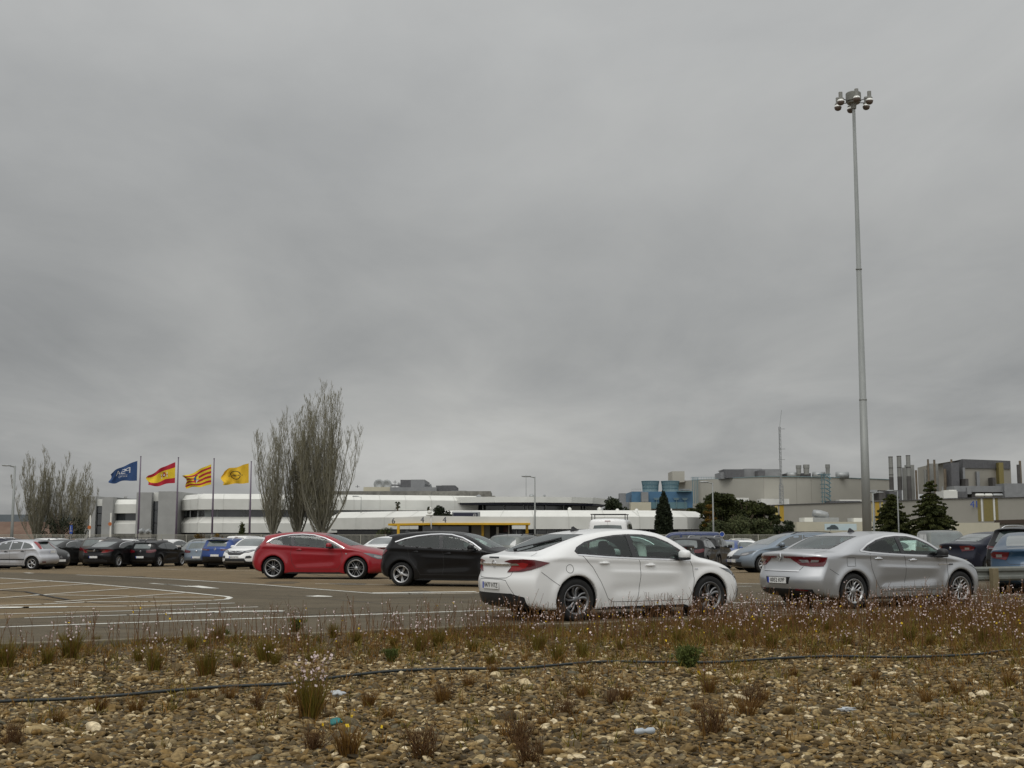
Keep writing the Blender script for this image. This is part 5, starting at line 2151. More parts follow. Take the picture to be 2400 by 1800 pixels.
def band(root, name, plan, pys, Yref, m, mt, inner=-9.0, slope=1.1, seams=True, spacing=3.6):
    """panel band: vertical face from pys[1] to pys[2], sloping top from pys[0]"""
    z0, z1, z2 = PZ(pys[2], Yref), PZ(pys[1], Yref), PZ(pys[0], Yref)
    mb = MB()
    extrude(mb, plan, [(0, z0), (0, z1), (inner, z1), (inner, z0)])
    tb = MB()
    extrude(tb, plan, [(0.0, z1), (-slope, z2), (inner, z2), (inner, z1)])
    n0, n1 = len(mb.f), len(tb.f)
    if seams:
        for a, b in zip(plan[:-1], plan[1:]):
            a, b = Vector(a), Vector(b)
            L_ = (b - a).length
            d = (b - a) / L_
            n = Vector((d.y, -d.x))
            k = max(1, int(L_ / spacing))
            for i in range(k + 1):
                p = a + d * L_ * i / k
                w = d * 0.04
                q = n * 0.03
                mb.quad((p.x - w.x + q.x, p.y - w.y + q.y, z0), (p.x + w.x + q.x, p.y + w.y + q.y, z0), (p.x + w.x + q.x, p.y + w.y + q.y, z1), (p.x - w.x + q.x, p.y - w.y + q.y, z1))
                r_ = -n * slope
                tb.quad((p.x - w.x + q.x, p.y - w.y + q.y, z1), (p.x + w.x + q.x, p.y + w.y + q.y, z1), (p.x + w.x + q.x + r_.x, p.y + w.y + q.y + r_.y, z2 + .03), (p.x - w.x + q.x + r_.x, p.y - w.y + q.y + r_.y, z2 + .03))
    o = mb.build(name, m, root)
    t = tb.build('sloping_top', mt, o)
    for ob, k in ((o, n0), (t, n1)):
        ob.data.materials.append(M_jointl)
        for p in ob.data.polygons[k:]:
            p.material_index = 1
    return o




def pl(*pp):
    return [(PX(px, Y), Y) for px, Y in pp]


# --- west office: towers and white banded wings
off = empty('office_building', (PX(500, 195), 195, GF), label='long white office building with two panel bands and grey stair towers behind the flagpoles', cat='building')
INV = Matrix.Translation(-off.location)


def under(root):
    """children built in world space are moved under the root"""
    for o in list(root.children):
        if 'shifted' not in o.keys():
            o.matrix_parent_inverse = Matrix.Translation(-root.location)
            o['shifted'] = True


mb = MB()
pbox(mb, 187, 221, 1163, 1262, 199, 14, GF)
mb.build('stair_tower', M_grey, off)
mb = MB()
pbox(mb, 236, 261, 1165, 1262, 197, 14, GF)
mb.build('stair_tower', M_grey, off)
mb = MB()
pbox(mb, 220, 237, 1170, 1186, 199.5, 12)
mb.build('upper_panel', M_white, off)
for a, b in ((1187, 1203), (1204.5, 1230), (1234, 1252)):
    mb = MB()
    pbox(mb, 220, 237, a, b, 199.6, 12)
    mb.build('window', M_glassb, off)
mb = MB()
pbox(mb, 220, 237, 1186, 1262, 200.2, 10, GF)
mb.build('wall', M_grey, off)
mb = MB()
pbox(mb, 316, 352, 1154, 1262, 195, 16, GF)
pbox(mb, 367.5, 410, 1151.5, 1262, 194, 18, GF)
mb.build('stair_tower', M_grey, off)
mb = MB()
pbox(mb, 352, 367.6, 1154, 1175, 196, 12)
mb.build('upper_panel', M_white, off)
for a, b in ((1176, 1195), (1196, 1225), (1226.5, 1253)):
    mb = MB()
    pbox(mb, 352, 367.6, a, b, 196, 12)
    mb.build('window', M_glassb, off)
mb = MB()
pbox(mb, 352, 367.6, 1175, 1262, 196.7, 10, GF)
mb.build('wall', M_grey, off)
# small wing
w1 = pl((261, 198), (316, 197))
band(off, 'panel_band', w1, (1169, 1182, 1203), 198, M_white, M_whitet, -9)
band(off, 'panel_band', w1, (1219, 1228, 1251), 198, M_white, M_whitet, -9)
mb = MB()
extrude(mb, w1, [(-1.0, GF), (-1.0, PZ(1169, 198)), (-9, PZ(1169, 198)), (-9, GF)])
mb.build('glazed_core', M_glassb, off)
# main wing
w2 = pl((394, 203), (461, 190), (640, 192), (1010, 199), (1120, 202))
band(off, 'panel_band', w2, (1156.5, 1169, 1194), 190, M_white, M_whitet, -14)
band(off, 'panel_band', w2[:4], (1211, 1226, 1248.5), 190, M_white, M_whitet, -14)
mb = MB()
extrude(mb, w2, [(-1.3, GF), (-1.3, PZ(1157, 190)), (-14, PZ(1157, 190)), (-14, GF)])
mb.build('glazed_core', M_glassb, off)
for i, (a, b) in enumerate(((478, 492), (497, 508), (524, 536), (537, 549), (550, 562), (563, 570), (590, 600), (640, 652), (700, 713), (420, 436))):
    mb = MB()
    Yc = (203 - (a - 394) * .194 if a < 461 else 190 + (a - 461) * .017) + 1.15
    pbox(mb, a, b, 1195, 1211, Yc, .1)
    mb.build('window_blind', M_blind, off)
for a in (411, 443, 461, 494, 512, 523, 567, 604, 640, 675, 710, 745, 780):
    mb = MB()
    Yc = (203 - (a - 394) * .194 if a < 461 else 190 + (a - 461) * .017) + 1.0
    pbox(mb, a, a + 1.3, 1194, 1212, Yc, .12)
    mb.build('window_mullion', M_galv, off)
under(off)

# --- roof plant behind the office
rp = empty('rooftop_plant', (PX(960, 225), 225, GF), label='grey boxy ventilation rooms rising behind the office roof', cat='building')
for nm, q, m in (('parapet', (700, 1150, 1151, 1170, 222), M_rough), ('plant_room', (850, 915, 1141.5, 1158, 224), M_cream), ('plant_room', (913, 1022, 1142, 1158, 223), M_metal),
                 ('louvre', (937, 961.5, 1124.5, 1142, 225), M_metald), ('cooling_unit', (961.5, 994, 1124, 1142, 225), M_metal), ('louvre', (1021, 1034, 1138, 1151, 226), M_metald),
                 ('cooling_unit', (1034, 1066, 1137.5, 1151, 226), M_metald), ('plant_room', (1057, 1092, 1150, 1165, 224.5), M_metal), ('parapet', (1090, 1160, 1162, 1172, 224), M_rough)):
    mb = MB()
    pbox(mb, *q[:5], depth=14)
    mb.build(nm, m, rp)
mb = MB()
pbox(mb, 700, 1150, 1160, 1262, 223, 12, GF)
mb.build('wall', M_grey, rp)
for a, b in ((913, 937), (993, 1008)):
    mb = MB()
    Y = 226
    x0, x1 = PX(a, Y), PX(b, Y)
    z0, z1 = PZ(1142, Y), PZ(1137, Y)
    mb.tube([(x0, Y, z0), (x0, Y, z1), (x1, Y, z1), (x1, Y, z0)], .28, 8)
    mb.build('duct', M_metal, rp)
for a in (800, 830, 860, 890, 920, 950, 980, 1010, 1040, 1070, 1100):
    mb = MB()
    pbox(mb, a, a + .7, 1154, 1163, 221.5, .1)
    mb.build('railing_post', M_metald, rp)
for a, y in ((888, 1135), (906, 1136)):
    mb = MB()
    Y = 224.5
    c = pos(a, y, Y)
    mb.lathe([(0, .25), (.5, .18), (.95, 0), (.93, -.03), (.5, .12), (0, .2)], 18, c, 'y')
    mb.tube([(c.x, Y + .3, c.z), (c.x + .2, Y + .3, PZ(1142, Y))], .07, 6)
    mb.build('satellite_dish', M_galv, rp, smooth=True)
for a, y in ((838, 1137), (926, 1126), (935, 1130)):
    mb = MB()
    c = pos(a, y, 224)
    mb.tube([c, (c.x, c.y, PZ(1143, 224))], .06, 5)
    mb.tube([(c.x - .4, c.y, c.z - .3), (c.x + .4, c.y, c.z - .3)], .04, 4)
    mb.build('aerial', M_metald, rp)
under(rp)

# --- low curved wing in the middle
lw = empty('low_office_wing', (PX(1200, 170), 170, GF), label='low white curved wing that ends in a slanted corner by the pines', cat='building')
w3 = pl((770, 186), (900, 178), (1020, 173), (1250, 170), (1500, 171), (1612, 174), (1664, 181))
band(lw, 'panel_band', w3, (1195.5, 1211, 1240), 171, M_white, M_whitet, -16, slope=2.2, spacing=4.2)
mb = MB()
extrude(mb, w3, [(-1.6, GF), (-1.6, PZ(1200, 172)), (-15, PZ(1200, 172)), (-15, GF)])
mb.build('glazed_core', M_glassb, lw)
mb = MB()
extrude(mb, w3, [(-.5, PZ(1242.5, 171)), (-.5, PZ(1240, 171)), (-9, PZ(1240, 171)), (-9, PZ(1242.5, 171))])
mb.build('navy_soffit', M_navy, lw)
for a in list(range(1090, 1660, 24)):
    mb = MB()
    Yc = float(np.interp(a, [770, 900, 1020, 1250, 1500, 1612, 1664], [186, 178, 173, 170, 171, 174, 181])) + 1.2
    pbox(mb, a, a + 1.6, 1242, 1256, Yc, .1)
    mb.build('window_mullion', M_galv, lw)
for a, y in ((1335, 1193), (1405, 1192.5), (1447, 1196), (1571, 1195), (1492, 1196)):
    mb = MB()
    c = pos(a, y, 178)
    blob(mb, (c.x, c.y, c.z - .05), (.28, .28, .3), 12, 6, 1)
    mb.build('roof_vent', M_whitet, lw, smooth=True)
under(lw)

# --- pavilion above it
pv = empty('roof_pavilion', (PX(1200, 190), 190, GF), label='flat roofed pavilion with white fascia, navy soffit and dark window strip above the low wing', cat='building')
plan = [(976, 214), (1010, 207), (1080, 200), (1160, 196), (1250, 194), (1340, 196), (1390, 200), (1421, 208)]
w4 = pl(*plan)


def strip(root, name, plan_px, ytop, ybot, m, inset_=0, depth=8, off_=0):
    """band whose upper and lower edges follow picture heights point by point"""
    V, Fc = [], []
    k = 4
    for (px, Y), a, b in zip(plan_px, ytop, ybot):
        Y = Y + inset_
        x = PX(px, Y)
        zt, zb = PZ(a, Y), PZ(b, Y)
        V += [(x, Y, zb), (x, Y, zt), (x, Y + depth, zt), (x, Y + depth, zb)]
    n = len(plan_px)
    for i in range(n - 1):
        for j in range(4):
            Fc.append((i * 4 + j, (i + 1) * 4 + j, (i + 1) * 4 + (j + 1) % 4, i * 4 + (j + 1) % 4))
    Fc += [(0, 1, 2, 3), tuple((n - 1) * 4 + j for j in (3, 2, 1, 0))]
    mb = MB().add(V, Fc)
    return mb.build(name, m, root)


strip(pv, 'fascia', plan, (1170, 1167, 1165, 1164, 1164, 1165, 1166, 1169), (1183, 1181, 1178.5, 1177.5, 1177.5, 1178.5, 1180, 1183), M_white, 0, 20)
strip(pv, 'navy_soffit', plan, (1183, 1181, 1178.5, 1177.5, 1177.5, 1178.5, 1180, 1183), (1186, 1185, 1183, 1182.5, 1182.5, 1183.5, 1185, 1186), M_navy, .6, 18)
strip(pv, 'window_strip', [(1000, 212), (1080, 205), (1250, 199), (1340, 201), (1400, 208)], (1183,) * 5, (1262,) * 5, M_glassb, 0, 10)
for a in (1012, 1078, 1084, 1130, 1180, 1226, 1236, 1278, 1320, 1365, 1372):
    mb = MB()
    pbox(mb, a, a + 2.6, 1183, 1196, float(np.interp(a, [1000, 1080, 1250, 1340, 1400], [212, 205, 199, 201, 208])) - .25, .2)
    mb.build('window_mullion', M_galv, pv)
mb = MB()
pbox(mb, 1255, 1266, 1188, 1191, 198.2, .1)
mb.build('window_blind', M_blind, pv)
under(pv)
for a, y, w, h_ in ((1122, 1162, 14, 3), (1246, 1160, 12, 5), (1276, 1161, 8, 3)):
    mb = MB()
    Y = 212
    c = pos(a, y, Y)
    s2 = w * Y / 2921 / 2
    mb.lathe([(s2 * .6, -h_ * Y / 2921), (s2, -h_ * Y / 2921 * .6), (s2, -.15), (s2 * .5, .12), (0, .2)], 14, c)
    mb.build('roof_fan', M_galv, smooth=True, label={1122: 'flat grey extractor hood on the roof left of the thin mast', 1246: 'domed roof extractor beside the slender street lamp', 1276: 'small roof extractor right of the slender street lamp'}[a], cat='vent')
mb = MB()
mb.tube([pos(1233, 1113, 212), pos(1233, 1166, 212)], [.05, .08], 6)
mb.tube([pos(1230.5, 1114.5, 212), pos(1235.5, 1114.5, 212)], .05, 4)
mb.build('mast', M_galv, label='thin bare mast with a small crosspiece on the pavilion roof', cat='mast')

# --- gatehouse canopy
gt = empty('gate_canopy', (PX(1080, 135), 135, GF), label='entrance canopy with white fascia on a yellow beam and yellow columns', cat='canopy')
cp = [(915, 139), (1014, 134), (1242, 134.5)]
strip(gt, 'fascia', cp, (1213, 1209, 1212), (1227, 1225.5, 1225.5), M_white, .25, 9)
strip(gt, 'yellow_beam', [(909, 139), (1014, 134), (1243, 134.5)], (1227, 1225.5, 1225.5), (1232, 1230, 1230), M_yellow, 0, 9)
for a, w in ((930, 6), (1128, 6), (1232, 6.5)):
    mb = MB()
    Y = 136.5
    pbox(mb, a, a + w, 1230, 1262, Y, .35, GF)
    mb.build('yellow_column', M_yellow, gt)
mb = MB()
pbox(mb, 980, 1200, 1231, 1262, 141, 5, GF)
mb.build('gatehouse_wall', M_dark, gt)
for a, b, c, d, m in ((990, 1098, 1233, 1247, M_glassb), (1105, 1128, 1232, 1262, M_beige2), (1135, 1148, 1232, 1262, M_beige2), (1180, 1190, 1234, 1247, mat('maroon_panel', (.07, .015, .015), .6)),
                      (1163, 1169, 1235, 1262, M_white), (1191, 1194, 1231, 1262, M_white)):
    mb = MB()
    pbox(mb, a, b, c, d, 140.5, .3)
    mb.build('gatehouse_panel', m, gt)
under(gt)
M_num = mat('number_steel', (.16, .16, .17), .5, .4)
for t, a, b, rz, lb in (('6', 922, 1221.5, 38, 'grey metal digit 6 standing at the left end of the entrance canopy'), ('4', 990, 1219, 35, 'narrow grey metal digit 4 left of the canopy corner'), ('4', 1042, 1219, -18, 'broad grey metal digit 4 right of the canopy corner')):
    Y = 132.5 if a > 950 else 135.5
    me = text_mesh(t, 0.88, 'gate_number', M_num, .06)
    o = link(me, 'gate_number', loc=pos(a, b, Y), label=lb, cat='number')
    o.rotation_euler = (R(90), 0, R(rz))
# blue sign board behind it
sg_ = empty('sign_board', (PX(1093, 150), 150, GF), label='navy sign board in a rounded grey frame above the canopy', cat='sign')
mb = MB()
pbox(mb, 1059, 1125, 1198.5, 1214, 150, .5)
mb.build('frame', M_galv, sg_, bevel=.12)
mb = MB()
pbox(mb, 1062, 1119, 1202, 1214, 149.9, .3)
mb.build('panel', M_navy, sg_)
mb = MB()
c = pos(1112.5, 1207.5, 149.8)
mb.tube([(c.x + .16 * math.cos(t), c.y, c.z + .16 * math.sin(t)) for t in np.linspace(0, 6.28, 17)], .02, 4, False)
mb.tube([(c.x - .2, c.y, c.z), (c.x + .2, c.y, c.z)], .02, 4)
mb.build('ring_emblem', M_white, sg_)
mb = MB()
for a in (1066, 1117):
    pbox(mb, a, a + 2, 1213, 1262, 150.2, .15, GF)
mb.build('post', M_galv, sg_)
under(sg_)
# camera pole on the canopy corner
mb = MB()
c = pos(1009, 1206, 133)
mb.tube([pos(1011, 1240, 133), pos(1010, 1207, 133)], .07, 8)
blob(mb, (c.x - .1, c.y, c.z - .05), (.42, .3, .10), 12, 6, .8)
blob(mb, (c.x - .1, c.y, c.z + .25), (.26, .2, .20), 12, 8, .9)
blob(mb, (c.x, c.y, c.z + .62), (.12, .12, .18), 10, 6, .9)
mb.build('security_camera', M_whitet, smooth=True, label='white camera pole at the corner of the entrance canopy', cat='camera pole')

# --- grey hall and red bank at the far left
mb = MB()
pbox(mb, -120, 205, 1206, 1226, 240, 20)
mb.build('distant_hall', mat('blue_grey_hall', (.13, .15, .165), .7, var=.08, vscale=.2), label='low blue grey hall behind the bare poplars at the left edge', cat='building')
mb = MB()
V = []
for i in range(41):
    a = -200 + 12 * i
    Y = 215
    top = 1226 + 2.5 * math.sin(i * 1.7) + 1.5 * math.sin(i * .6)
    V += [(PX(a, Y), Y - 12, GF), (PX(a, Y), Y, PZ(top, Y)), (PX(a, Y), Y + 16, PZ(top, Y) + .2)]
mb.add(V, [(3 * i + j, 3 * i + 3 + j, 3 * i + 4 + j, 3 * i + 1 + j) for i in range(40) for j in (0, 1)])
mb.build('earth_bank', mat('red_earth', (.11, .06, .04), .95, col2=(.17, .11, .075), vscale=.3, detail=8, bump=.6, bscale=1.5), kind='structure', smooth=True)

# --- paint shop and halls on the right
fa = empty('factory_hall', (PX(1850, 300), 300, GF), label='tall beige factory hall with rooftop units and teal stair tower', cat='building')
fp = pl((1592, 338), (1625, 318), (1793, 300), (1937, 302), (2090, 330))
mb = MB()
strip(fa, 'wall', [(1592, 338), (1627, 322), (1793, 300), (1937, 304), (2092, 326)], (1127, 1125.5, 1116.5, 1118, 1124), (1262,) * 5, M_beige, 0, 30)
wall_ = fa.children[-1]
jb = MB()
for px in (1660, 1700, 1735, 1769, 1793, 1830, 1870, 1905, 1975, 2010, 2050):
    Y = float(np.interp(px, [1592, 1627, 1793, 1937, 2092], [338, 322, 300, 304, 326])) - .06
    pbox(jb, px, px + .5, float(np.interp(px, [1627, 1793, 1937, 2092], [1126, 1117, 1118.5, 1124.5])), 1200, Y, .1)
jm = jb.mesh('joints')
wm_ = wall_.data
import bmesh
bm_ = bmesh.new()
bm_.from_mesh(wm_)
k_ = len(bm_.faces)
bm_.from_mesh(jm)
bm_.to_mesh(wm_)
bm_.free()
wm_.materials.append(mat('beige_joint', (.27, .26, .225), .7))
for p in wm_.polygons[k_:]:
    p.material_index = 1
mb = MB()
strip(fa, 'roof_edge', [(1625, 322.5), (1793, 299.6), (1937, 303.6), (2092, 325.6)], (1124.6, 1115.6, 1117.2, 1123), (1126, 1117, 1118.6, 1124.5), M_teal, 0, 1)
for nm, q, m in (('tower', (1578, 1607, 1104.5, 1130, 330), M_beige), ('rooftop_unit', (1692, 1705, 1107, 1122, 310), M_metal), ('rooftop_unit', (1703, 1748, 1101, 1120, 309), M_metald),
                 ('rooftop_unit', (1748, 1790, 1098.5, 1120, 311), M_metal), ('rooftop_unit', (1790, 1835, 1100, 1118, 308), M_metal), ('louvre', (1781, 1797, 1102.5, 1116, 306.5), M_metald),
                 ('rooftop_unit', (1848, 1905, 1109, 1120, 310), M_metald), ('rooftop_unit', (1700, 1835, 1099.4, 1101, 312), M_metal)):
    mb = MB()
    pbox(mb, *q[:5], depth=9)
    mb.build(nm, m, fa)
for a, b, t in ((1865, 1878, 1090.5), (1882, 1897, 1089), (1934, 1945, 1088.5)):
    mb = MB()
    Y = 308
    r_ = (b - a) * Y / 2921 / 2
    c = pos((a + b) / 2, t, Y)
    h_ = c.z - PZ(1112, Y)
    mb.lathe([(0, 0), (r_, 0), (r_, -.35 * h_), (r_ * .88, -.38 * h_), (r_ * .88, -.6 * h_), (r_ * .8, -h_)], 18, c)
    mb.build('exhaust_cowl', M_stack, fa, smooth=False)
for a, t, r_ in ((1845, 1113, .7), (1960, 1114, .9), (1905, 1113, .8)):
    mb = MB()
    c = pos(a, t, 309)
    mb.tube([c, (c.x + 3, c.y, c.z)], r_, 12)
    mb.build('duct', M_galv, fa, smooth=True)
st = MB()
for a in (1930, 1936, 1948):
    pbox(st, a, a + 1, 1112, 1180, 300, .3)
for y in range(1114, 1180, 10):
    pbox(st, 1930, 1949, y, y + 1.2, 300.2, 1.5)
    p, q = pos(1936, y + 1, 300), pos(1948, y + 9, 300)
    st.tube([p, q], .12, 4)
pbox(st, 1925, 1952, 1110.5, 1112, 300, 2)
st.build('stair_tower', M_tealm, fa)
rl = MB()
for a in range(1622, 1692, 6):
    pbox(rl, a, a + .5, 1118, 1126, 320, .1)
pbox(rl, 1622, 1692, 1118, 1118.7, 320, .1)
for a in range(1625, 1640, 4):
    pbox(rl, a, a + 1.2, 1119, 1180, 319, .2)
rl.build('railing', M_tealm, fa)
for q, m in (((1715, 1757, 1166.5, 1180, 296), M_white), ((1786, 1852, 1169, 1183, 295), M_white), ((1948, 2020, 1174, 1180, 296), M_metald), ((1970, 2025, 1171, 1176, 297), M_whitet)):
    mb = MB()
    pbox(mb, *q[:5], depth=5)
    mb.build('low_plant_room', m, fa)
under(fa)

# cooling tower block
ct = empty('cooling_tower_block', (PX(1550, 290), 290, GF), label='blue clad block carrying two round light blue cooling towers', cat='building')
mb = MB()
pbox(mb, 1482, 1625, 1152, 1190, 290, 22)
mb.build('blue_cladding', M_bluec, ct)
mb = MB()
pbox(mb, 1527, 1612, 1177, 1192, 289.7, .4)
mb.build('open_louvres', M_tealm, ct)
mb = MB()
pbox(mb, 1482, 1625, 1190, 1262, 291, 20, GF)
mb.build('wall', M_beige, ct)
for a, b in ((1504, 1545), (1550, 1592)):
    mb = MB()
    Y = 301
    c = pos((a + b) / 2, 1152.5, Y)
    r_ = (b - a) * Y / 2921 / 2
    h_ = PZ(1128, Y) - c.z
    mb.lathe([(r_ * .92, -.5), (r_ * .88, h_ * .25), (r_ * .90, h_ * .6), (r_, h_), (r_ * .97, h_), (r_ * .86, h_ * .5)], 32, c)
    o = mb.build('cooling_tower', M_teal, ct)
    rb = MB()
    for k in range(32):
        t = 2 * math.pi * k / 32
        rb.tube([(c.x + r_ * f * math.cos(t), c.y + r_ * f * math.sin(t), c.z + h_ * g) for f, g in ((.89, .1), (.90, .25), (.92, .6), (1.01, 1))], .05, 4)
    for g, f in ((.33, .90), (.66, .935), (1.0, 1.015)):
        rb.tube([(c.x + r_ * f * math.cos(t), c.y + r_ * f * math.sin(t), c.z + h_ * g) for t in np.linspace(0, 6.283, 33)], .07, 4, False)
    rb.build('stiffening_rings', M_tealm, o)
for q, m in (((1480, 1527, 1177, 1197, 286), M_cream), ((1505, 1521, 1153, 1176, 288), M_metal), ((1590, 1625, 1150.6, 1152.4, 288), M_tealm), ((1454, 1468, 1156, 1177, 292), M_metal), ((1440, 1482, 1177, 1200, 290), M_metal), ((1600, 1622, 1146, 1148, 292), M_galv)):
    mb = MB()
    pbox(mb, *q[:5], depth=4)
    mb.build('service_box', m, ct)
rl = MB()
for a in list(range(1482, 1504, 5)) + list(range(1593, 1625, 5)):
    pbox(rl, a, a + .4, 1146, 1152, 289.8, .1)
pbox(rl, 1482, 1504, 1146, 1146.7, 289.8, .1)
pbox(rl, 1592, 1625, 1146, 1146.7, 289.8, .1)
rl.build('railing', M_galv, ct)
for a in (1540, 1561, 1587, 1607):
    mb = MB()
    pbox(mb, a - 7, a + 7, 1167, 1168, 289.2, .5)
    pbox(mb, a - 5, a + 5, 1169, 1171, 289.3, .4)
    pbox(mb, a - .4, a + .4, 1170, 1190, 289.4, .3)
    mb.build('water_pipe', M_teal, ct)
under(ct)

# lattice mast
lm = MB()
Y = 293
b0, b1 = pos(1832, 1182, Y), pos(1832, 1136, Y)
for dx, dy in ((-.45, 0), (.45, 0), (0, .8)):
    lm.tube([(b0.x + dx, Y + dy, b0.z), (b0.x + dx, Y + dy, b1.z)], .09, 4)
n = 9
for i in range(n):
    z0_, z1_ = b0.z + (b1.z - b0.z) * i / n, b0.z + (b1.z - b0.z) * (i + 1) / n
    s_ = 1 if i % 2 else -1
    lm.tube([(b0.x - .45 * s_, Y, z0_), (b0.x + .45 * s_, Y, z1_)], .07, 4)
    lm.tube([(b0.x - .45, Y, z1_), (b0.x + .45, Y, z1_)], .06, 4)
tp = pos(1832, 961, Y)
for dx, dy in ((-.22, 0), (.22, 0), (0, .4)):
    lm.tube([(b0.x + dx, Y + dy, b1.z), (b0.x + dx, Y + dy, tp.z - 4)], .065, 4)
n = 26
for i in range(n):
    z0_, z1_ = b1.z + (tp.z - 4 - b1.z) * i / n, b1.z + (tp.z - 4 - b1.z) * (i + 1) / n
    s_ = 1 if i % 2 else -1
    lm.tube([(b0.x - .22 * s_, Y, z0_), (b0.x + .22 * s_, Y, z1_)], .05, 4)
lm.tube([(b0.x, Y, tp.z - 4), tp], .06, 5)
for y in (1005, 1052, 1077):
    c = pos(1832, y, Y)
    lm.tube([(c.x - .8, Y, c.z), (c.x + .8, Y, c.z)], .07, 4)
lm.build('lattice_mast', M_galv, label='tall thin lattice radio mast in front of the beige hall', cat='mast')

# long front hall with stripes and 41
fh = empty('striped_hall', (PX(2150, 240), 240, GF), label='long grey beige hall with ochre stripes and a blue 41', cat='building')
strip(fh, 'wall', [(1812, 262), (2025, 246), (2230, 234), (2420, 225), (2520, 222)], (1184, 1176.5, 1168.5, 1165, 1163), (1262,) * 5, M_beige2, 0, 26)
strip(fh, 'roof_edge', [(1812, 261.7), (2025, 245.7), (2230, 233.7), (2420, 224.7)], (1183, 1175.5, 1167.5, 1164), (1184.4, 1176.9, 1168.9, 1165.4), M_metald, 0, .8)
for a, b, m in ((1818, 1825, M_ypale), (1829, 1839, M_ystripe), (1843, 1848, M_ypale), (1926, 1932, M_ypale), (1936, 1947, M_ystripe), (1951, 1957, M_ypale), (2046, 2052, M_ypale), (2054, 2064, M_ystripe), (2068, 2073, M_ypale),
                (2295, 2302, M_olive), (2303.5, 2307, M_white), (2309, 2331, M_olive), (2332, 2336, M_white), (2336.5, 2343, M_olive)):
    mb = MB()
    Y = float(np.interp((a + b) / 2, [1812, 2025, 2230, 2420], [262, 246, 234, 225]))
    V = []
    for px in (a, b):
        Yp = float(np.interp(px, [1812, 2025, 2230, 2420], [262, 246, 234, 225])) - .12
        yt = float(np.interp(px, [1812, 2025, 2230, 2420], [1185, 1177.5, 1169.5, 1166]))
        V += [(PX(px, Yp), Yp, PZ(1222, Yp)), (PX(px, Yp), Yp, PZ(yt, Yp))]
    mb.quad(V[0], V[2], V[3], V[1])
    mb.build('coloured_panel', m, fh)
me = text_mesh('41', 1.75, 'hall_number', M_blueletter, .03, .9)
Y = 230.6
o = link(me, 'hall_number', fh, loc=pos(2284, 1182.5, Y))
o.rotation_euler = (R(90), 0, R(-3))
mb = MB()
strip(fh, 'brown_base', [(2335, 228.5), (2420, 224.5), (2520, 221.5)], (1219, 1217, 1216), (1228, 1226, 1225), mat('brown_base', (.05, .035, .025), .8), 0, 2)
under(fh)
o.matrix_parent_inverse = Matrix.Translation(-fh.location)

# low cream annexe with poster
cw = empty('cream_annexe', (PX(1980, 200), 200, GF), label='low cream annexe wall carrying a pale blue poster', cat='building')
strip(cw, 'wall', [(1868, 205), (2240, 196)], (1223.5, 1222), (1262, 1262), M_cream, 0, 8)
strip(cw, 'wall', [(2225, 196.4), (2345, 192)], (1225.5, 1225), (1262, 1262), M_cream, 0, 7.4)
for q, m in (((1887, 1907, 1213, 1223, 209), M_white), ((1905, 1968, 1213, 1224, 210), M_galv), ((2003, 2030, 1214, 1223, 208), M_white)):
    mb = MB()
    pbox(mb, *q[:5], depth=4)
    mb.build('rooftop_box', m, cw)
mb = MB()
c = pos(1922, 1206, 211)
mb.tube([c + Vector((-1.2, 0, .3)), c, c + Vector((1, 0, -.1)), c + Vector((1.2, 0, -.9))], [.55, .75, .6, .5], 12)
mb.build('roof_duct', M_galv, cw, smooth=True)
under(cw)
bb = empty('poster', (PX(1970, 200), 200, GF + 2), label='pale blue poster showing a car on the cream annexe', cat='poster')
mb = MB()
pbox(mb, 1934, 2009, 1227.5, 1243, 199.5, .15)
mb.build('sheet', mat('poster_blue', (.42, .55, .60), .5, col2=(.55, .62, .62), vscale=.5), bb)
mb = MB()
c = pos(1952, 1236.5, 199.4)
P_ = [(-1.0, -.25), (-.95, .0), (-.55, .12), (-.2, .42), (.35, .42), (.8, .1), (.95, -.25)]
mb.add([(c.x + a, c.y, c.z + b) for a, b in P_], [tuple(range(7))[::-1]])
mb.build('pictured_car', mat('poster_ink', (.05, .07, .08), .5), bb)
under(bb)

# chimneys and heavy plant at the right
YS = 285


def stack(px0, px1, py0, py1, m, lb, Y=YS, bands=(), cap=True, square=False):
    mb = MB()
    c = pos((px0 + px1) / 2, py1, Y)
    r_ = (px1 - px0) * Y / 2921 / 2
    h_ = PZ(py0, Y) - c.z
    root = empty('chimney_stack', c, label=lb, cat='chimney')
    if square:
        mb.box(-r_, r_, -r_, r_, 0, h_)
    else:
        mb.lathe([(r_ * 1.02, 0), (r_, 0), (r_, h_), (r_ * .85, h_), (r_ * .85, h_ - 1)], 20)
    mb.build('flue', m, root)
    for a, b, mm in bands:
        z0_, z1_ = PZ(b, Y) - c.z, PZ(a, Y) - c.z
        q = MB()
        q.lathe([(r_ * 1.02, z0_), (r_ * 1.04, z0_), (r_ * 1.04, z1_), (r_ * 1.0, z1_)], 20)
        q.build('collar', mm, root)
    return root


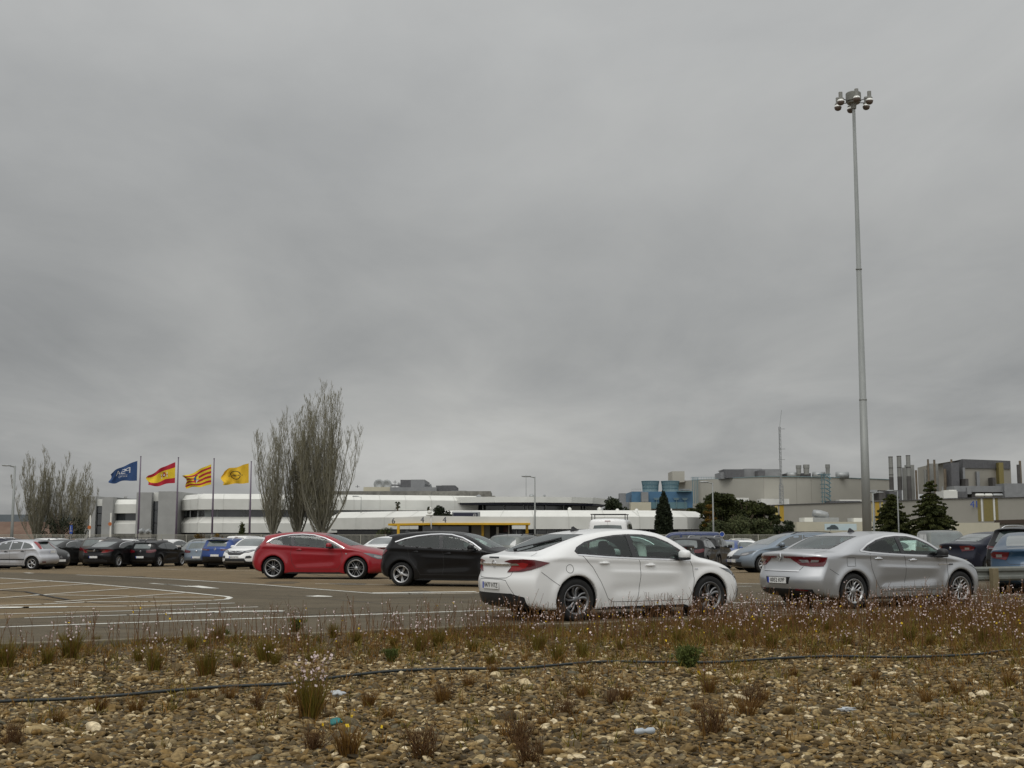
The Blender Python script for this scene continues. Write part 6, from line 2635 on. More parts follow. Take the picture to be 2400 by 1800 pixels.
stack(2085, 2095, 1070, 1149, M_stack, 'leftmost round chimney of the close pair, dark in its lower half', bands=((1070, 1072, M_stackd), (1096, 1098, M_stackd), (1112, 1114, M_stackd), (1118, 1149, M_stackd)))
stack(2104.5, 2115, 1068.5, 1149, M_stack, 'second round chimney from the left with a dark lower half', bands=((1068.5, 1070.5, M_stackd), (1095, 1097, M_stackd), (1117, 1149, M_stackd)))
stack(2118, 2126, 1096, 1172, M_stack, 'square grey duct standing just left of the tallest chimney', square=True, Y=288)
stack(2127, 2137, 1067, 1172, M_stack, 'tallest round chimney with a dark shaft in its lower part', Y=283, bands=((1067, 1069, M_stackd), (1094, 1097, M_stackd), (1116, 1172, M_stackd)))
stack(2125.5, 2143, 1090, 1174, M_stack, 'broad square grey shaft behind the tallest chimney', square=True, Y=290)
stack(2147, 2152, 1102, 1172, M_rust, 'thin brownish chimney right of the broad grey shaft', Y=286)
stack(2166.5, 2174, 1101.5, 1150, M_stack, 'short grey chimney behind the top of the layered cedar')
stack(2176.5, 2181, 1076.5, 1175, M_rust, 'thin rusty flue at the left edge of the grey square shaft', Y=284, bands=((1076.5, 1078, M_stackd),))
stack(2191, 2196, 1077.5, 1175, M_rust, 'thin rusty flue at the right edge of the grey square shaft', Y=284, bands=((1077.5, 1079, M_stackd),))
stack(2179, 2199, 1087, 1176, M_stack, 'grey square shaft between two thin rusty flues', square=True, Y=288)
stack(2213.5, 2220, 1099, 1152, M_rust, 'lone brown chimney between the grey shaft and the large dark block')
stack(2230.5, 2235, 1076.5, 1150, M_rust, 'thin rusty flue beside the large dark block')
stack(2208, 2211.5, 1140, 1166, M_galv, 'very short pale pipe in front of the lone brown chimney', Y=282)
stack(2385, 2393, 1089, 1140, M_stackd, 'dark brown shaft at the right edge of the picture')
stack(2390.5, 2396, 1080, 1140, M_rust, 'rusty flue rising behind the dark brown shaft at the right edge', Y=290)
bk = empty('plant_block', (PX(2310, YS), YS, GF), label='large dark rimmed block with grey plant and white tanks below it', cat='building')
strip(bk, 'wall', [(2238, 296), (2264, 285), (2377, 292)], (1083, 1077, 1081), (1150, 1150, 1150), mat('block_wall', (.27, .255, .22), .8, col2=(.33, .31, .265), vscale=.2), 0, 25)
strip(bk, 'dark_upper_band', [(2238, 295.6), (2264, 284.6), (2377, 291.6)], (1082, 1076, 1080), (1096, 1097, 1099), M_metald, 0, .3)
for a, b, c_, d, m, Y in ((2236, 2255, 1084, 1142, M_metald, 283), (2264, 2269, 1096, 1140, M_metal, 283), (2269, 2276, 1122, 1141, M_stackd, 281), (2296, 2303, 1105, 1140, M_metal, 286), (2333, 2340, 1119, 1140, M_stackd, 286),
                          (2349, 2360, 1084, 1138, M_olive, 288), (2242, 2400, 1139, 1153, M_metal, 275), (2272, 2282, 1142, 1158, M_metal, 274.6), (2360, 2420, 1133, 1166, M_metal, 274), (2250, 2272, 1152, 1166, M_metald, 274.5),
                          (2282, 2385, 1152, 1168, M_stackd, 275.5), (2216, 2249, 1151, 1170, M_white, 272), (2229, 2247, 1148, 1151, M_white, 273), (2088, 2118, 1149, 1172, M_metald, 280), (2064, 2079, 1149, 1172, M_stackd, 280), (2040, 2060, 1148, 1154, M_galv, 280)):
    mb = MB()
    pbox(mb, a, b, c_, d, Y, 5)
    mb.build('plant_box', m, bk)
for a, b, m in ((2286, 2307, M_whitet), (2308, 2326, M_whitet), (2327, 2350, M_galv)):
    mb = MB()
    Y = 268
    p, q = pos(a, 1160.5, Y), pos(b, 1160.5, Y)
    mb.tube([p - Vector((0, 0, 0)), p + Vector((.15, 0, 0)), q - Vector((.15, 0, 0)), q], [.2, .34, .34, .2], 14)
    mb.build('tank', m, bk, smooth=True)
under(bk)

# ---------------------------------------------------------------- fence
fe = empty('steel_fence', (0, 130, Gz(130)), label='pale steel bar fence running between the lot and the works', cat='fence')
M_fence = mat('fence_paint', (0.32, 0.31, 0.26), 0.6, var=.1)
zf0, zf1 = Gz(130), 1.36


def fence_run(px0, px1, Y):
    x0, x1 = PX(px0, Y), PX(px1, Y)
    b = MB()
    x = x0
    while x < x1:
        b.box(x, x + .035, Y, Y + .03, zf0 + .12, zf1 - .04)
        x += .125
    b.build('bars', M_fence, fe)
    b = MB()
    b.box(x0, x1, Y - .02, Y + .05, zf1 - .06, zf1)
    b.box(x0, x1, Y - .02, Y + .05, zf0 + .1, zf0 + .18)
    b.build('rail', M_fence, fe)
    x = x0
    me = MB().box(0, .09, -.06, -.021, zf0, zf1 + .03).mesh('post', M_fence)
    while x < x1:
        link(me, 'post', fe, loc=(x, Y, 0))
        x += 2.6


fence_run(-150, 905, 130)
fence_run(1250, 2100, 130)
under(fe)

# ---------------------------------------------------------------- lamps, poles, signs
M_pole = mat('pole_grey', (0.26, 0.27, 0.26), 0.55, .35, var=.15, vscale=1.5, stretch=(1, 1, .2))
M_flagpole = mat('flagpole_paint', (0.13, 0.10, 0.14), 0.5)
hm = ground(2033, 1262)
Y = 80.0
bx = pos(2032, 1240, Y)
base = Vector((bx.x, Y, Gz(Y)))
top = pos(2000, 228, Y)
mast = empty('lamp_mast', base, label='very tall grey lamp mast with a ring of floodlights', cat='lamp post')
h_ = top.z - base.z
# the mast leans very slightly
lean = Vector((top.x - base.x, 0, 0))
K = [(0, .30), (.34, .235), (.3401, .225), (.62, .17), (.6201, .16), (1.0, .10)]
mb = MB()
mb.tube([lean * t + Vector((0, 0, h_ * t)) for t, r_ in K], [r_ for t, r_ in K], 20)
mb.build('shaft', M_pole, mast, smooth=True)
for t in (.34, .62):
    mb = MB()
    p = lean * t + Vector((0, 0, h_ * t))
    rj = .25 if t < .5 else .20
    mb.lathe([(rj - .03, -.05), (rj, -.04), (rj, .04), (rj - .03, .05)], 20, p)
    mb.build('joint_ring', M_pole, mast, smooth=True)
tt = lean + Vector((0, 0, h_))
mb = MB()
mb.lathe([(0, -.85), (.16, -.8), (.2, -.45), (.42, -.42), (.42, -.3), (.50, -.28), (.50, .25), (.46, .30), (0, .36)], 28, tt)
mb.build('head_drum', mat('drum_grey', (.17, .17, .15), .6, var=.15), mast, smooth=False)
M_bulb = mat('lamp_glass', (.75, .75, .70), .25, coat=.5)
M_brown = mat('lamp_reflector', (.10, .075, .06), .5)
for k in range(6):
    a = math.radians(25 + 60 * k)
    c = tt + Vector((1.08 * math.cos(a), 1.08 * math.sin(a), -.32))
    fl = MB()
    fl.lathe([(0, .52), (.13, .50), (.13, .12), (.20, .08), (.20, .02)], 16, c)
    o = fl.build('floodlight', mat('housing_grey', (.22, .22, .2), .6), mast, smooth=False)
    q = MB()
    q.lathe([(.14, .06), (.20, -.03), (.235, -.14)], 18, c)
    q.build('lamp_dome', M_bulb, o, smooth=True)
    q = MB()
    q.lathe([(.24, -.14), (.25, -.16), (.20, -.32), (.11, -.38), (0, -.39)], 18, c)
    q.build('lamp_reflector', M_brown, o, smooth=True)
    q = MB()
    q.tube([tt + Vector((.4 * math.cos(a), .4 * math.sin(a), -.32)), c + Vector((0, 0, .1))], .03, 6)
    q.build('arm', M_metald, mast)


def street_lamp(px, py_top, Y, d, lb, r_=.09, zb=None):
    b0 = Vector((PX(px, Y), Y, Gz(Y) if zb is None else zb))
    t = pos(px, py_top, Y)
    root = empty('street_lamp', b0, label=lb, cat='street lamp')
    h_ = t.z - b0.z
    mb = MB()
    mb.tube([(0, 0, 0), (0, 0, h_ * .3), (0, 0, h_)], [r_ * 1.2, r_, r_ * .65], 10)
    mb.tube([(0, 0, h_ - .1), (d * .5, 0, h_ + .02)], r_ * .5, 8)
    mb.build('pole', M_pole, root, smooth=True)
    mb = MB()
    blob(mb, (d * .85, 0, h_ + .05), (.48, .16, .085), 14, 6, .8)
    mb.build('lamp_head', M_galv, root, smooth=True)
    return root


street_lamp(1254, 1117.5, 122, -1, 'slender street lamp standing beside the entrance canopy')
street_lamp(1673, 1131, 122, -1, 'slim street lamp in front of the dark pines')
street_lamp(26, 1092, 122, -1, 'lone street lamp at the left edge', .14)
street_lamp(2108, 1151, 150, -1, 'street lamp in front of the left cedar')
street_lamp(2050, 1155, 150, 1, 'short lamp with a box head right of the tall mast', .13)
street_lamp(1437, 1177, 201, 1, 'small lamp by the low bushes left of the blue block', .05)
street_lamp(845, 1164, 184, -1, 'small camera post on the white wing right of the poplars', .05, PZ(1203, 184))

# flags
FY = 140.0
FLW, FLH = 3.05, 2.25


def flag_mesh(name, left, corners, fn, mats, seed):
    """corners: picture points hoist-top, hoist-bottom, fly-top, fly-bottom; fn(u, v) gives the material, v from the top"""
    ht, hb, ft, fb = [pos(*c, FY) for c in corners]
    nu, nv = 150, 96
    u = np.linspace(0, 1, nu + 1)[:, None]
    v = np.linspace(0, 1, nv + 1)[None]
    c = [np.array(a) for a in (ht, hb, ft, fb)]
    P = (c[0] * 1)[None, None] * ((1 - u) * (1 - v))[..., None] + c[1] * ((1 - u) * v)[..., None] + c[2] * (u * (1 - v))[..., None] + c[3] * (u * v)[..., None]
    w = np.sin(u * (6.5 + seed) + v * (1.5 + seed * .7) + seed) * .34 * u + np.sin(u * 15 - v * 5 + seed * 2) * .10 * u
    P[..., 1] += w - .6 * u
    P[..., 2] += .10 * np.sin(u * 5.0 + seed) * u - .30 * (u * (1 - u)) * (1 - v) * -1
    P[..., 0] += .16 * np.sin(v * (4.5 + seed * .8) + seed * 2) * u ** 2
    P[..., 2] += .12 * np.sin(u * 9 + v * 3 + seed * 1.7) * u
    idx = np.arange((nu + 1) * (nv + 1)).reshape(nu + 1, nv + 1)
    Fq = np.stack([idx[:-1, :-1], idx[1:, :-1], idx[1:, 1:], idx[:-1, 1:]], -1).reshape(-1, 4)
    uc = np.repeat((np.arange(nu) + .5) / nu, nv)
    vc = np.tile((np.arange(nv) + .5) / nv, nu)
    me = npmesh(name, P.reshape(-1, 3), Fq, None, True, mats, fn(uc, vc))
    return me


def cloth(name, col):
    m = mat('cloth_' + name, col, .8, var=.08, vscale=2)
    return m


fb_, fr_, fy_, fw_, fk_, fo_, fbr = cloth('blue', (.022, .06, .165)), cloth('red', (.40, .012, .03)), cloth('yellow', (.70, .50, .02)), cloth('white', (.6, .6, .6)), cloth('black', (.03, .03, .02)), cloth('amber', (.68, .42, .02)), cloth('brown', (.25, .06, .04))


def seg(u, v, a, b, w):
    a, b = np.array(a), np.array(b)
    d = b - a
    t = np.clip(((u - a[0]) * d[0] + (v - a[1]) * d[1]) / (d @ d), 0, 1)
    return np.hypot(u - a[0] - t * d[0], (v - a[1] - t * d[1]) * .74) < w


def f_blue(u, v):
    m = np.zeros(len(u), int)
    W = .014
    # letters seen from the back of the cloth: P nearest the pole, then S, then A
    P_ = [((.27, .22), (.27, .50)), ((.27, .22), (.37, .22)), ((.37, .22), (.40, .29)), ((.40, .29), (.37, .36)), ((.37, .36), (.27, .36))]
    S_ = [((.43, .22), (.53, .22)), ((.43, .22), (.43, .36)), ((.43, .36), (.56, .37)), ((.56, .37), (.56, .48)), ((.56, .50), (.42, .50))]
    A_ = [((.61, .50), (.68, .22)), ((.68, .22), (.75, .50)), ((.64, .42), (.72, .42))]
    for a, b in P_ + S_ + A_:
        m[seg(u, v, a, b, W)] = 1
    m[seg(u, v, (.34, .60), (.68, .60), .005)] = 1
    # small word beneath
    x = .36
    for k in range(6):
        for a, b in (((x, .67), (x, .74)), ((x, .67), (x + .03, .67)), ((x + .03, .70), (x, .74))):
            m[seg(u, v, a, b, .005)] = 1
        x += .052
    return m


def f_spain(u, v):
    m = np.where((v > .25) & (v < .75), 1, 0)
    cx, cy = .40, .5
    d = np.hypot((u - cx) / .075, (v - cy) / .12)
    m[d < 1] = 2
    m[(d < 1) & (u < cx) & (v < cy)] = 0
    m[(np.hypot((u - cx) / .03, (v - cy) / .05) < 1)] = 3
    for s_ in (-1, 1):
        m[(np.abs(u - cx - s_ * .115) < .012) & (np.abs(v - cy - .01) < .13)] = 3
        m[(np.abs(u - cx - s_ * .115) < .022) & (np.abs(v - cy - .01) < .02)] = 0
    m[(np.abs(u - cx) < .06) & (np.abs(v - .345) < .025)] = 2
    return m


def f_aragon(u, v):
    m = ((v * 9).astype(int) % 2 == 1).astype(int)
    cx, cy = .58, .5
    w = .085
    sh = (np.abs(u - cx) < w * np.clip(1.2 - np.maximum(v - .5, 0) * 5, 0, 1)) & (v > .28) & (v < .74)
    m[sh] = 2
    m[sh & (v < .5) & (u > cx)] = 3
    m[sh & (v > .5) & (u > cx)] = 1
    m[sh & (v < .5) & (u < cx)] = 0
    m[(np.abs(u - cx) < .05) & (v > .22) & (v < .28)] = 4
    m[sh & ((np.abs(v - .5) < .012) | (np.abs(u - cx) < .006))] = 4
    return m


def f_amber(u, v):
    m = np.zeros(len(u), int)
    cx, cy = .50, .5
    d = np.hypot((u - cx) / .74 * .74, (v - cy) * .74)
    m[np.abs(d - .185) < .016] = 1
    for a, b in (((.24, .52), (.56, .47)), ((.56, .47), (.46, .56)), ((.46, .56), (.76, .51))):
        m[seg(u, v, a, b, .014)] = 1
    m[(np.abs(d - .185) < .016) & (np.abs(v - .51) < .03)] = 0
    return m


flags = [
    (322.5, 1070, ((322, 1080), (321, 1126.5), (259, 1110), (261, 1130.5)), f_blue, [fb_, fw_], 'dark blue flag with mirrored white lettering, first in the row', .4, 'flagpole flying the dark blue flag'),
    (411.5, 1072.5, ((411, 1083), (410, 1132), (352, 1113), (349, 1140)), f_spain, [fr_, fy_, fbr, fw_], 'red and yellow striped flag with a coat of arms', 1.5, 'flagpole flying the red and yellow national flag'),
    (496, 1075, ((495, 1088), (495, 1135.5), (433, 1120), (441, 1146)), f_aragon, [fy_, fr_, fw_, fb_, fk_], 'yellow flag with four thin red bars and a small shield', 2.7, 'flagpole flying the red barred flag'),
    (584, 1082, ((583, 1086), (583, 1131.5), (523.5, 1107), (525, 1138)), f_amber, [fo_, fk_], 'amber flag with a black ring and lightning emblem', 4.0, 'flagpole flying the amber flag in front of the poplars'),
]
for px, pt_, cor, fn, ms, lb, sd, lbp in flags:
    b0 = Vector((PX(px, FY), FY, Gz(FY)))
    t = pos(px, pt_, FY)
    mb = MB()
    mb.tube([(0, 0, 0), (0, 0, (t.z - b0.z) * .5), (0, 0, t.z - b0.z)], [.12, .10, .06], 10)
    blob(mb, (0, 0, t.z - b0.z), (.09, .09, .07), 8, 6, 1)
    o = mb.build('flagpole', M_flagpole, smooth=True, label=lbp, cat='flagpole', group='flagpoles in front of the office')
    o.location = b0
    me = flag_mesh('flag', 0, cor, fn, ms, sd)
    link(me, 'flag', label=lb, cat='flag', group='flags on the flagpoles')

# barrier poles
for px, pt_, pb, om, lb in ((209, 1208, 1262, 1236, 'white upright barrier arm with an orange reflector, left of the pair'), (257, 1202, 1262, 1228, 'white upright barrier arm beside the grey stair tower')):
    Y = 118
    b0 = Vector((PX(px, Y), Y, Gz(Y)))
    root = empty('barrier', b0, label=lb, cat='barrier')
    t = pos(px + 1.5, pt_, Y)
    mb = MB()
    mb.box(-.06, .06, -.03, .03, .6, t.z - b0.z)
    mb.build('barrier_arm', M_whitet, root)
    mb = MB()
    mb.box(-.2, .2, -.15, .15, 0, 1.0)
    mb.build('housing', M_galv, root)
    mb = MB()
    z = PZ(om, Y) - b0.z
    mb.lathe([(0, -.03), (.17, -.03), (.17, .03), (0, .03)], 14, (-.05, -.05, z), 'y')
    mb.build('reflector', mat('orange', (.45, .13, .03), .5), root)

# blue disabled parking sign
Y = 112
b0 = Vector((PX(164.5, Y), Y, Gz(Y)))
root = empty('parking_sign', b0, label='blue disabled parking sign on a post in front of the bare poplars', cat='sign')
mb = MB()
mb.tube([(0, .04, 0), (0, .04, PZ(1231, Y) - b0.z)], .035, 6)
mb.build('post', M_galv, root)
mb = MB()
z0_, z1_ = PZ(1251, Y) - b0.z, PZ(1231, Y) - b0.z
mb.box(-.13, .13, 0, .02, z0_, z1_)
mb.build('plate', mat('sign_blue', (.015, .06, .30), .5), root)
mb = MB()
zc = z0_ + (z1_ - z0_) * .35
mb.tube([(.07 * math.cos(t), -.01, zc + .07 * math.sin(t)) for t in np.linspace(2.6, 6.6, 12)], .013, 4)
mb.tube([(-.02, -.01, zc + .16), (-.02, -.01, zc + .04), (.05, -.01, zc + .04), (.08, -.01, zc - .04)], .014, 4)
blob(mb, (-.02, -.01, zc + .2), (.025, .01, .025), 8, 6, 1)
mb.box(-.06, -.03, -.012, -.002, z1_ - .28, z1_ - .08)
mb.build('wheelchair_symbol', M_whitet, root)
# round blue sign
Y = 110
b0 = Vector((PX(1693, Y), Y, Gz(Y)))
root = empty('round_sign', b0, label='small round blue sign with a pale rim above the steel fence', cat='sign')
z = PZ(1252, Y) - b0.z
mb = MB()
mb.tube([(0, .04, 0), (0, .04, z)], .035, 6)
mb.build('post', M_galv, root)
mb = MB()
mb.lathe([(0, 0), (.22, 0), (.22, .02), (0, .02)], 24, (0, 0, z), 'y')
mb.build('plate', MATS['sign_blue'], root)
mb = MB()
mb.tube([(.21 * math.cos(t), -.01, z + .21 * math.sin(t)) for t in np.linspace(0, 6.283, 25)], .018, 4, False)
mb.build('rim', M_whitet, root)
# floodlights on the ground by the fence
Y = 126
root = empty('floodlight_group', pos(337, 1256, Y), label='grey cluster of floodlights on a frame at the foot of the stair tower', cat='floodlights')
for i, (dx, dz, r_) in enumerate(((-.35, .42, .28), (.30, .40, .24))):
    mb = MB()
    c = Vector((dx, 0, dz))
    mb.tube([c, c + Vector((.34, -.1, .14))], [r_, r_ * .9], 12)
    mb.build('floodlight', M_galv, root, smooth=False)
mb = MB()
mb.box(-.55, .75, -.05, .05, -.3, .25)
mb.tube([(-.45, 0, -.9), (-.3, 0, .3)], .06, 6)
mb.tube([(.5, 0, -.9), (.4, 0, .3)], .06, 6)
mb.build('frame', M_beige2, root)

# guard rail with wooden post at the right
gr = empty('guard_rail', (PX(2335, 27.4), 27.4, 0), R(24), label='weathered metal guard rail on a wooden post at the right edge', cat='guard rail')
mb = MB()
prof = [(0, 0), (-.04, .04), (-.04, .09), (0, .13), (0, .18), (-.04, .22), (-.04, .27), (0, .31)]
V = []
for x in (-.85, .0, 2.0, 6.0):
    for y, z in prof:
        V.append((x, .14 + y, .38 + z - (0.0)))
k = len(prof)
mb.add(V, [(i * k + j, (i + 1) * k + j, (i + 1) * k + j + 1, i * k + j + 1) for i in range(3) for j in range(k - 1)])
o = mb.build('rail', mat('old_galvanised', (.20, .21, .19), .55, .4, col2=(.13, .135, .12), vscale=3), gr)
md = o.modifiers.new('s', 'SOLIDIFY')
md.thickness = .006
for x in (0, 2.6, 5.2):
    mb = MB()
    mb.box(x - .08, x + .08, -.03, .10, -.2, .66)
    mb.build('wooden_post', mat('weathered_wood', (.16, .13, .07), .9, col2=(.22, .18, .11), vscale=6, stretch=(4, 4, .5), bump=.5, bscale=20), gr, bevel=.012)
# ---------------------------------------------------------------- trees
def bark(name, c1, c2):
    return mat(name, c1, .95, col2=c2, vscale=1.2, detail=6, stretch=(2, 2, .4))


M_bark = bark('poplar_bark', (.14, .13, .095), (.26, .245, .19))
M_twig = bark('poplar_twig', (.15, .135, .08), (.25, .23, .15))


def tubes_np(segs, n=3):
    """segs: list of (points (k,3), radii (k,)) -> vertices, quads"""
    Vs, Fs, off = [], [], 0
    ang = np.linspace(0, 2 * math.pi, n, endpoint=False)
    ca, sa = np.cos(ang), np.sin(ang)
    for P, r in segs:
        P = np.asarray(P)
        d = np.gradient(P, axis=0)
        d /= np.linalg.norm(d, axis=1, keepdims=True) + 1e-9
        ref = np.array([1.0, 0.3, 0]) if abs(d[0, 2]) > .7 else np.array([0, 0, 1.0])
        a = np.cross(d, ref)
        a /= np.linalg.norm(a, axis=1, keepdims=True) + 1e-9
        b = np.cross(d, a)
        V = P[:, None] + r[:, None, None] * (a[:, None] * ca[None, :, None] + b[:, None] * sa[None, :, None])
        k = len(P)
        i = np.arange(k - 1)[:, None] * n
        j = np.arange(n)[None]
        j2 = (j + 1) % n
        Fs.append(np.stack([i + j, i + j2, i + n + j2, i + n + j], -1).reshape(-1, 4) + off)
        Vs.append(V.reshape(-1, 3))
        off += k * n
    return np.concatenate(Vs), np.concatenate(Fs)


def branch_path(g, p0, az, el0, el1, L_, k, wob=.05):
    """a limb that leaves at elevation el0 and turns up to el1"""
    P = [np.array(p0, float)]
    for i in range(k):
        t = i / (k - 1) if k > 1 else 1
        el = el0 + (el1 - el0) * min(1, t * 1.5)
        a = az + g.normal(0, wob)
        d = np.array([math.cos(a) * math.cos(el), math.sin(a) * math.cos(el), math.sin(el)])
        d += g.normal(0, wob, 3)
        P.append(P[-1] + d / np.linalg.norm(d) * L_ / k)
    return np.array(P)


def poplar(name, base, H, W, seed, label, group=None, stems_=7, dens=1.0, lean=(66, 82), low=.05):
    """bare Lombardy poplar: a short bole from which steep stems rise side by side like a besom"""
    g = np.random.default_rng(seed)
    root = empty(name, base, label=label, cat='tree', group=group)
    big, small = [], []
    bole = branch_path(g, (0, 0, -.1), 0, R(88), R(88), H * .14, 4, .02)
    big.append((bole, np.linspace(.021 * H, .016 * H, 5)))
    for f in range(stems_):
        az = 6.283 * f / stems_ + g.uniform(-.5, .5)
        h = H * (.92 if f == 0 else g.uniform(.58, .90) * (1 - .10 * (f % 3 == 2)))
        q = g.uniform(.25, 1)
        p0 = bole[0] + (bole[-1] - bole[0]) * q
        P = branch_path(g, p0, az, R(86 if f == 0 else g.uniform(*lean)), R(g.uniform(78, 88)), h, 12, .035)
        r = np.linspace(.0095 * H if f == 0 else .0065 * H, .012, 13)
        big.append((P, r))
        n = int(h * 2.1 * dens)
        for i in range(n):
            t = low + (.97 - low) * (i + g.uniform(0, 1)) / n
            u = t * 12
            a = int(u)
            p1 = P[a] + (P[min(a + 1, 12)] - P[a]) * (u - a)
            Ls = h * (.27 * (1 - t) ** .7 + .06) * g.uniform(.6, 1.1)
            Q = branch_path(g, p1, g.uniform(0, 6.283), R(g.uniform(42, 64)), R(g.uniform(76, 89)), Ls, 6, .07)
            big.append((Q, np.linspace(max(.020, r[min(a, 12)] * .34), .009, 7)))
            for k in range(int(7.5 * dens * g.uniform(.7, 1.2))):
                s_ = g.uniform(.6, 6)
                b = int(min(s_, 5))
                p2 = Q[b] + (Q[b + 1] - Q[b]) * (s_ - b)
                Lt = (Ls * .26 + .22) * g.uniform(.6, 1.2)
                T_ = branch_path(g, p2, g.uniform(0, 6.28), R(g.uniform(38, 66)), R(g.uniform(76, 90)), Lt, 4, .09)
                small.append((T_, np.linspace(.0125, .0075, 5)))
                for l in range(2):
                    t2 = branch_path(g, T_[g.integers(1, 4)], g.uniform(0, 6.28), R(g.uniform(45, 70)), R(84), Lt * g.uniform(.35, .6), 2, .12)
                    small.append((t2, np.linspace(.010, .006, 3)))
    V, F_ = tubes_np(big, 5)
    link(npmesh('trunk', V, F_, M_bark, True), 'trunk', root)
    V, F_ = tubes_np(small, 3)
    link(npmesh('twigs', V, F_, M_twig, True), 'twigs', root)
    return root


def base_at(px, Y, dz=0):
    return Vector((PX(px, Y), Y, Gz(Y) - .05 + dz))


GP = 'bare poplars'
poplar('poplar_tree', base_at(638, 160), 16.8, .3, 11, 'narrowest bare poplar, just right of the amber flag', group=GP, stems_=14, lean=(56, 84), dens=.85)
poplar('poplar_tree', base_at(697, 162), 19.6, .3, 12, 'middle bare poplar of the tall group behind the red coupe', group=GP, stems_=19, lean=(56, 86))
poplar('poplar_tree', base_at(755, 160), 21.2, .3, 13, 'tallest bare poplar with several heavy limbs on the right of its group', group=GP, stems_=23, lean=(50, 86))
poplar('poplar_tree', base_at(84, 150), 11.8, .3, 14, 'broad bare poplar nearest the lone street lamp at the left', group=GP, stems_=20, lean=(48, 86), dens=1.0)
poplar('poplar_tree', base_at(130, 152), 11.0, .3, 15, 'bare poplar in the middle of the left group', group=GP, stems_=16, lean=(50, 86), dens=1.0)
poplar('poplar_tree', base_at(186, 148), 10.4, .3, 16, 'bare poplar standing behind the disabled parking sign', group=GP, stems_=16, lean=(50, 86), dens=1.0)
for px, Y, H_, sd, lb in ((224, 215, 8.6, 21, 'small bare tree showing above the grey stair tower'), (278, 225, 9.2, 22, 'small bare tree showing above the white wing left of the blue flag'), (318, 230, 8.5, 23, 'thin bare treetop beside the first flagpole')):
    poplar('bare_tree', base_at(px, Y), H_, .3, sd, lb, stems_=4, lean=(60, 78))


def leaf_mat(name, c1, c2, sc=.9):
    m = bpy.data.materials.new(name)
    m.use_nodes = True
    nt = m.node_tree
    b = nt.nodes['Principled BSDF']
    b.inputs['Roughness'].default_value = .7
    b.inputs['Specular IOR Level'].default_value = .2
    N, L = nt.nodes.new, nt.links.new
    g = N('ShaderNodeNewGeometry')
    tc = N('ShaderNodeTexCoord')
    n = N('ShaderNodeTexNoise')
    n.inputs['Scale'].default_value = sc
    n.inputs['Detail'].default_value = 3
    L(tc.outputs['Object'], n.inputs['Vector'])
    ad = N('ShaderNodeMath')
    ad.operation = 'MULTIPLY_ADD'
    L(g.outputs['Random Per Island'], ad.inputs[0])
    ad.inputs[1].default_value = .45
    mm = N('ShaderNodeMath')
    mm.operation = 'MULTIPLY_ADD'
    L(n.outputs['Fac'], mm.inputs[0])
    mm.inputs[1].default_value = 1.5
    mm.inputs[2].default_value = -.5
    L(mm.outputs[0], ad.inputs[2])
    r = N('ShaderNodeValToRGB')
    r.color_ramp.elements[0].position = .15
    r.color_ramp.elements[1].position = .9
    r.color_ramp.elements[0].color = (*c1, 1)
    r.color_ramp.elements[1].color = (*c2, 1)
    L(ad.outputs[0], r.inputs[0])
    L(r.outputs[0], b.inputs['Base Color'])
    return m


L_pine = leaf_mat('pine_needles', (.014, .020, .006), (.060, .066, .016), .35)
L_olive = leaf_mat('olive_leaves', (.036, .046, .018), (.11, .12, .050), .5)
L_cypress = leaf_mat('cypress_leaves', (.008, .012, .006), (.026, .034, .014))
L_cedar = leaf_mat('cedar_needles', (.020, .028, .008), (.075, .080, .022), .6)
L_bush = leaf_mat('bush_leaves', (.014, .022, .010), (.045, .055, .025), .8)
L_orange = leaf_mat('dry_needles', (.05, .035, .008), (.20, .11, .015), .6)
L_yel = leaf_mat('yellow_shrub', (.10, .06, .01), (.40, .22, .02), .8)
M_trunk = bark('pine_bark', (.06, .045, .032), (.12, .09, .06))


def leaves(P, size, g, up=.3, asp=.6):
    """leaf-sized quads at the given points"""
    n = len(P)
    d = g.normal(size=(n, 3))
    d[:, 2] += up
    d /= np.linalg.norm(d, axis=1, keepdims=True)
    e = np.cross(d, g.normal(size=(n, 3)))
    e /= np.linalg.norm(e, axis=1, keepdims=True) + 1e-9
    s_ = size * g.uniform(.55, 1.35, n)[:, None]
    a, b = d * s_, e * s_ * asp
    V = np.stack([P - a - b * .4, P - a * .1 + b, P + a, P + a * .1 - b], 1).reshape(-1, 3)
    F_ = np.arange(4 * n).reshape(-1, 4)
    return V, F_


def clumps(g, centers, radii, per, flat=.7, shell=.55):
    out = []
    for c, r in zip(centers, radii):
        k = int(per * (r / np.mean(radii)) ** 2)
        d = g.normal(size=(k, 3))
        d /= np.linalg.norm(d, axis=1, keepdims=True)
        rr = r * (shell + (1 - shell) * g.uniform(0, 1, (k, 1))) * (1 + .22 * np.sin(d[:, :1] * 5 + c[0]) * np.cos(d[:, 2:3] * 4 + c[1]))
        p = c + d * rr * np.array([1, 1, flat])
        out.append(p)
    return np.concatenate(out)


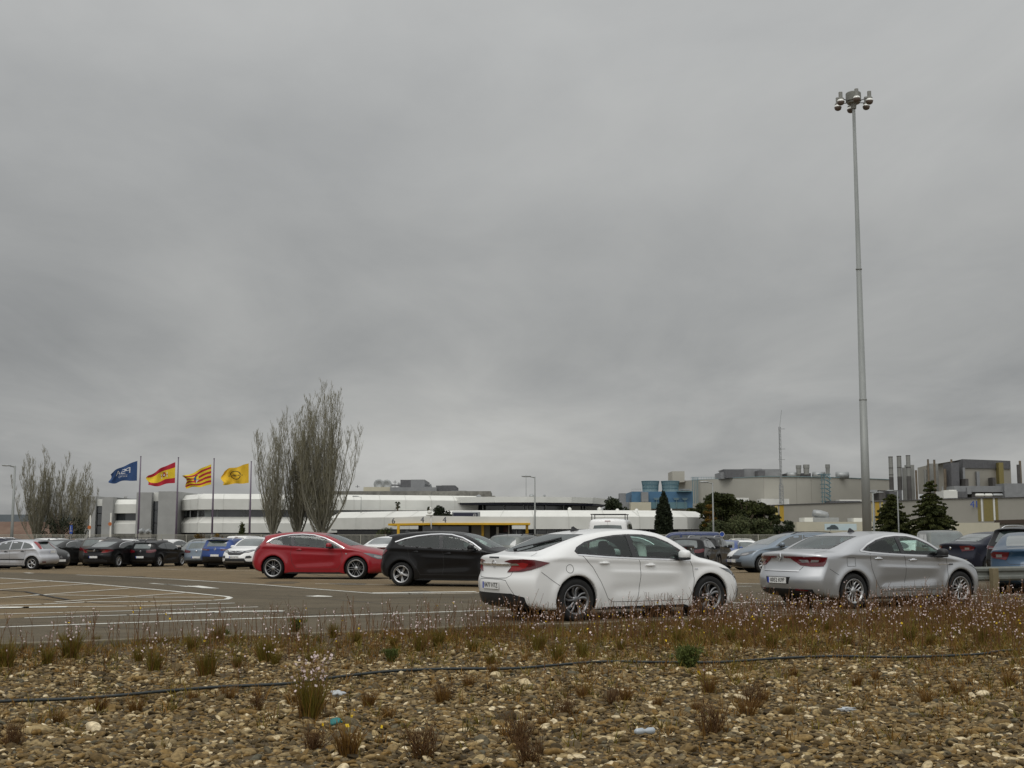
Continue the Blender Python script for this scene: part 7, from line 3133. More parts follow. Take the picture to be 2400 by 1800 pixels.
def tree(name, base, H, Rw, seed, label, m, kind='round', per=260, leaf=.16, trunk=.25, cat='tree', n=60, group=None, lowest=.15, flat=.7):
    g = np.random.default_rng(seed)
    root = empty(name, base, label=label, cat=cat, group=group)
    segs = [(branch_path(g, (0, 0, -.1), 0, R(90), R(89), H * .88, 8, .02), np.linspace(trunk, trunk * .2, 9))]
    C_, Rr = [], []
    if kind == 'cypress':
        for i in range(n):
            t = lowest + (1 - lowest) * i / n
            w = Rw * math.sin(min(1, (1 - t) * 1.7 + .05) * math.pi / 2) ** .9 * (1 if t > .12 else .8)
            for k in range(4):
                a = g.uniform(0, 6.28)
                C_.append((math.cos(a) * w * .62, math.sin(a) * w * .62, t * H))
                Rr.append(max(.10, w * .42))
    elif kind == 'cedar':
        nl = 16
        for i in range(nl):
            t = lowest + (.97 - lowest) * (i / (nl - 1)) ** .92
            w = Rw * (1 - t) ** .8 * g.uniform(.72, 1.12) + .12
            nb = max(4, int(11 * (1 - t) + 3))
            for k in range(nb):
                a = 6.283 * k / nb + g.uniform(-.4, .4) + i
                Lb = w * g.uniform(.65, 1.12)
                e = np.array([math.cos(a) * Lb, math.sin(a) * Lb, t * H - .10 * Lb + g.uniform(-.22, .3)])
                s0 = np.array([0, 0, t * H])
                segs.append((np.array([s0, s0 * .5 + e * .5 + [0, 0, .12 * Lb], e]), np.array([.07, .045, .015])))
                m_ = max(2, int(Lb / .38))
                for j in range(m_):
                    u = (j + 1) / m_
                    c = s0 * (1 - u) + e * u + [0, 0, .12 * Lb * 4 * u * (1 - u) * .5]
                    C_.append(c)
                    Rr.append(.20 + .30 * (1 - u) * min(1, Lb) * g.uniform(.6, 1.3))
    else:
        for i in range(n):
            t = g.uniform(0, 1)
            a = g.uniform(0, 6.28)
            z = lowest + (1 - lowest) * t
            w = Rw * math.sin(math.pi * min(.97, .12 + .84 * t)) ** .55
            rr = w * math.sqrt(g.uniform(.05, 1)) * .82
            C_.append((math.cos(a) * rr, math.sin(a) * rr, z * H - .06 * H))
            Rr.append(Rw * g.uniform(.22, .42))
        for i in range(9):
            a = g.uniform(0, 6.28)
            segs.append((branch_path(g, (0, 0, H * g.uniform(.2, .6)), a, R(40), R(65), Rw * .9, 4, .1), np.linspace(trunk * .4, .03, 5)))
    C_ = np.array(C_)
    P = clumps(g, C_, Rr, per, flat=flat)
    V, F_ = leaves(P, leaf, g, up=.5 if kind != 'cedar' else .1)
    link(npmesh('crown', V, F_, m, False), 'crown', root)
    V, F_ = tubes_np(segs, 6)
    link(npmesh('trunk', V, F_, M_trunk, True), 'trunk', root)
    return root


def tp(px, Y, ytop):
    b = base_at(px, Y)
    return b, PZ(ytop, Y) - b.z


def tree_at(name, px, Y, ytop, wpx, seed, label, m, **kw):
    b, H_ = tp(px, Y, ytop)
    return tree(name, b, H_, wpx * Y / 2921 / 2, seed, label, m, **kw)


tree_at('cypress_tree', 1557, 148, 1150, 42, 31, 'dark pointed cypress in front of the low white wing', L_cypress, kind='cypress', per=60, leaf=.12, n=80, lowest=.02, trunk=.15)
tree_at('cedar_tree', 2186, 150, 1128, 175, 32, 'tall layered cedar below the grey chimney shafts', L_cedar, kind='cedar', per=110, leaf=.15, trunk=.22, flat=.42, lowest=.06)
tree_at('cedar_tree', 2094, 156, 1158, 175, 33, 'lower cedar behind the street lamp', L_cedar, kind='cedar', per=110, leaf=.15, trunk=.2, flat=.42, lowest=.06)
tree_at('pine_tree', 1690, 175, 1153, 112, 34, 'tallest dark pine with reddish brown boughs behind the slim street lamp', L_pine, per=330, leaf=.17, n=60, flat=.5)
tree_at('pine_tree', 1748, 178, 1172, 112, 35, 'dark pine in the middle of the clump before the beige hall', L_pine, per=320, leaf=.17, n=52, flat=.55)
tree_at('pine_tree', 1792, 172, 1176, 84, 36, 'dark pine at the right end of the clump beside the ochre stripes', L_pine, per=300, leaf=.17, n=44, flat=.5)
tree_at('pine_tree', 1640, 190, 1171, 96, 37, 'lower dark tree between the white wing and the tallest pine', L_pine, per=280, leaf=.17, n=44, flat=.55)
tree_at('dry_pine', 1664, 171, 1178, 34, 38, 'rusty orange bough mass left of the slim street lamp', L_orange, per=150, leaf=.14, n=26, flat=.5, lowest=.35)
tree_at('olive_tree', 1740, 158, 1213, 104, 39, 'rounded olive green bush under the pines', L_olive, per=210, leaf=.12, n=44, lowest=.05)
tree_at('olive_tree', 1684, 160, 1222, 84, 40, 'low olive green bush at the slanted corner of the white wing', L_olive, per=190, leaf=.12, n=34, lowest=.05)
tree_at('olive_tree', 1792, 157, 1219, 76, 41, 'olive green bush beside the darker shrub under the pines', L_olive, per=190, leaf=.12, n=34, lowest=.05)
tree_at('shrub', 1852, 150, 1217, 52, 42, 'dark green shrub left of the cream annexe', L_bush, per=190, leaf=.12, n=30, lowest=.03, cat='bush')
tree_at('shrub', 1826, 149, 1226, 34, 43, 'small shrub between the olive bush and the dark green shrub', L_bush, per=150, leaf=.11, n=20, lowest=.03, cat='bush')
tree_at('round_tree', 1440, 200, 1168, 76, 44, 'dark roundish tree behind the right end of the roof pavilion', L_bush, per=190, leaf=.15, n=50, lowest=.2)
tree_at('shrub', 1472, 198, 1190, 26, 45, 'small bush on the skyline left of the blue block', L_bush, per=120, leaf=.13, n=14, lowest=.3, cat='bush')
tree_at('shrub', 1033, 146, 1187, 62, 46, 'dark clipped bush rising above the corner of the canopy', L_cypress, per=170, leaf=.10, n=60, lowest=.30, cat='bush')
tree_at('shrub', 905, 142, 1239, 60, 47, 'low green plants under the left end of the canopy', L_olive, per=90, leaf=.09, n=20, lowest=.03, cat='bush')
tree_at('shrub', 512, 128.6, 1247, 40, 48, 'yellow leaved shrub behind the steel fence', L_yel, per=70, leaf=.07, n=16, lowest=.03, cat='bush')
tree_at('shrub', 470, 128.4, 1247, 46, 49, 'orange tinged hedge piece behind the steel fence', L_orange, per=70, leaf=.07, n=18, lowest=.03, cat='bush')
tree_at('small_fir', 566, 133, 1229, 13, 50, 'tiny sparse fir in front of the white band between two flagpoles', L_cedar, kind='cedar', per=16, leaf=.07, trunk=.04, lowest=.1)
tree_at('shrub', 145, 135, 1218, 130, 51, 'dark undergrowth between the poplar trunks at the left', L_cypress, per=60, leaf=.10, n=40, lowest=.05, cat='bush')
for px, Y, yt, hpx, lb in ((932, 196, 1174, 20, 'small palm above the low white wing'), (1005, 196, 1187, 12, 'tiny green plant under the left tip of the pavilion')):
    c = pos(px, yt + hpx / 3, Y)
    root = empty('palm_tree', (c.x, Y, Gz(Y)), label=lb, cat='palm')
    g = np.random.default_rng(int(px))
    segs = []
    h_ = c.z - Gz(Y)
    for lv in range(3):
        for k in range(16):
            a = g.uniform(0, 6.28)
            e = g.uniform(-.3, 1.2)
            L_ = hpx * Y / 2921 * .42
            p0 = np.array([0, 0, h_ - lv * L_ * .7])
            mid_ = p0 + np.array([math.cos(a) * math.cos(e), math.sin(a) * math.cos(e), math.sin(e) + .2]) * L_ * .55
            end = mid_ + np.array([math.cos(a), math.sin(a), -.2]) * L_ * .4
            segs.append((np.array([p0, mid_, end]), np.array([.03, .07, .01])))
    V, F_ = tubes_np(segs, 3)
    link(npmesh('fronds', V, F_, L_bush, False), 'fronds', root)
    V, F_ = tubes_np([(np.array([[0, 0, 0], [0, 0, h_]]), np.array([.14, .12]))], 7)
    link(npmesh('trunk', V, F_, M_trunk, True), 'trunk', root)
# ---------------------------------------------------------------- weeds and flowers on the gravel bed
L_grass = leaf_mat('grass_blades', (.075, .062, .008), (.20, .15, .022), 2.0)
L_dry = leaf_mat('dry_grass', (.10, .050, .010), (.26, .14, .030), 2.0)
L_redstem = leaf_mat('reddish_stems', (.075, .036, .014), (.17, .085, .032), 3.0)
L_brownbr = leaf_mat('brown_twigs', (.06, .03, .012), (.15, .08, .03), 3.0)
L_green = leaf_mat('fresh_green', (.045, .06, .012), (.12, .14, .035), 3.0)
M_petal = mat('petal_pink_white', (.55, .42, .40), .7, col2=(.72, .62, .60), vscale=8)
M_yflower = mat('petal_yellow', (.70, .48, .01), .7)


def blades(g, n, H, spread, base_r, w, curve=.5, x=0, y=0, z=0):
    """curved flat blades growing from a foot"""
    a = g.uniform(0, 6.283, n)
    r0 = base_r * np.sqrt(g.uniform(0, 1, n))
    px_, py_ = x + r0 * np.cos(a), y + r0 * np.sin(a)
    h = H * g.uniform(.45, 1.1, n)
    lean = spread * g.uniform(.1, 1, n)
    az = a + g.normal(0, .6, n)
    k = 4
    rows = []
    side = g.uniform(0, 6.283, n)
    sx, sy = np.cos(side), np.sin(side)
    for i in range(k + 1):
        t = i / k
        bx_ = px_ + np.cos(az) * lean * h * t ** (1 + curve)
        by_ = py_ + np.sin(az) * lean * h * t ** (1 + curve)
        bz_ = z + h * t * (1 - .18 * lean * t)
        ww = w * (1 - t) ** .6 * .5 + .0006
        rows.append(np.stack([np.stack([bx_ - sx * ww, by_ - sy * ww, bz_], 1), np.stack([bx_ + sx * ww, by_ + sy * ww, bz_], 1)], 1))
    V = np.stack(rows, 1).reshape(-1, 3)
    per = 2 * (k + 1)
    q = []
    for i in range(k):
        q.append([2 * i, 2 * i + 1, 2 * i + 3, 2 * i + 2])
    F_ = (np.array(q)[None] + (np.arange(n) * per)[:, None, None]).reshape(-1, 4)
    return V, F_


def octa(P, s_, g):
    """small flower heads: crossed petals"""
    n = len(P)
    V, F_ = [], []
    for k in range(2):
        d = g.normal(size=(n, 3))
        d /= np.linalg.norm(d, axis=1, keepdims=True)
        e = np.cross(d, g.normal(size=(n, 3)))
        e /= np.linalg.norm(e, axis=1, keepdims=True) + 1e-9
        sz = s_ * g.uniform(.6, 1.2, (n, 1))
        V.append(np.stack([P - d * sz, P + e * sz * .8, P + d * sz, P - e * sz * .8], 1).reshape(-1, 3))
        F_.append(np.arange(4 * n).reshape(-1, 4) + k * 4 * n)
    return np.concatenate(V), np.concatenate(F_)


def stems(g, x, y, H, w=.0035, lean=.25):
    """upright flower stems; returns blade mesh and points along the upper stem for the flowers"""
    n = len(x)
    az = g.uniform(0, 6.283, n)
    ln = lean * g.uniform(0, 1, n)
    z0 = bedz_np(x, y)
    side = g.uniform(-.6, .6, n)
    rows = []
    k = 4
    for i in range(k + 1):
        t = i / k
        bx_ = x + np.cos(az) * ln * H * t ** 1.6
        by_ = y + np.sin(az) * ln * H * t ** 1.6
        bz_ = z0 + H * t
        ww = w * (1 - .5 * t)
        rows.append(np.stack([np.stack([bx_ - np.cos(side) * ww, by_ - np.sin(side) * ww, bz_], 1), np.stack([bx_ + np.cos(side) * ww, by_ + np.sin(side) * ww, bz_], 1)], 1))
    V = np.stack(rows, 1).reshape(-1, 3)
    per = 2 * (k + 1)
    q = np.array([[2 * i, 2 * i + 1, 2 * i + 3, 2 * i + 2] for i in range(k)])
    F_ = (q[None] + (np.arange(n) * per)[:, None, None]).reshape(-1, 4)

    def at_(t):
        return np.stack([x + np.cos(az) * ln * H * t ** 1.6, y + np.sin(az) * ln * H * t ** 1.6, z0 + H * t], 1)
    return V, F_, at_


def cat_(parts):
    off, Vs, Fs = 0, [], []
    for V, F_ in parts:
        Vs.append(V)
        Fs.append(F_ + off)
        off += len(V)
    return np.concatenate(Vs), np.concatenate(Fs)


def field(g, n, y0, y1, prob):
    """points on the bed drawn with density prob(offset from the kerb, x)"""
    x, y, o = scatter(n / (0.44 * (y1 ** 2 - y0 ** 2)), y0, y1, 2.6)
    patch_ = .5 + .5 * np.sin(x * 1.3 + y * .5) * np.sin(y * 1.1 - x * .4 + 1)
    p = prob(-o, x) * (.35 + .9 * patch_)
    k = rng.uniform(0, 1, len(x)) < p
    return x[k], y[k], o[k]


g = np.random.default_rng(99)
# dense strip of flower stems near the kerb, denser towards the right
dens_f = lambda o, x: np.clip(1.2 - o / (3.2 + .6 * np.clip(x, 0, 8)), .012, 1) * np.clip(.30 + (x + 5) * .10, .25, 1)
xs_, ys_, os_ = field(g, 26000, 9, 31, dens_f)
Hs = g.uniform(.22, .50, len(xs_)) * np.where(g.uniform(0, 1, len(xs_)) < .15, 1.25, 1)
V, F_, at_ = stems(g, xs_, ys_, Hs, .0035, .3)
parts = [(V, F_)]
# side shoots
for t in (.45, .6, .75):
    P = at_(t)
    m_ = g.uniform(0, 1, len(P)) < .5
    v, f, a2 = stems(g, P[m_, 0], P[m_, 1], Hs[m_] * .28, .0028, .7)
    v[:, 2] += np.repeat(P[m_, 2] - bedz_np(P[m_, 0], P[m_, 1]), 10)
    parts.append((v, f))
V, F_ = cat_(parts)
link(npmesh('flower_stems', V, F_, L_redstem), 'flower_stems', kind='stuff')
fp_ = []
for t in (.72, .84, .92, .98, .88, .78):
    P = at_(t) + g.normal(0, .012, (len(xs_), 3))
    fp_.append(P[g.uniform(0, 1, len(P)) < .23])
P = np.concatenate(fp_)
V, F_ = octa(P, .0125, g)
link(npmesh('pink_white_blossom', V, F_, M_petal), 'pink_white_blossom', kind='stuff')
m_ = g.uniform(0, 1, len(xs_)) < .085
P = at_(.95)[m_] - np.array([0, 0, .07])
V, F_ = octa(P, .015, g)
link(npmesh('yellow_blossom', V, F_, M_yflower), 'yellow_blossom', kind='stuff')

# ground cover: short dry and green blades
dens_g = lambda o, x: np.clip(1.35 - o / (4.6 + .65 * np.clip(x, -2, 8)), .15, 1) * np.clip(.7 + x * .05, .5, 1)
for mt, n, y0, y1, H_, nm in ((L_dry, 26000, 8, 30, .11, 'dry_ground_cover'), (L_grass, 20000, 8, 30, .12, 'green_ground_cover')):
    x, y, o = field(g, n, y0, y1, dens_g)
    ps = []
    for i in range(len(x)):
        ps.append(blades(g, int(g.integers(5, 11)), H_ * g.uniform(.5, 1.4), 1.0, .05, .0075, .4, x[i], y[i], bedz(x[i], y[i])))
    V, F_ = cat_(ps)
    link(npmesh(nm, V, F_, mt), nm, kind='stuff')


# tufts one can tell apart ------------------------------------------------
def tuft_proto(kind, seed):
    g = np.random.default_rng(seed)
    out = []
    if kind == 'grass':
        V, F_ = blades(g, 150, .30, .5, .06, .0055, .5)
        out.append(('blades', npmesh('blades', V, F_, L_grass)))
        V, F_ = blades(g, 60, .26, .7, .07, .005, .5)
        out.append(('dry_blades', npmesh('dry_blades', V, F_, L_dry)))
    elif kind == 'dry':
        V, F_ = blades(g, 130, .22, .7, .06, .005, .4)
        out.append(('blades', npmesh('blades', V, F_, L_dry)))
        V, F_ = blades(g, 50, .20, .6, .05, .005, .4)
        out.append(('red_blades', npmesh('red_blades', V, F_, L_redstem)))
    elif kind == 'twiggy':
        segs = []
        for i in range(46):
            a = g.uniform(0, 6.28)
            P = branch_path(g, (g.normal(0, .03), g.normal(0, .03), 0), a, R(g.uniform(30, 80)), R(g.uniform(50, 88)), g.uniform(.10, .26), 4, .22)
            segs.append((P, np.linspace(.0035, .0016, 5)))
            for k in range(3):
                segs.append((branch_path(g, P[g.integers(1, 5)], g.uniform(0, 6.28), R(50), R(75), .07, 3, .3), np.linspace(.002, .0012, 4)))
        V, F_ = tubes_np(segs, 3)
        out.append(('branches', npmesh('branches', V, F_, L_brownbr)))
        V, F_ = blades(g, 40, .12, .8, .07, .004, .4)
        out.append(('blades', npmesh('blades', V, F_, L_dry)))
    elif kind == 'green':
        V, F_ = blades(g, 110, .30, .45, .07, .008, .5)
        out.append(('blades', npmesh('blades', V, F_, L_green)))
        C_ = np.array([(g.normal(0, .07), g.normal(0, .07), g.uniform(.04, .22)) for _ in range(26)])
        P = clumps(g, C_, np.full(26, .045), 40, 1.0, .3)
        V, F_ = leaves(P, .014, g)
        out.append(('leaves', npmesh('leaves', V, F_, L_green)))
    return out


PR = {k: [tuft_proto(k, 200 + 10 * i + j) for j in range(3)] for i, k in enumerate(('grass', 'dry', 'twiggy', 'green'))}


def flower_bunch(root, n, H_, seed, yellow=False):
    g = np.random.default_rng(seed)
    x, y = g.normal(0, .07, n), g.normal(0, .07, n)
    Hs = H_ * g.uniform(.6, 1.1, n)
    V, F_, at_ = stems(g, x, y, Hs, .003, .35)
    V[:, 2] -= np.repeat(bedz_np(x, y), 10)
    link(npmesh('stems', V, F_, L_redstem if not yellow else L_grass), 'stems', root)
    ps = []
    for t in (.7, .8, .9, .97) if not yellow else (1.0,):
        P = at_(t) - np.stack([0 * x, 0 * x, bedz_np(x, y)], 1) + g.normal(0, .012, (n, 3))
        ps.append(P[g.uniform(0, 1, n) < .5])
    V, F_ = octa(np.concatenate(ps), .013 if not yellow else .015, g)
    link(npmesh('blossoms', V, F_, M_yflower if yellow else M_petal), 'blossoms', root)


def tuft(kind, px, py, s_, label, group=None, flowers=0, yellow=0, seed=0, nm=None):
    gpt = ground(px, py, .05)
    root = empty(nm or {'grass': 'grass_tuft', 'dry': 'dry_tuft', 'twiggy': 'twiggy_weed', 'green': 'leafy_weed'}[kind], (gpt.x, gpt.y, bedz(gpt.x, gpt.y) - .005), seed * 1.3, label, 'weed', group)
    for n_, me in PR[kind][seed % 3]:
        o = link(me, n_, root)
        o.scale = (s_, s_, s_)
    if flowers:
        flower_bunch(root, flowers, .42 * s_, seed + 500)
    if yellow:
        flower_bunch(root, yellow, .26 * s_, seed + 700, True)
    return root


tuft('grass', 728, 1690, 1.15, 'large grass tuft with tall pink flower stems on the stones above the teal rag', flowers=26, seed=1)
tuft('grass', 725, 1672, 1.0, 'second grass tuft just behind the large flowering tuft', flowers=12, seed=2)
tuft('green', 1610, 1566, .95, 'tall fresh green weed standing across the irrigation pipe', seed=3)
tuft('green', 1600, 1550, .7, 'lower green leaves at the foot of the tall fresh green weed', seed=4)
tuft('twiggy', 1765, 1655, 0.94, 'dark brown dead weed right of centre, upright and fluffy', seed=5)
tuft('twiggy', 990, 1775, 1.01, 'bare brown twiggy bush at the bottom, left of centre', seed=6)
tuft('twiggy', 1215, 1745, 0.94, 'bare brown twiggy bush at the bottom near the middle', seed=7)
tuft('twiggy', 1670, 1722, 1.01, 'reddish brown twiggy weed right of the plastic bottle', seed=8)
tuft('twiggy', 1325, 1680, 0.72, 'brown twiggy weed above the plastic bottle', seed=9)
tuft('twiggy', 1040, 1645, 0.72, 'thin brown weed behind the bottom twiggy bushes', seed=10)
tuft('twiggy', 1435, 1660, 0.68, 'dry brown weed between the bottle and the green weed', seed=11)
tuft('twiggy', 735, 1755, 0.72, 'dark twiggy weed just below the teal rag', seed=12)
tuft('twiggy', 600, 1665, 0.65, 'dark twiggy weed left of the large flowering tuft', seed=13)
tuft('twiggy', 30, 1760, 0.72, 'brown weed in the bottom left corner', seed=14)
tuft('twiggy', 1240, 1790, 0.86, 'brown weed at the very bottom edge near the middle', seed=15)
tuft('dry', 815, 1768, 1.0, 'yellow flowered weed at the bottom below the teal rag', yellow=9, seed=16)
tuft('dry', 1660, 1625, .8, 'yellow flowered weed left of the dark brown dead weed', yellow=7, seed=17)
tuft('green', 690, 1484, .75, 'bright green leafy weed at the kerb behind the pipe', seed=18)
tuft('green', 530, 1492, .4, 'small bright green weed at the kerb, left part', seed=19)
tuft('grass', 12, 1565, 1.1, 'dense green tuft cut by the left edge', seed=20)
tuft('grass', 165, 1548, 1.15, 'reddish green tuft with flower stems near the left edge', flowers=16, seed=21)
tuft('grass', 485, 1578, 1.1, 'olive green tuft close to the pipe, left part', flowers=8, seed=22)
tuft('grass', 620, 1552, 1.0, 'tall grassy tuft behind the pipe, left of the bright green weed', flowers=6, seed=23)
tuft('green', 915, 1548, .6, 'green tuft behind the pipe, left of the white liftback', seed=24)
tuft('twiggy', 1770, 1500, 0.65, 'dry weed at the kerb between the two nearest cars', seed=25)
GG = 'grass tufts along the kerb'
GD = 'dry tufts scattered over the stones'
REFS = [(0, 150, 'the old silver hatchback'), (150, 440, 'the row of black cars'), (440, 590, 'the two off-roaders'), (590, 760, 'the tail of the red coupe'), (760, 890, 'the nose of the red coupe'),
        (890, 1110, 'the black hatchback'), (1110, 1350, 'the tail of the white liftback'), (1350, 1560, 'the doors of the white liftback'), (1560, 1740, 'the nose of the white liftback'),
        (1740, 1900, 'the tail of the silver saloon'), (1900, 2110, 'the rear door of the silver saloon'), (2110, 2300, 'the nose of the silver saloon'), (2300, 2500, 'the guard rail')]
ORD = ['leftmost', 'second', 'third', 'fourth', 'fifth', 'sixth', 'seventh']
k = 30
gt_ = np.random.default_rng(5)


def tuft_row(kind, spots, group, fmt, fl):
    global k
    cnt = {}
    spots = sorted(spots)
    for px, py, s_ in spots:
        ref = [r[2] for r in REFS if r[0] <= px < r[1]][0]
        n_ = cnt.get(ref, 0)
        cnt[ref] = n_ + 1
        tuft(kind, px, py, s_, fmt % (ORD[n_], ref), group, flowers=int(gt_.integers(0, 9)) if fl else 0, seed=k)
        k += 1


sp_ = []
for i in range(34):
    px = 60 + 2300 * (i + gt_.uniform(.1, .9)) / 34
    sp_.append((px, 1500 - px * .012 + gt_.uniform(8, 75) - (30 if px > 1600 else 0), gt_.uniform(.5, .95)))
tuft_row('grass', sp_, GG, '%s olive grass tuft behind the pipe, straight below %s', True)
sp_ = []
for i in range(26):
    px = 80 + 2300 * (i + gt_.uniform(.1, .9)) / 26
    sp_.append((px, gt_.uniform(1575, 1720) if px > 1000 else gt_.uniform(1625, 1700), gt_.uniform(.4, .8)))
tuft_row('dry', sp_, GD, '%s low dry tuft on the stones, straight below %s', False)

# litter
M_rag = mat('teal_cloth', (.01, .16, .16), .6, var=.3, vscale=30)


def rag(px, py, r_, m, nm, lb, cat, seed, flat=.35):
    g = np.random.default_rng(seed)
    v, f = ico(3)
    for _ in range(3):
        w = g.normal(size=3) * 3
        v = v * (1 + .22 * np.sin(v @ w + g.uniform(0, 6)))[:, None]
    v = v * np.array([r_ * 1.3, r_ * .8, r_ * flat])
    q = ground(px, py, .07)
    o = link(npmesh(nm, v, f, m, True), nm, loc=(q.x, q.y, bedz(q.x, q.y) + .05), label=lb, cat=cat)
    return o


rag(788, 1706, .038, M_rag, 'rag', 'crumpled teal plastic rag lying on the stones', 'rag', 1, .6)
rag(790, 1626, .035, mat('white_plastic', (.42, .44, .45), .4), 'plastic_bag', 'small crumpled white plastic behind the flowering tuft', 'litter', 2, .7)
rag(1985, 1664, .04, MATS['white_plastic'], 'plastic_bag', 'flattened clear plastic with blue print on the stones, right part', 'litter', 3, .3)
q = ground(1512, 1724, .07)
mb = MB()
cb = Vector((q.x, q.y, bedz(q.x, q.y) + .075))
ax_ = Vector((.97, .2, .02))
mb.tube([cb - ax_ * .075, cb - ax_ * .06, cb - ax_ * .02, cb, cb + ax_ * .02, cb + ax_ * .06, cb + ax_ * .07], [.009, .02, .023, .012, .022, .023, .014], 12)
mb.build('plastic_bottle', mat('clear_plastic', (.34, .38, .41), .15, coat=.8), smooth=True, label='crushed clear plastic bottle on the stones near the bottom', cat='bottle')
# ---------------------------------------------------------------- the parked cars
white = paint('white', (.80, .80, .79), dirt=.10)
cream = paint('cream', (.55, .53, .44))
silver = paint('silver', (.48, .49, .505), .65, .30, dirt=.10)
focus_silver = paint('old_silver', (.48, .49, .52), .4, .42, dirt=.3)
black = paint('black', (.006, .006, .007), dirt=.035)
navy = paint('navy', (.010, .012, .024), .2, dirt=.05)
darkgrey = paint('dark_grey', (.035, .036, .036), .4, dirt=.06)
brown = paint('grey_brown', (.07, .062, .055), .4, dirt=.08)
greygreen = paint('grey_green', (.13, .14, .13), .5, dirt=.1)
red = paint('red', (.27, .003, .012), dirt=.05)
blue = paint('blue', (.010, .045, .20), .3, dirt=.08)
lightblue = paint('light_blue', (.18, .22, .265), .5, dirt=.12)
petrol = paint('petrol_blue', (.012, .045, .09), .4, dirt=.08)
vanblue = paint('van_blue', (.012, .028, .10), .2, dirt=.06)
G = 'cars parked in the lot'

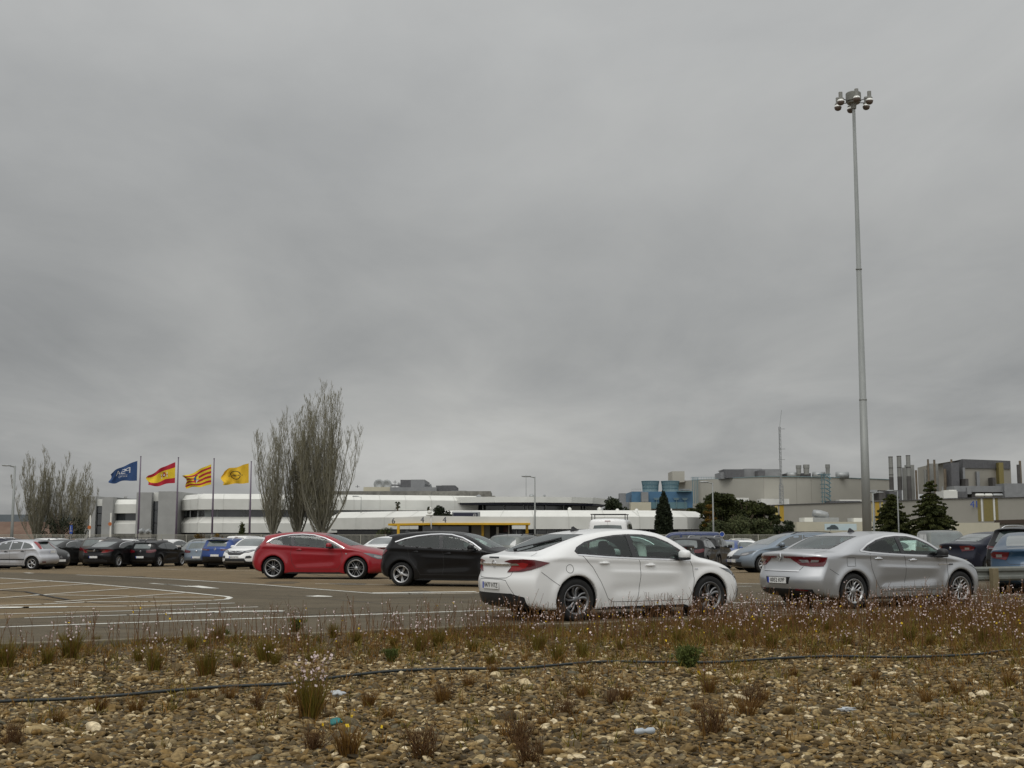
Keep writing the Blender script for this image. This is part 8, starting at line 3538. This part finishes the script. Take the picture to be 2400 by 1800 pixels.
cars = [
    # type, name, px, Y, heading, paint, label, category, scale
    ('liftback', 'parked_car', 1437, 21.7, 30, white, 'dusty white four-door liftback by the kerb with plate 0477 HTZ', 'car', (1, 1, 1)),
    ('saloon', 'parked_car', 2046, 25.0, 28, silver, 'silver four-door saloon parked by the kerb with plate 0052 KPP', 'car', (1, 1, 1)),
    ('hatchback', 'parked_car', 1078, 34.3, -17, black, 'black five-door hatchback with bright window trim behind the white liftback', 'car', (1, 1, 1)),
    ('coupe', 'parked_car', 757, 40, -9, red, 'bright red three-door coupe on large black and silver wheels', 'car', (1, 1, 1)),
    ('focus', 'parked_car', 34, 60, 171, focus_silver, 'old silver hatchback with high red tail lamps, beside the lot marking', 'car', (1, 1, 1)),
    ('far_hatch', 'parked_car', 78, 64, -32, darkgrey, 'dark hatchback showing its grille past the tail of the old silver hatchback', 'car', (1, 1, 1)),
    ('suv', 'parked_car', -35, 69, 177, navy, 'dark car with silver roof rails behind the old silver hatchback', 'car', (1, 1, 1.0)),
    ('far_hatch', 'parked_car', 50, 76, 178, greygreen, 'grey car roof showing just above the old silver hatchback', 'car', (1.05, 1, 1.02)),
    ('estate', 'parked_car', 90, 84, 178, white, 'white and red car behind the dark hatchback in the left row', 'car', (1, 1, 1.05)),
    ('far_liftback', 'parked_car', 152, 73, 77, darkgrey, 'dark grey car behind the cream off-roader', 'car', (1, 1, 1.02)),
    ('suv', 'parked_car', 221, 76, 77, cream, 'cream off-roader seen from behind with a black rear spoiler', 'car', (.9, .88, .95)),
    ('estate', 'parked_car', 255, 73.5, 77, brown, 'grey brown people carrier with round tail lamps', 'car', (.9, .98, 1.10)),
    ('far_liftback', 'parked_car', 278, 70.5, 74, black, 'black liftback with red tail lamps and silver window line beside the brown people carrier', 'car', (1, 1, 1)),
    ('far_hatch', 'parked_car', 262, 86, 77, white, 'white car roof behind the black liftback in the left row', 'car', (1, 1, 1.0)),
    ('far_hatch', 'parked_car', 300, 88, 77, white, 'white car with its windscreen showing between the two black cars', 'car', (1, 1, 1)),
    ('small_hatch', 'parked_car', 372, 71.5, 75, black, 'black three-door hatchback in the left row beside the grey green car', 'car', (.92, .95, .98)),
    ('suv', 'parked_car', 345, 90, 77, black, 'car with roof bars just visible above the black three-door hatchback', 'car', (1, 1, .92)),
    ('far_hatch', 'parked_car', 405, 92, 77, white, 'white car behind the gap between black hatchback and grey green car', 'car', (1, 1, .98)),
    ('far_hatch', 'parked_car', 473, 80, 257, greygreen, 'grey green car facing the camera behind the light blue estate', 'car', (1, 1, 1.04)),
    ('estate', 'parked_car', 501, 71, 77, lightblue, 'light blue estate with its plate above the bumper, beside the blue off-roader', 'car', (.95, .97, .98)),
    ('suv', 'parked_car', 545, 69, 77, blue, 'bright blue off-roader with black lower bumper', 'car', (1, 1, 1)),
    ('van', 'parked_car', 580, 88, 80, white, 'white roof showing between the blue and the white off-roader', 'van', (.9, .9, .86)),
    ('suv_front', 'parked_car', 601, 63.5, 252, white, 'white off-roader facing the camera with plate 9015 KTG', 'car', (1, 1, 1)),
    ('far_saloon', 'parked_car', 934, 58, 60, white, 'white saloon seen between the red coupe and the black hatchback', 'car', (1, 1, 1.08)),
    ('estate', 'parked_car', 1222, 56, 66, greygreen, 'grey estate with a roof aerial behind the bonnet of the black hatchback', 'car', (.95, 1, 1.08)),
    ('far_hatch', 'parked_car', 1130, 66, 70, white, 'white car whose roof edge shows behind the black hatchback windscreen', 'car', (1, 1, 1.05)),
    ('far_hatch', 'parked_car', 1235, 64, 60, white, 'white car with dark windows between grey estate and white liftback', 'car', (1, 1, 1.05)),
    ('van', 'parked_van', 1436, 54.5, 80, white, 'white van with black roof bars behind the white liftback', 'van', (.9, .93, 1.13)),
    ('far_saloon', 'parked_car', 1488, 49, 153, darkgrey, 'dark saloon with chrome window outline and round red lamps', 'car', (1, 1, 1)),
    ('estate', 'parked_car', 1626, 57, 70, black, 'black estate with wide red lamps next to the dark saloon', 'car', (.93, .98, 1)),
    ('suv', 'parked_car', 1660, 62, 68, darkgrey, 'dark grey off-roader with rear wiper behind the black estate', 'car', (.98, .95, 1.02)),
    ('van', 'parked_van', 1600, 78, 172, vanblue, 'dark blue van whose windows and roof show above the saloon', 'van', (1.0, 1, .99)),
    ('far_hatch', 'parked_car', 1702, 72, 250, blue, 'small blue car between the dark off-roader and the white estate', 'car', (.9, .95, 1)),
    ('estate', 'parked_car', 1738, 74, 84, white, 'white estate seen from behind with a dark tail lamp', 'car', (.95, 1, 1)),
    ('far_hatch', 'parked_car', 1735, 84, 84, cream, 'cream car behind the white estate near the fence', 'car', (1, 1.05, 1.04)),
    ('far_hatch', 'parked_car', 1811, 58, 195, white, 'white hatchback with dark fog lamp grille behind the light blue hatchback', 'car', (1, 1, 1)),
    ('estate', 'parked_car', 1853, 48.5, 188, lightblue, 'pale blue hatchback with broad eight-spoke wheels behind the silver saloon', 'car', (1, 1, 1.04)),
    ('van', 'parked_van', 2210, 58, 262, greygreen, 'grey green delivery van with its windscreen to the camera', 'van', (.85, .93, .92)),
    ('far_hatch', 'parked_car', 2140, 64, 95, white, 'white car roof beside the grey green delivery van', 'car', (1, 1, .98)),
    ('far_saloon', 'parked_car', 2350, 44, 20, navy, 'very dark blue coupe with red and orange lamps behind the silver saloon', 'car', (.95, 1, 1.04)),
    ('van', 'parked_van', 2330, 66, 20, white, 'white roof behind the very dark blue coupe', 'van', (.8, .9, .84)),
    ('suv', 'parked_car', 2461, 37, 40, black, 'black off-roader with a bright red corner lamp and rear spoiler', 'car', (1, 1, 1.02)),
    ('far_saloon', 'parked_car', 2441, 31, 62, petrol, 'petrol blue saloon cut by the right edge with a ring emblem on its boot', 'car', (1, 1, 1.0)),
]
CARS = []
for k, nm, px, Y, hd, pt, lb, cat, scl in cars:
    wl = wheels('eight', .325, .225) if 'pale blue hatchback' in lb else None
    cl = MATS.get('paint_default') if False else None
    CARS.append(make_car(T[k], nm, px, Y, hd, pt, lb, cat, G, scl, wheels=wl))

roof_bars([r for r in CARS if 'white van with black' in r['label']][0], 2.0, (-1.9, -.6), .82)
roof_bars([r for r in CARS if 'car with roof bars' in r['label']][0], 1.6, (-.8, .1), .6)
# light cover on the front seat of the white car
m_ = MB()
blob(m_, (2.62 - 2.415, -.37, .98), (.12, .27, .30), 14, 10, .6)
blob(m_, (2.50 - 2.415, -.37, 1.21), (.065, .14, .10), 12, 8, .7)
m_.build('seat_cover', mat('light_cloth', (.55, .56, .53), .9, var=.2, vscale=9), CARS[0], smooth=True)
DEBUG_EXT = False
if DEBUG_EXT:
    for r in CARS:
        bpy.context.view_layer.update()
        pts = []
        for o in r.children:
            if o.name.split('.')[0] in ('body', 'wheel'):
                M_ = o.matrix_world
                n = len(o.data.vertices)
                co = np.empty(n * 3)
                o.data.vertices.foreach_get('co', co)
                co = co.reshape(-1, 3)[::7]
                M4 = np.array(M_)
                pts.append(co @ M4[:3, :3].T + M4[:3, 3])
        P = np.concatenate(pts)
        d = P[:, 1] * CP + (P[:, 2] - CAM_H) * SP
        u = 1200 + F * P[:, 0] / d
        v = 900 - F * ((P[:, 2] - CAM_H) * CP - P[:, 1] * SP) / d
        print('EXT %4d %4d %4d %4d  %s' % (u.min(), u.max(), v.min(), v.max(), r['label']))
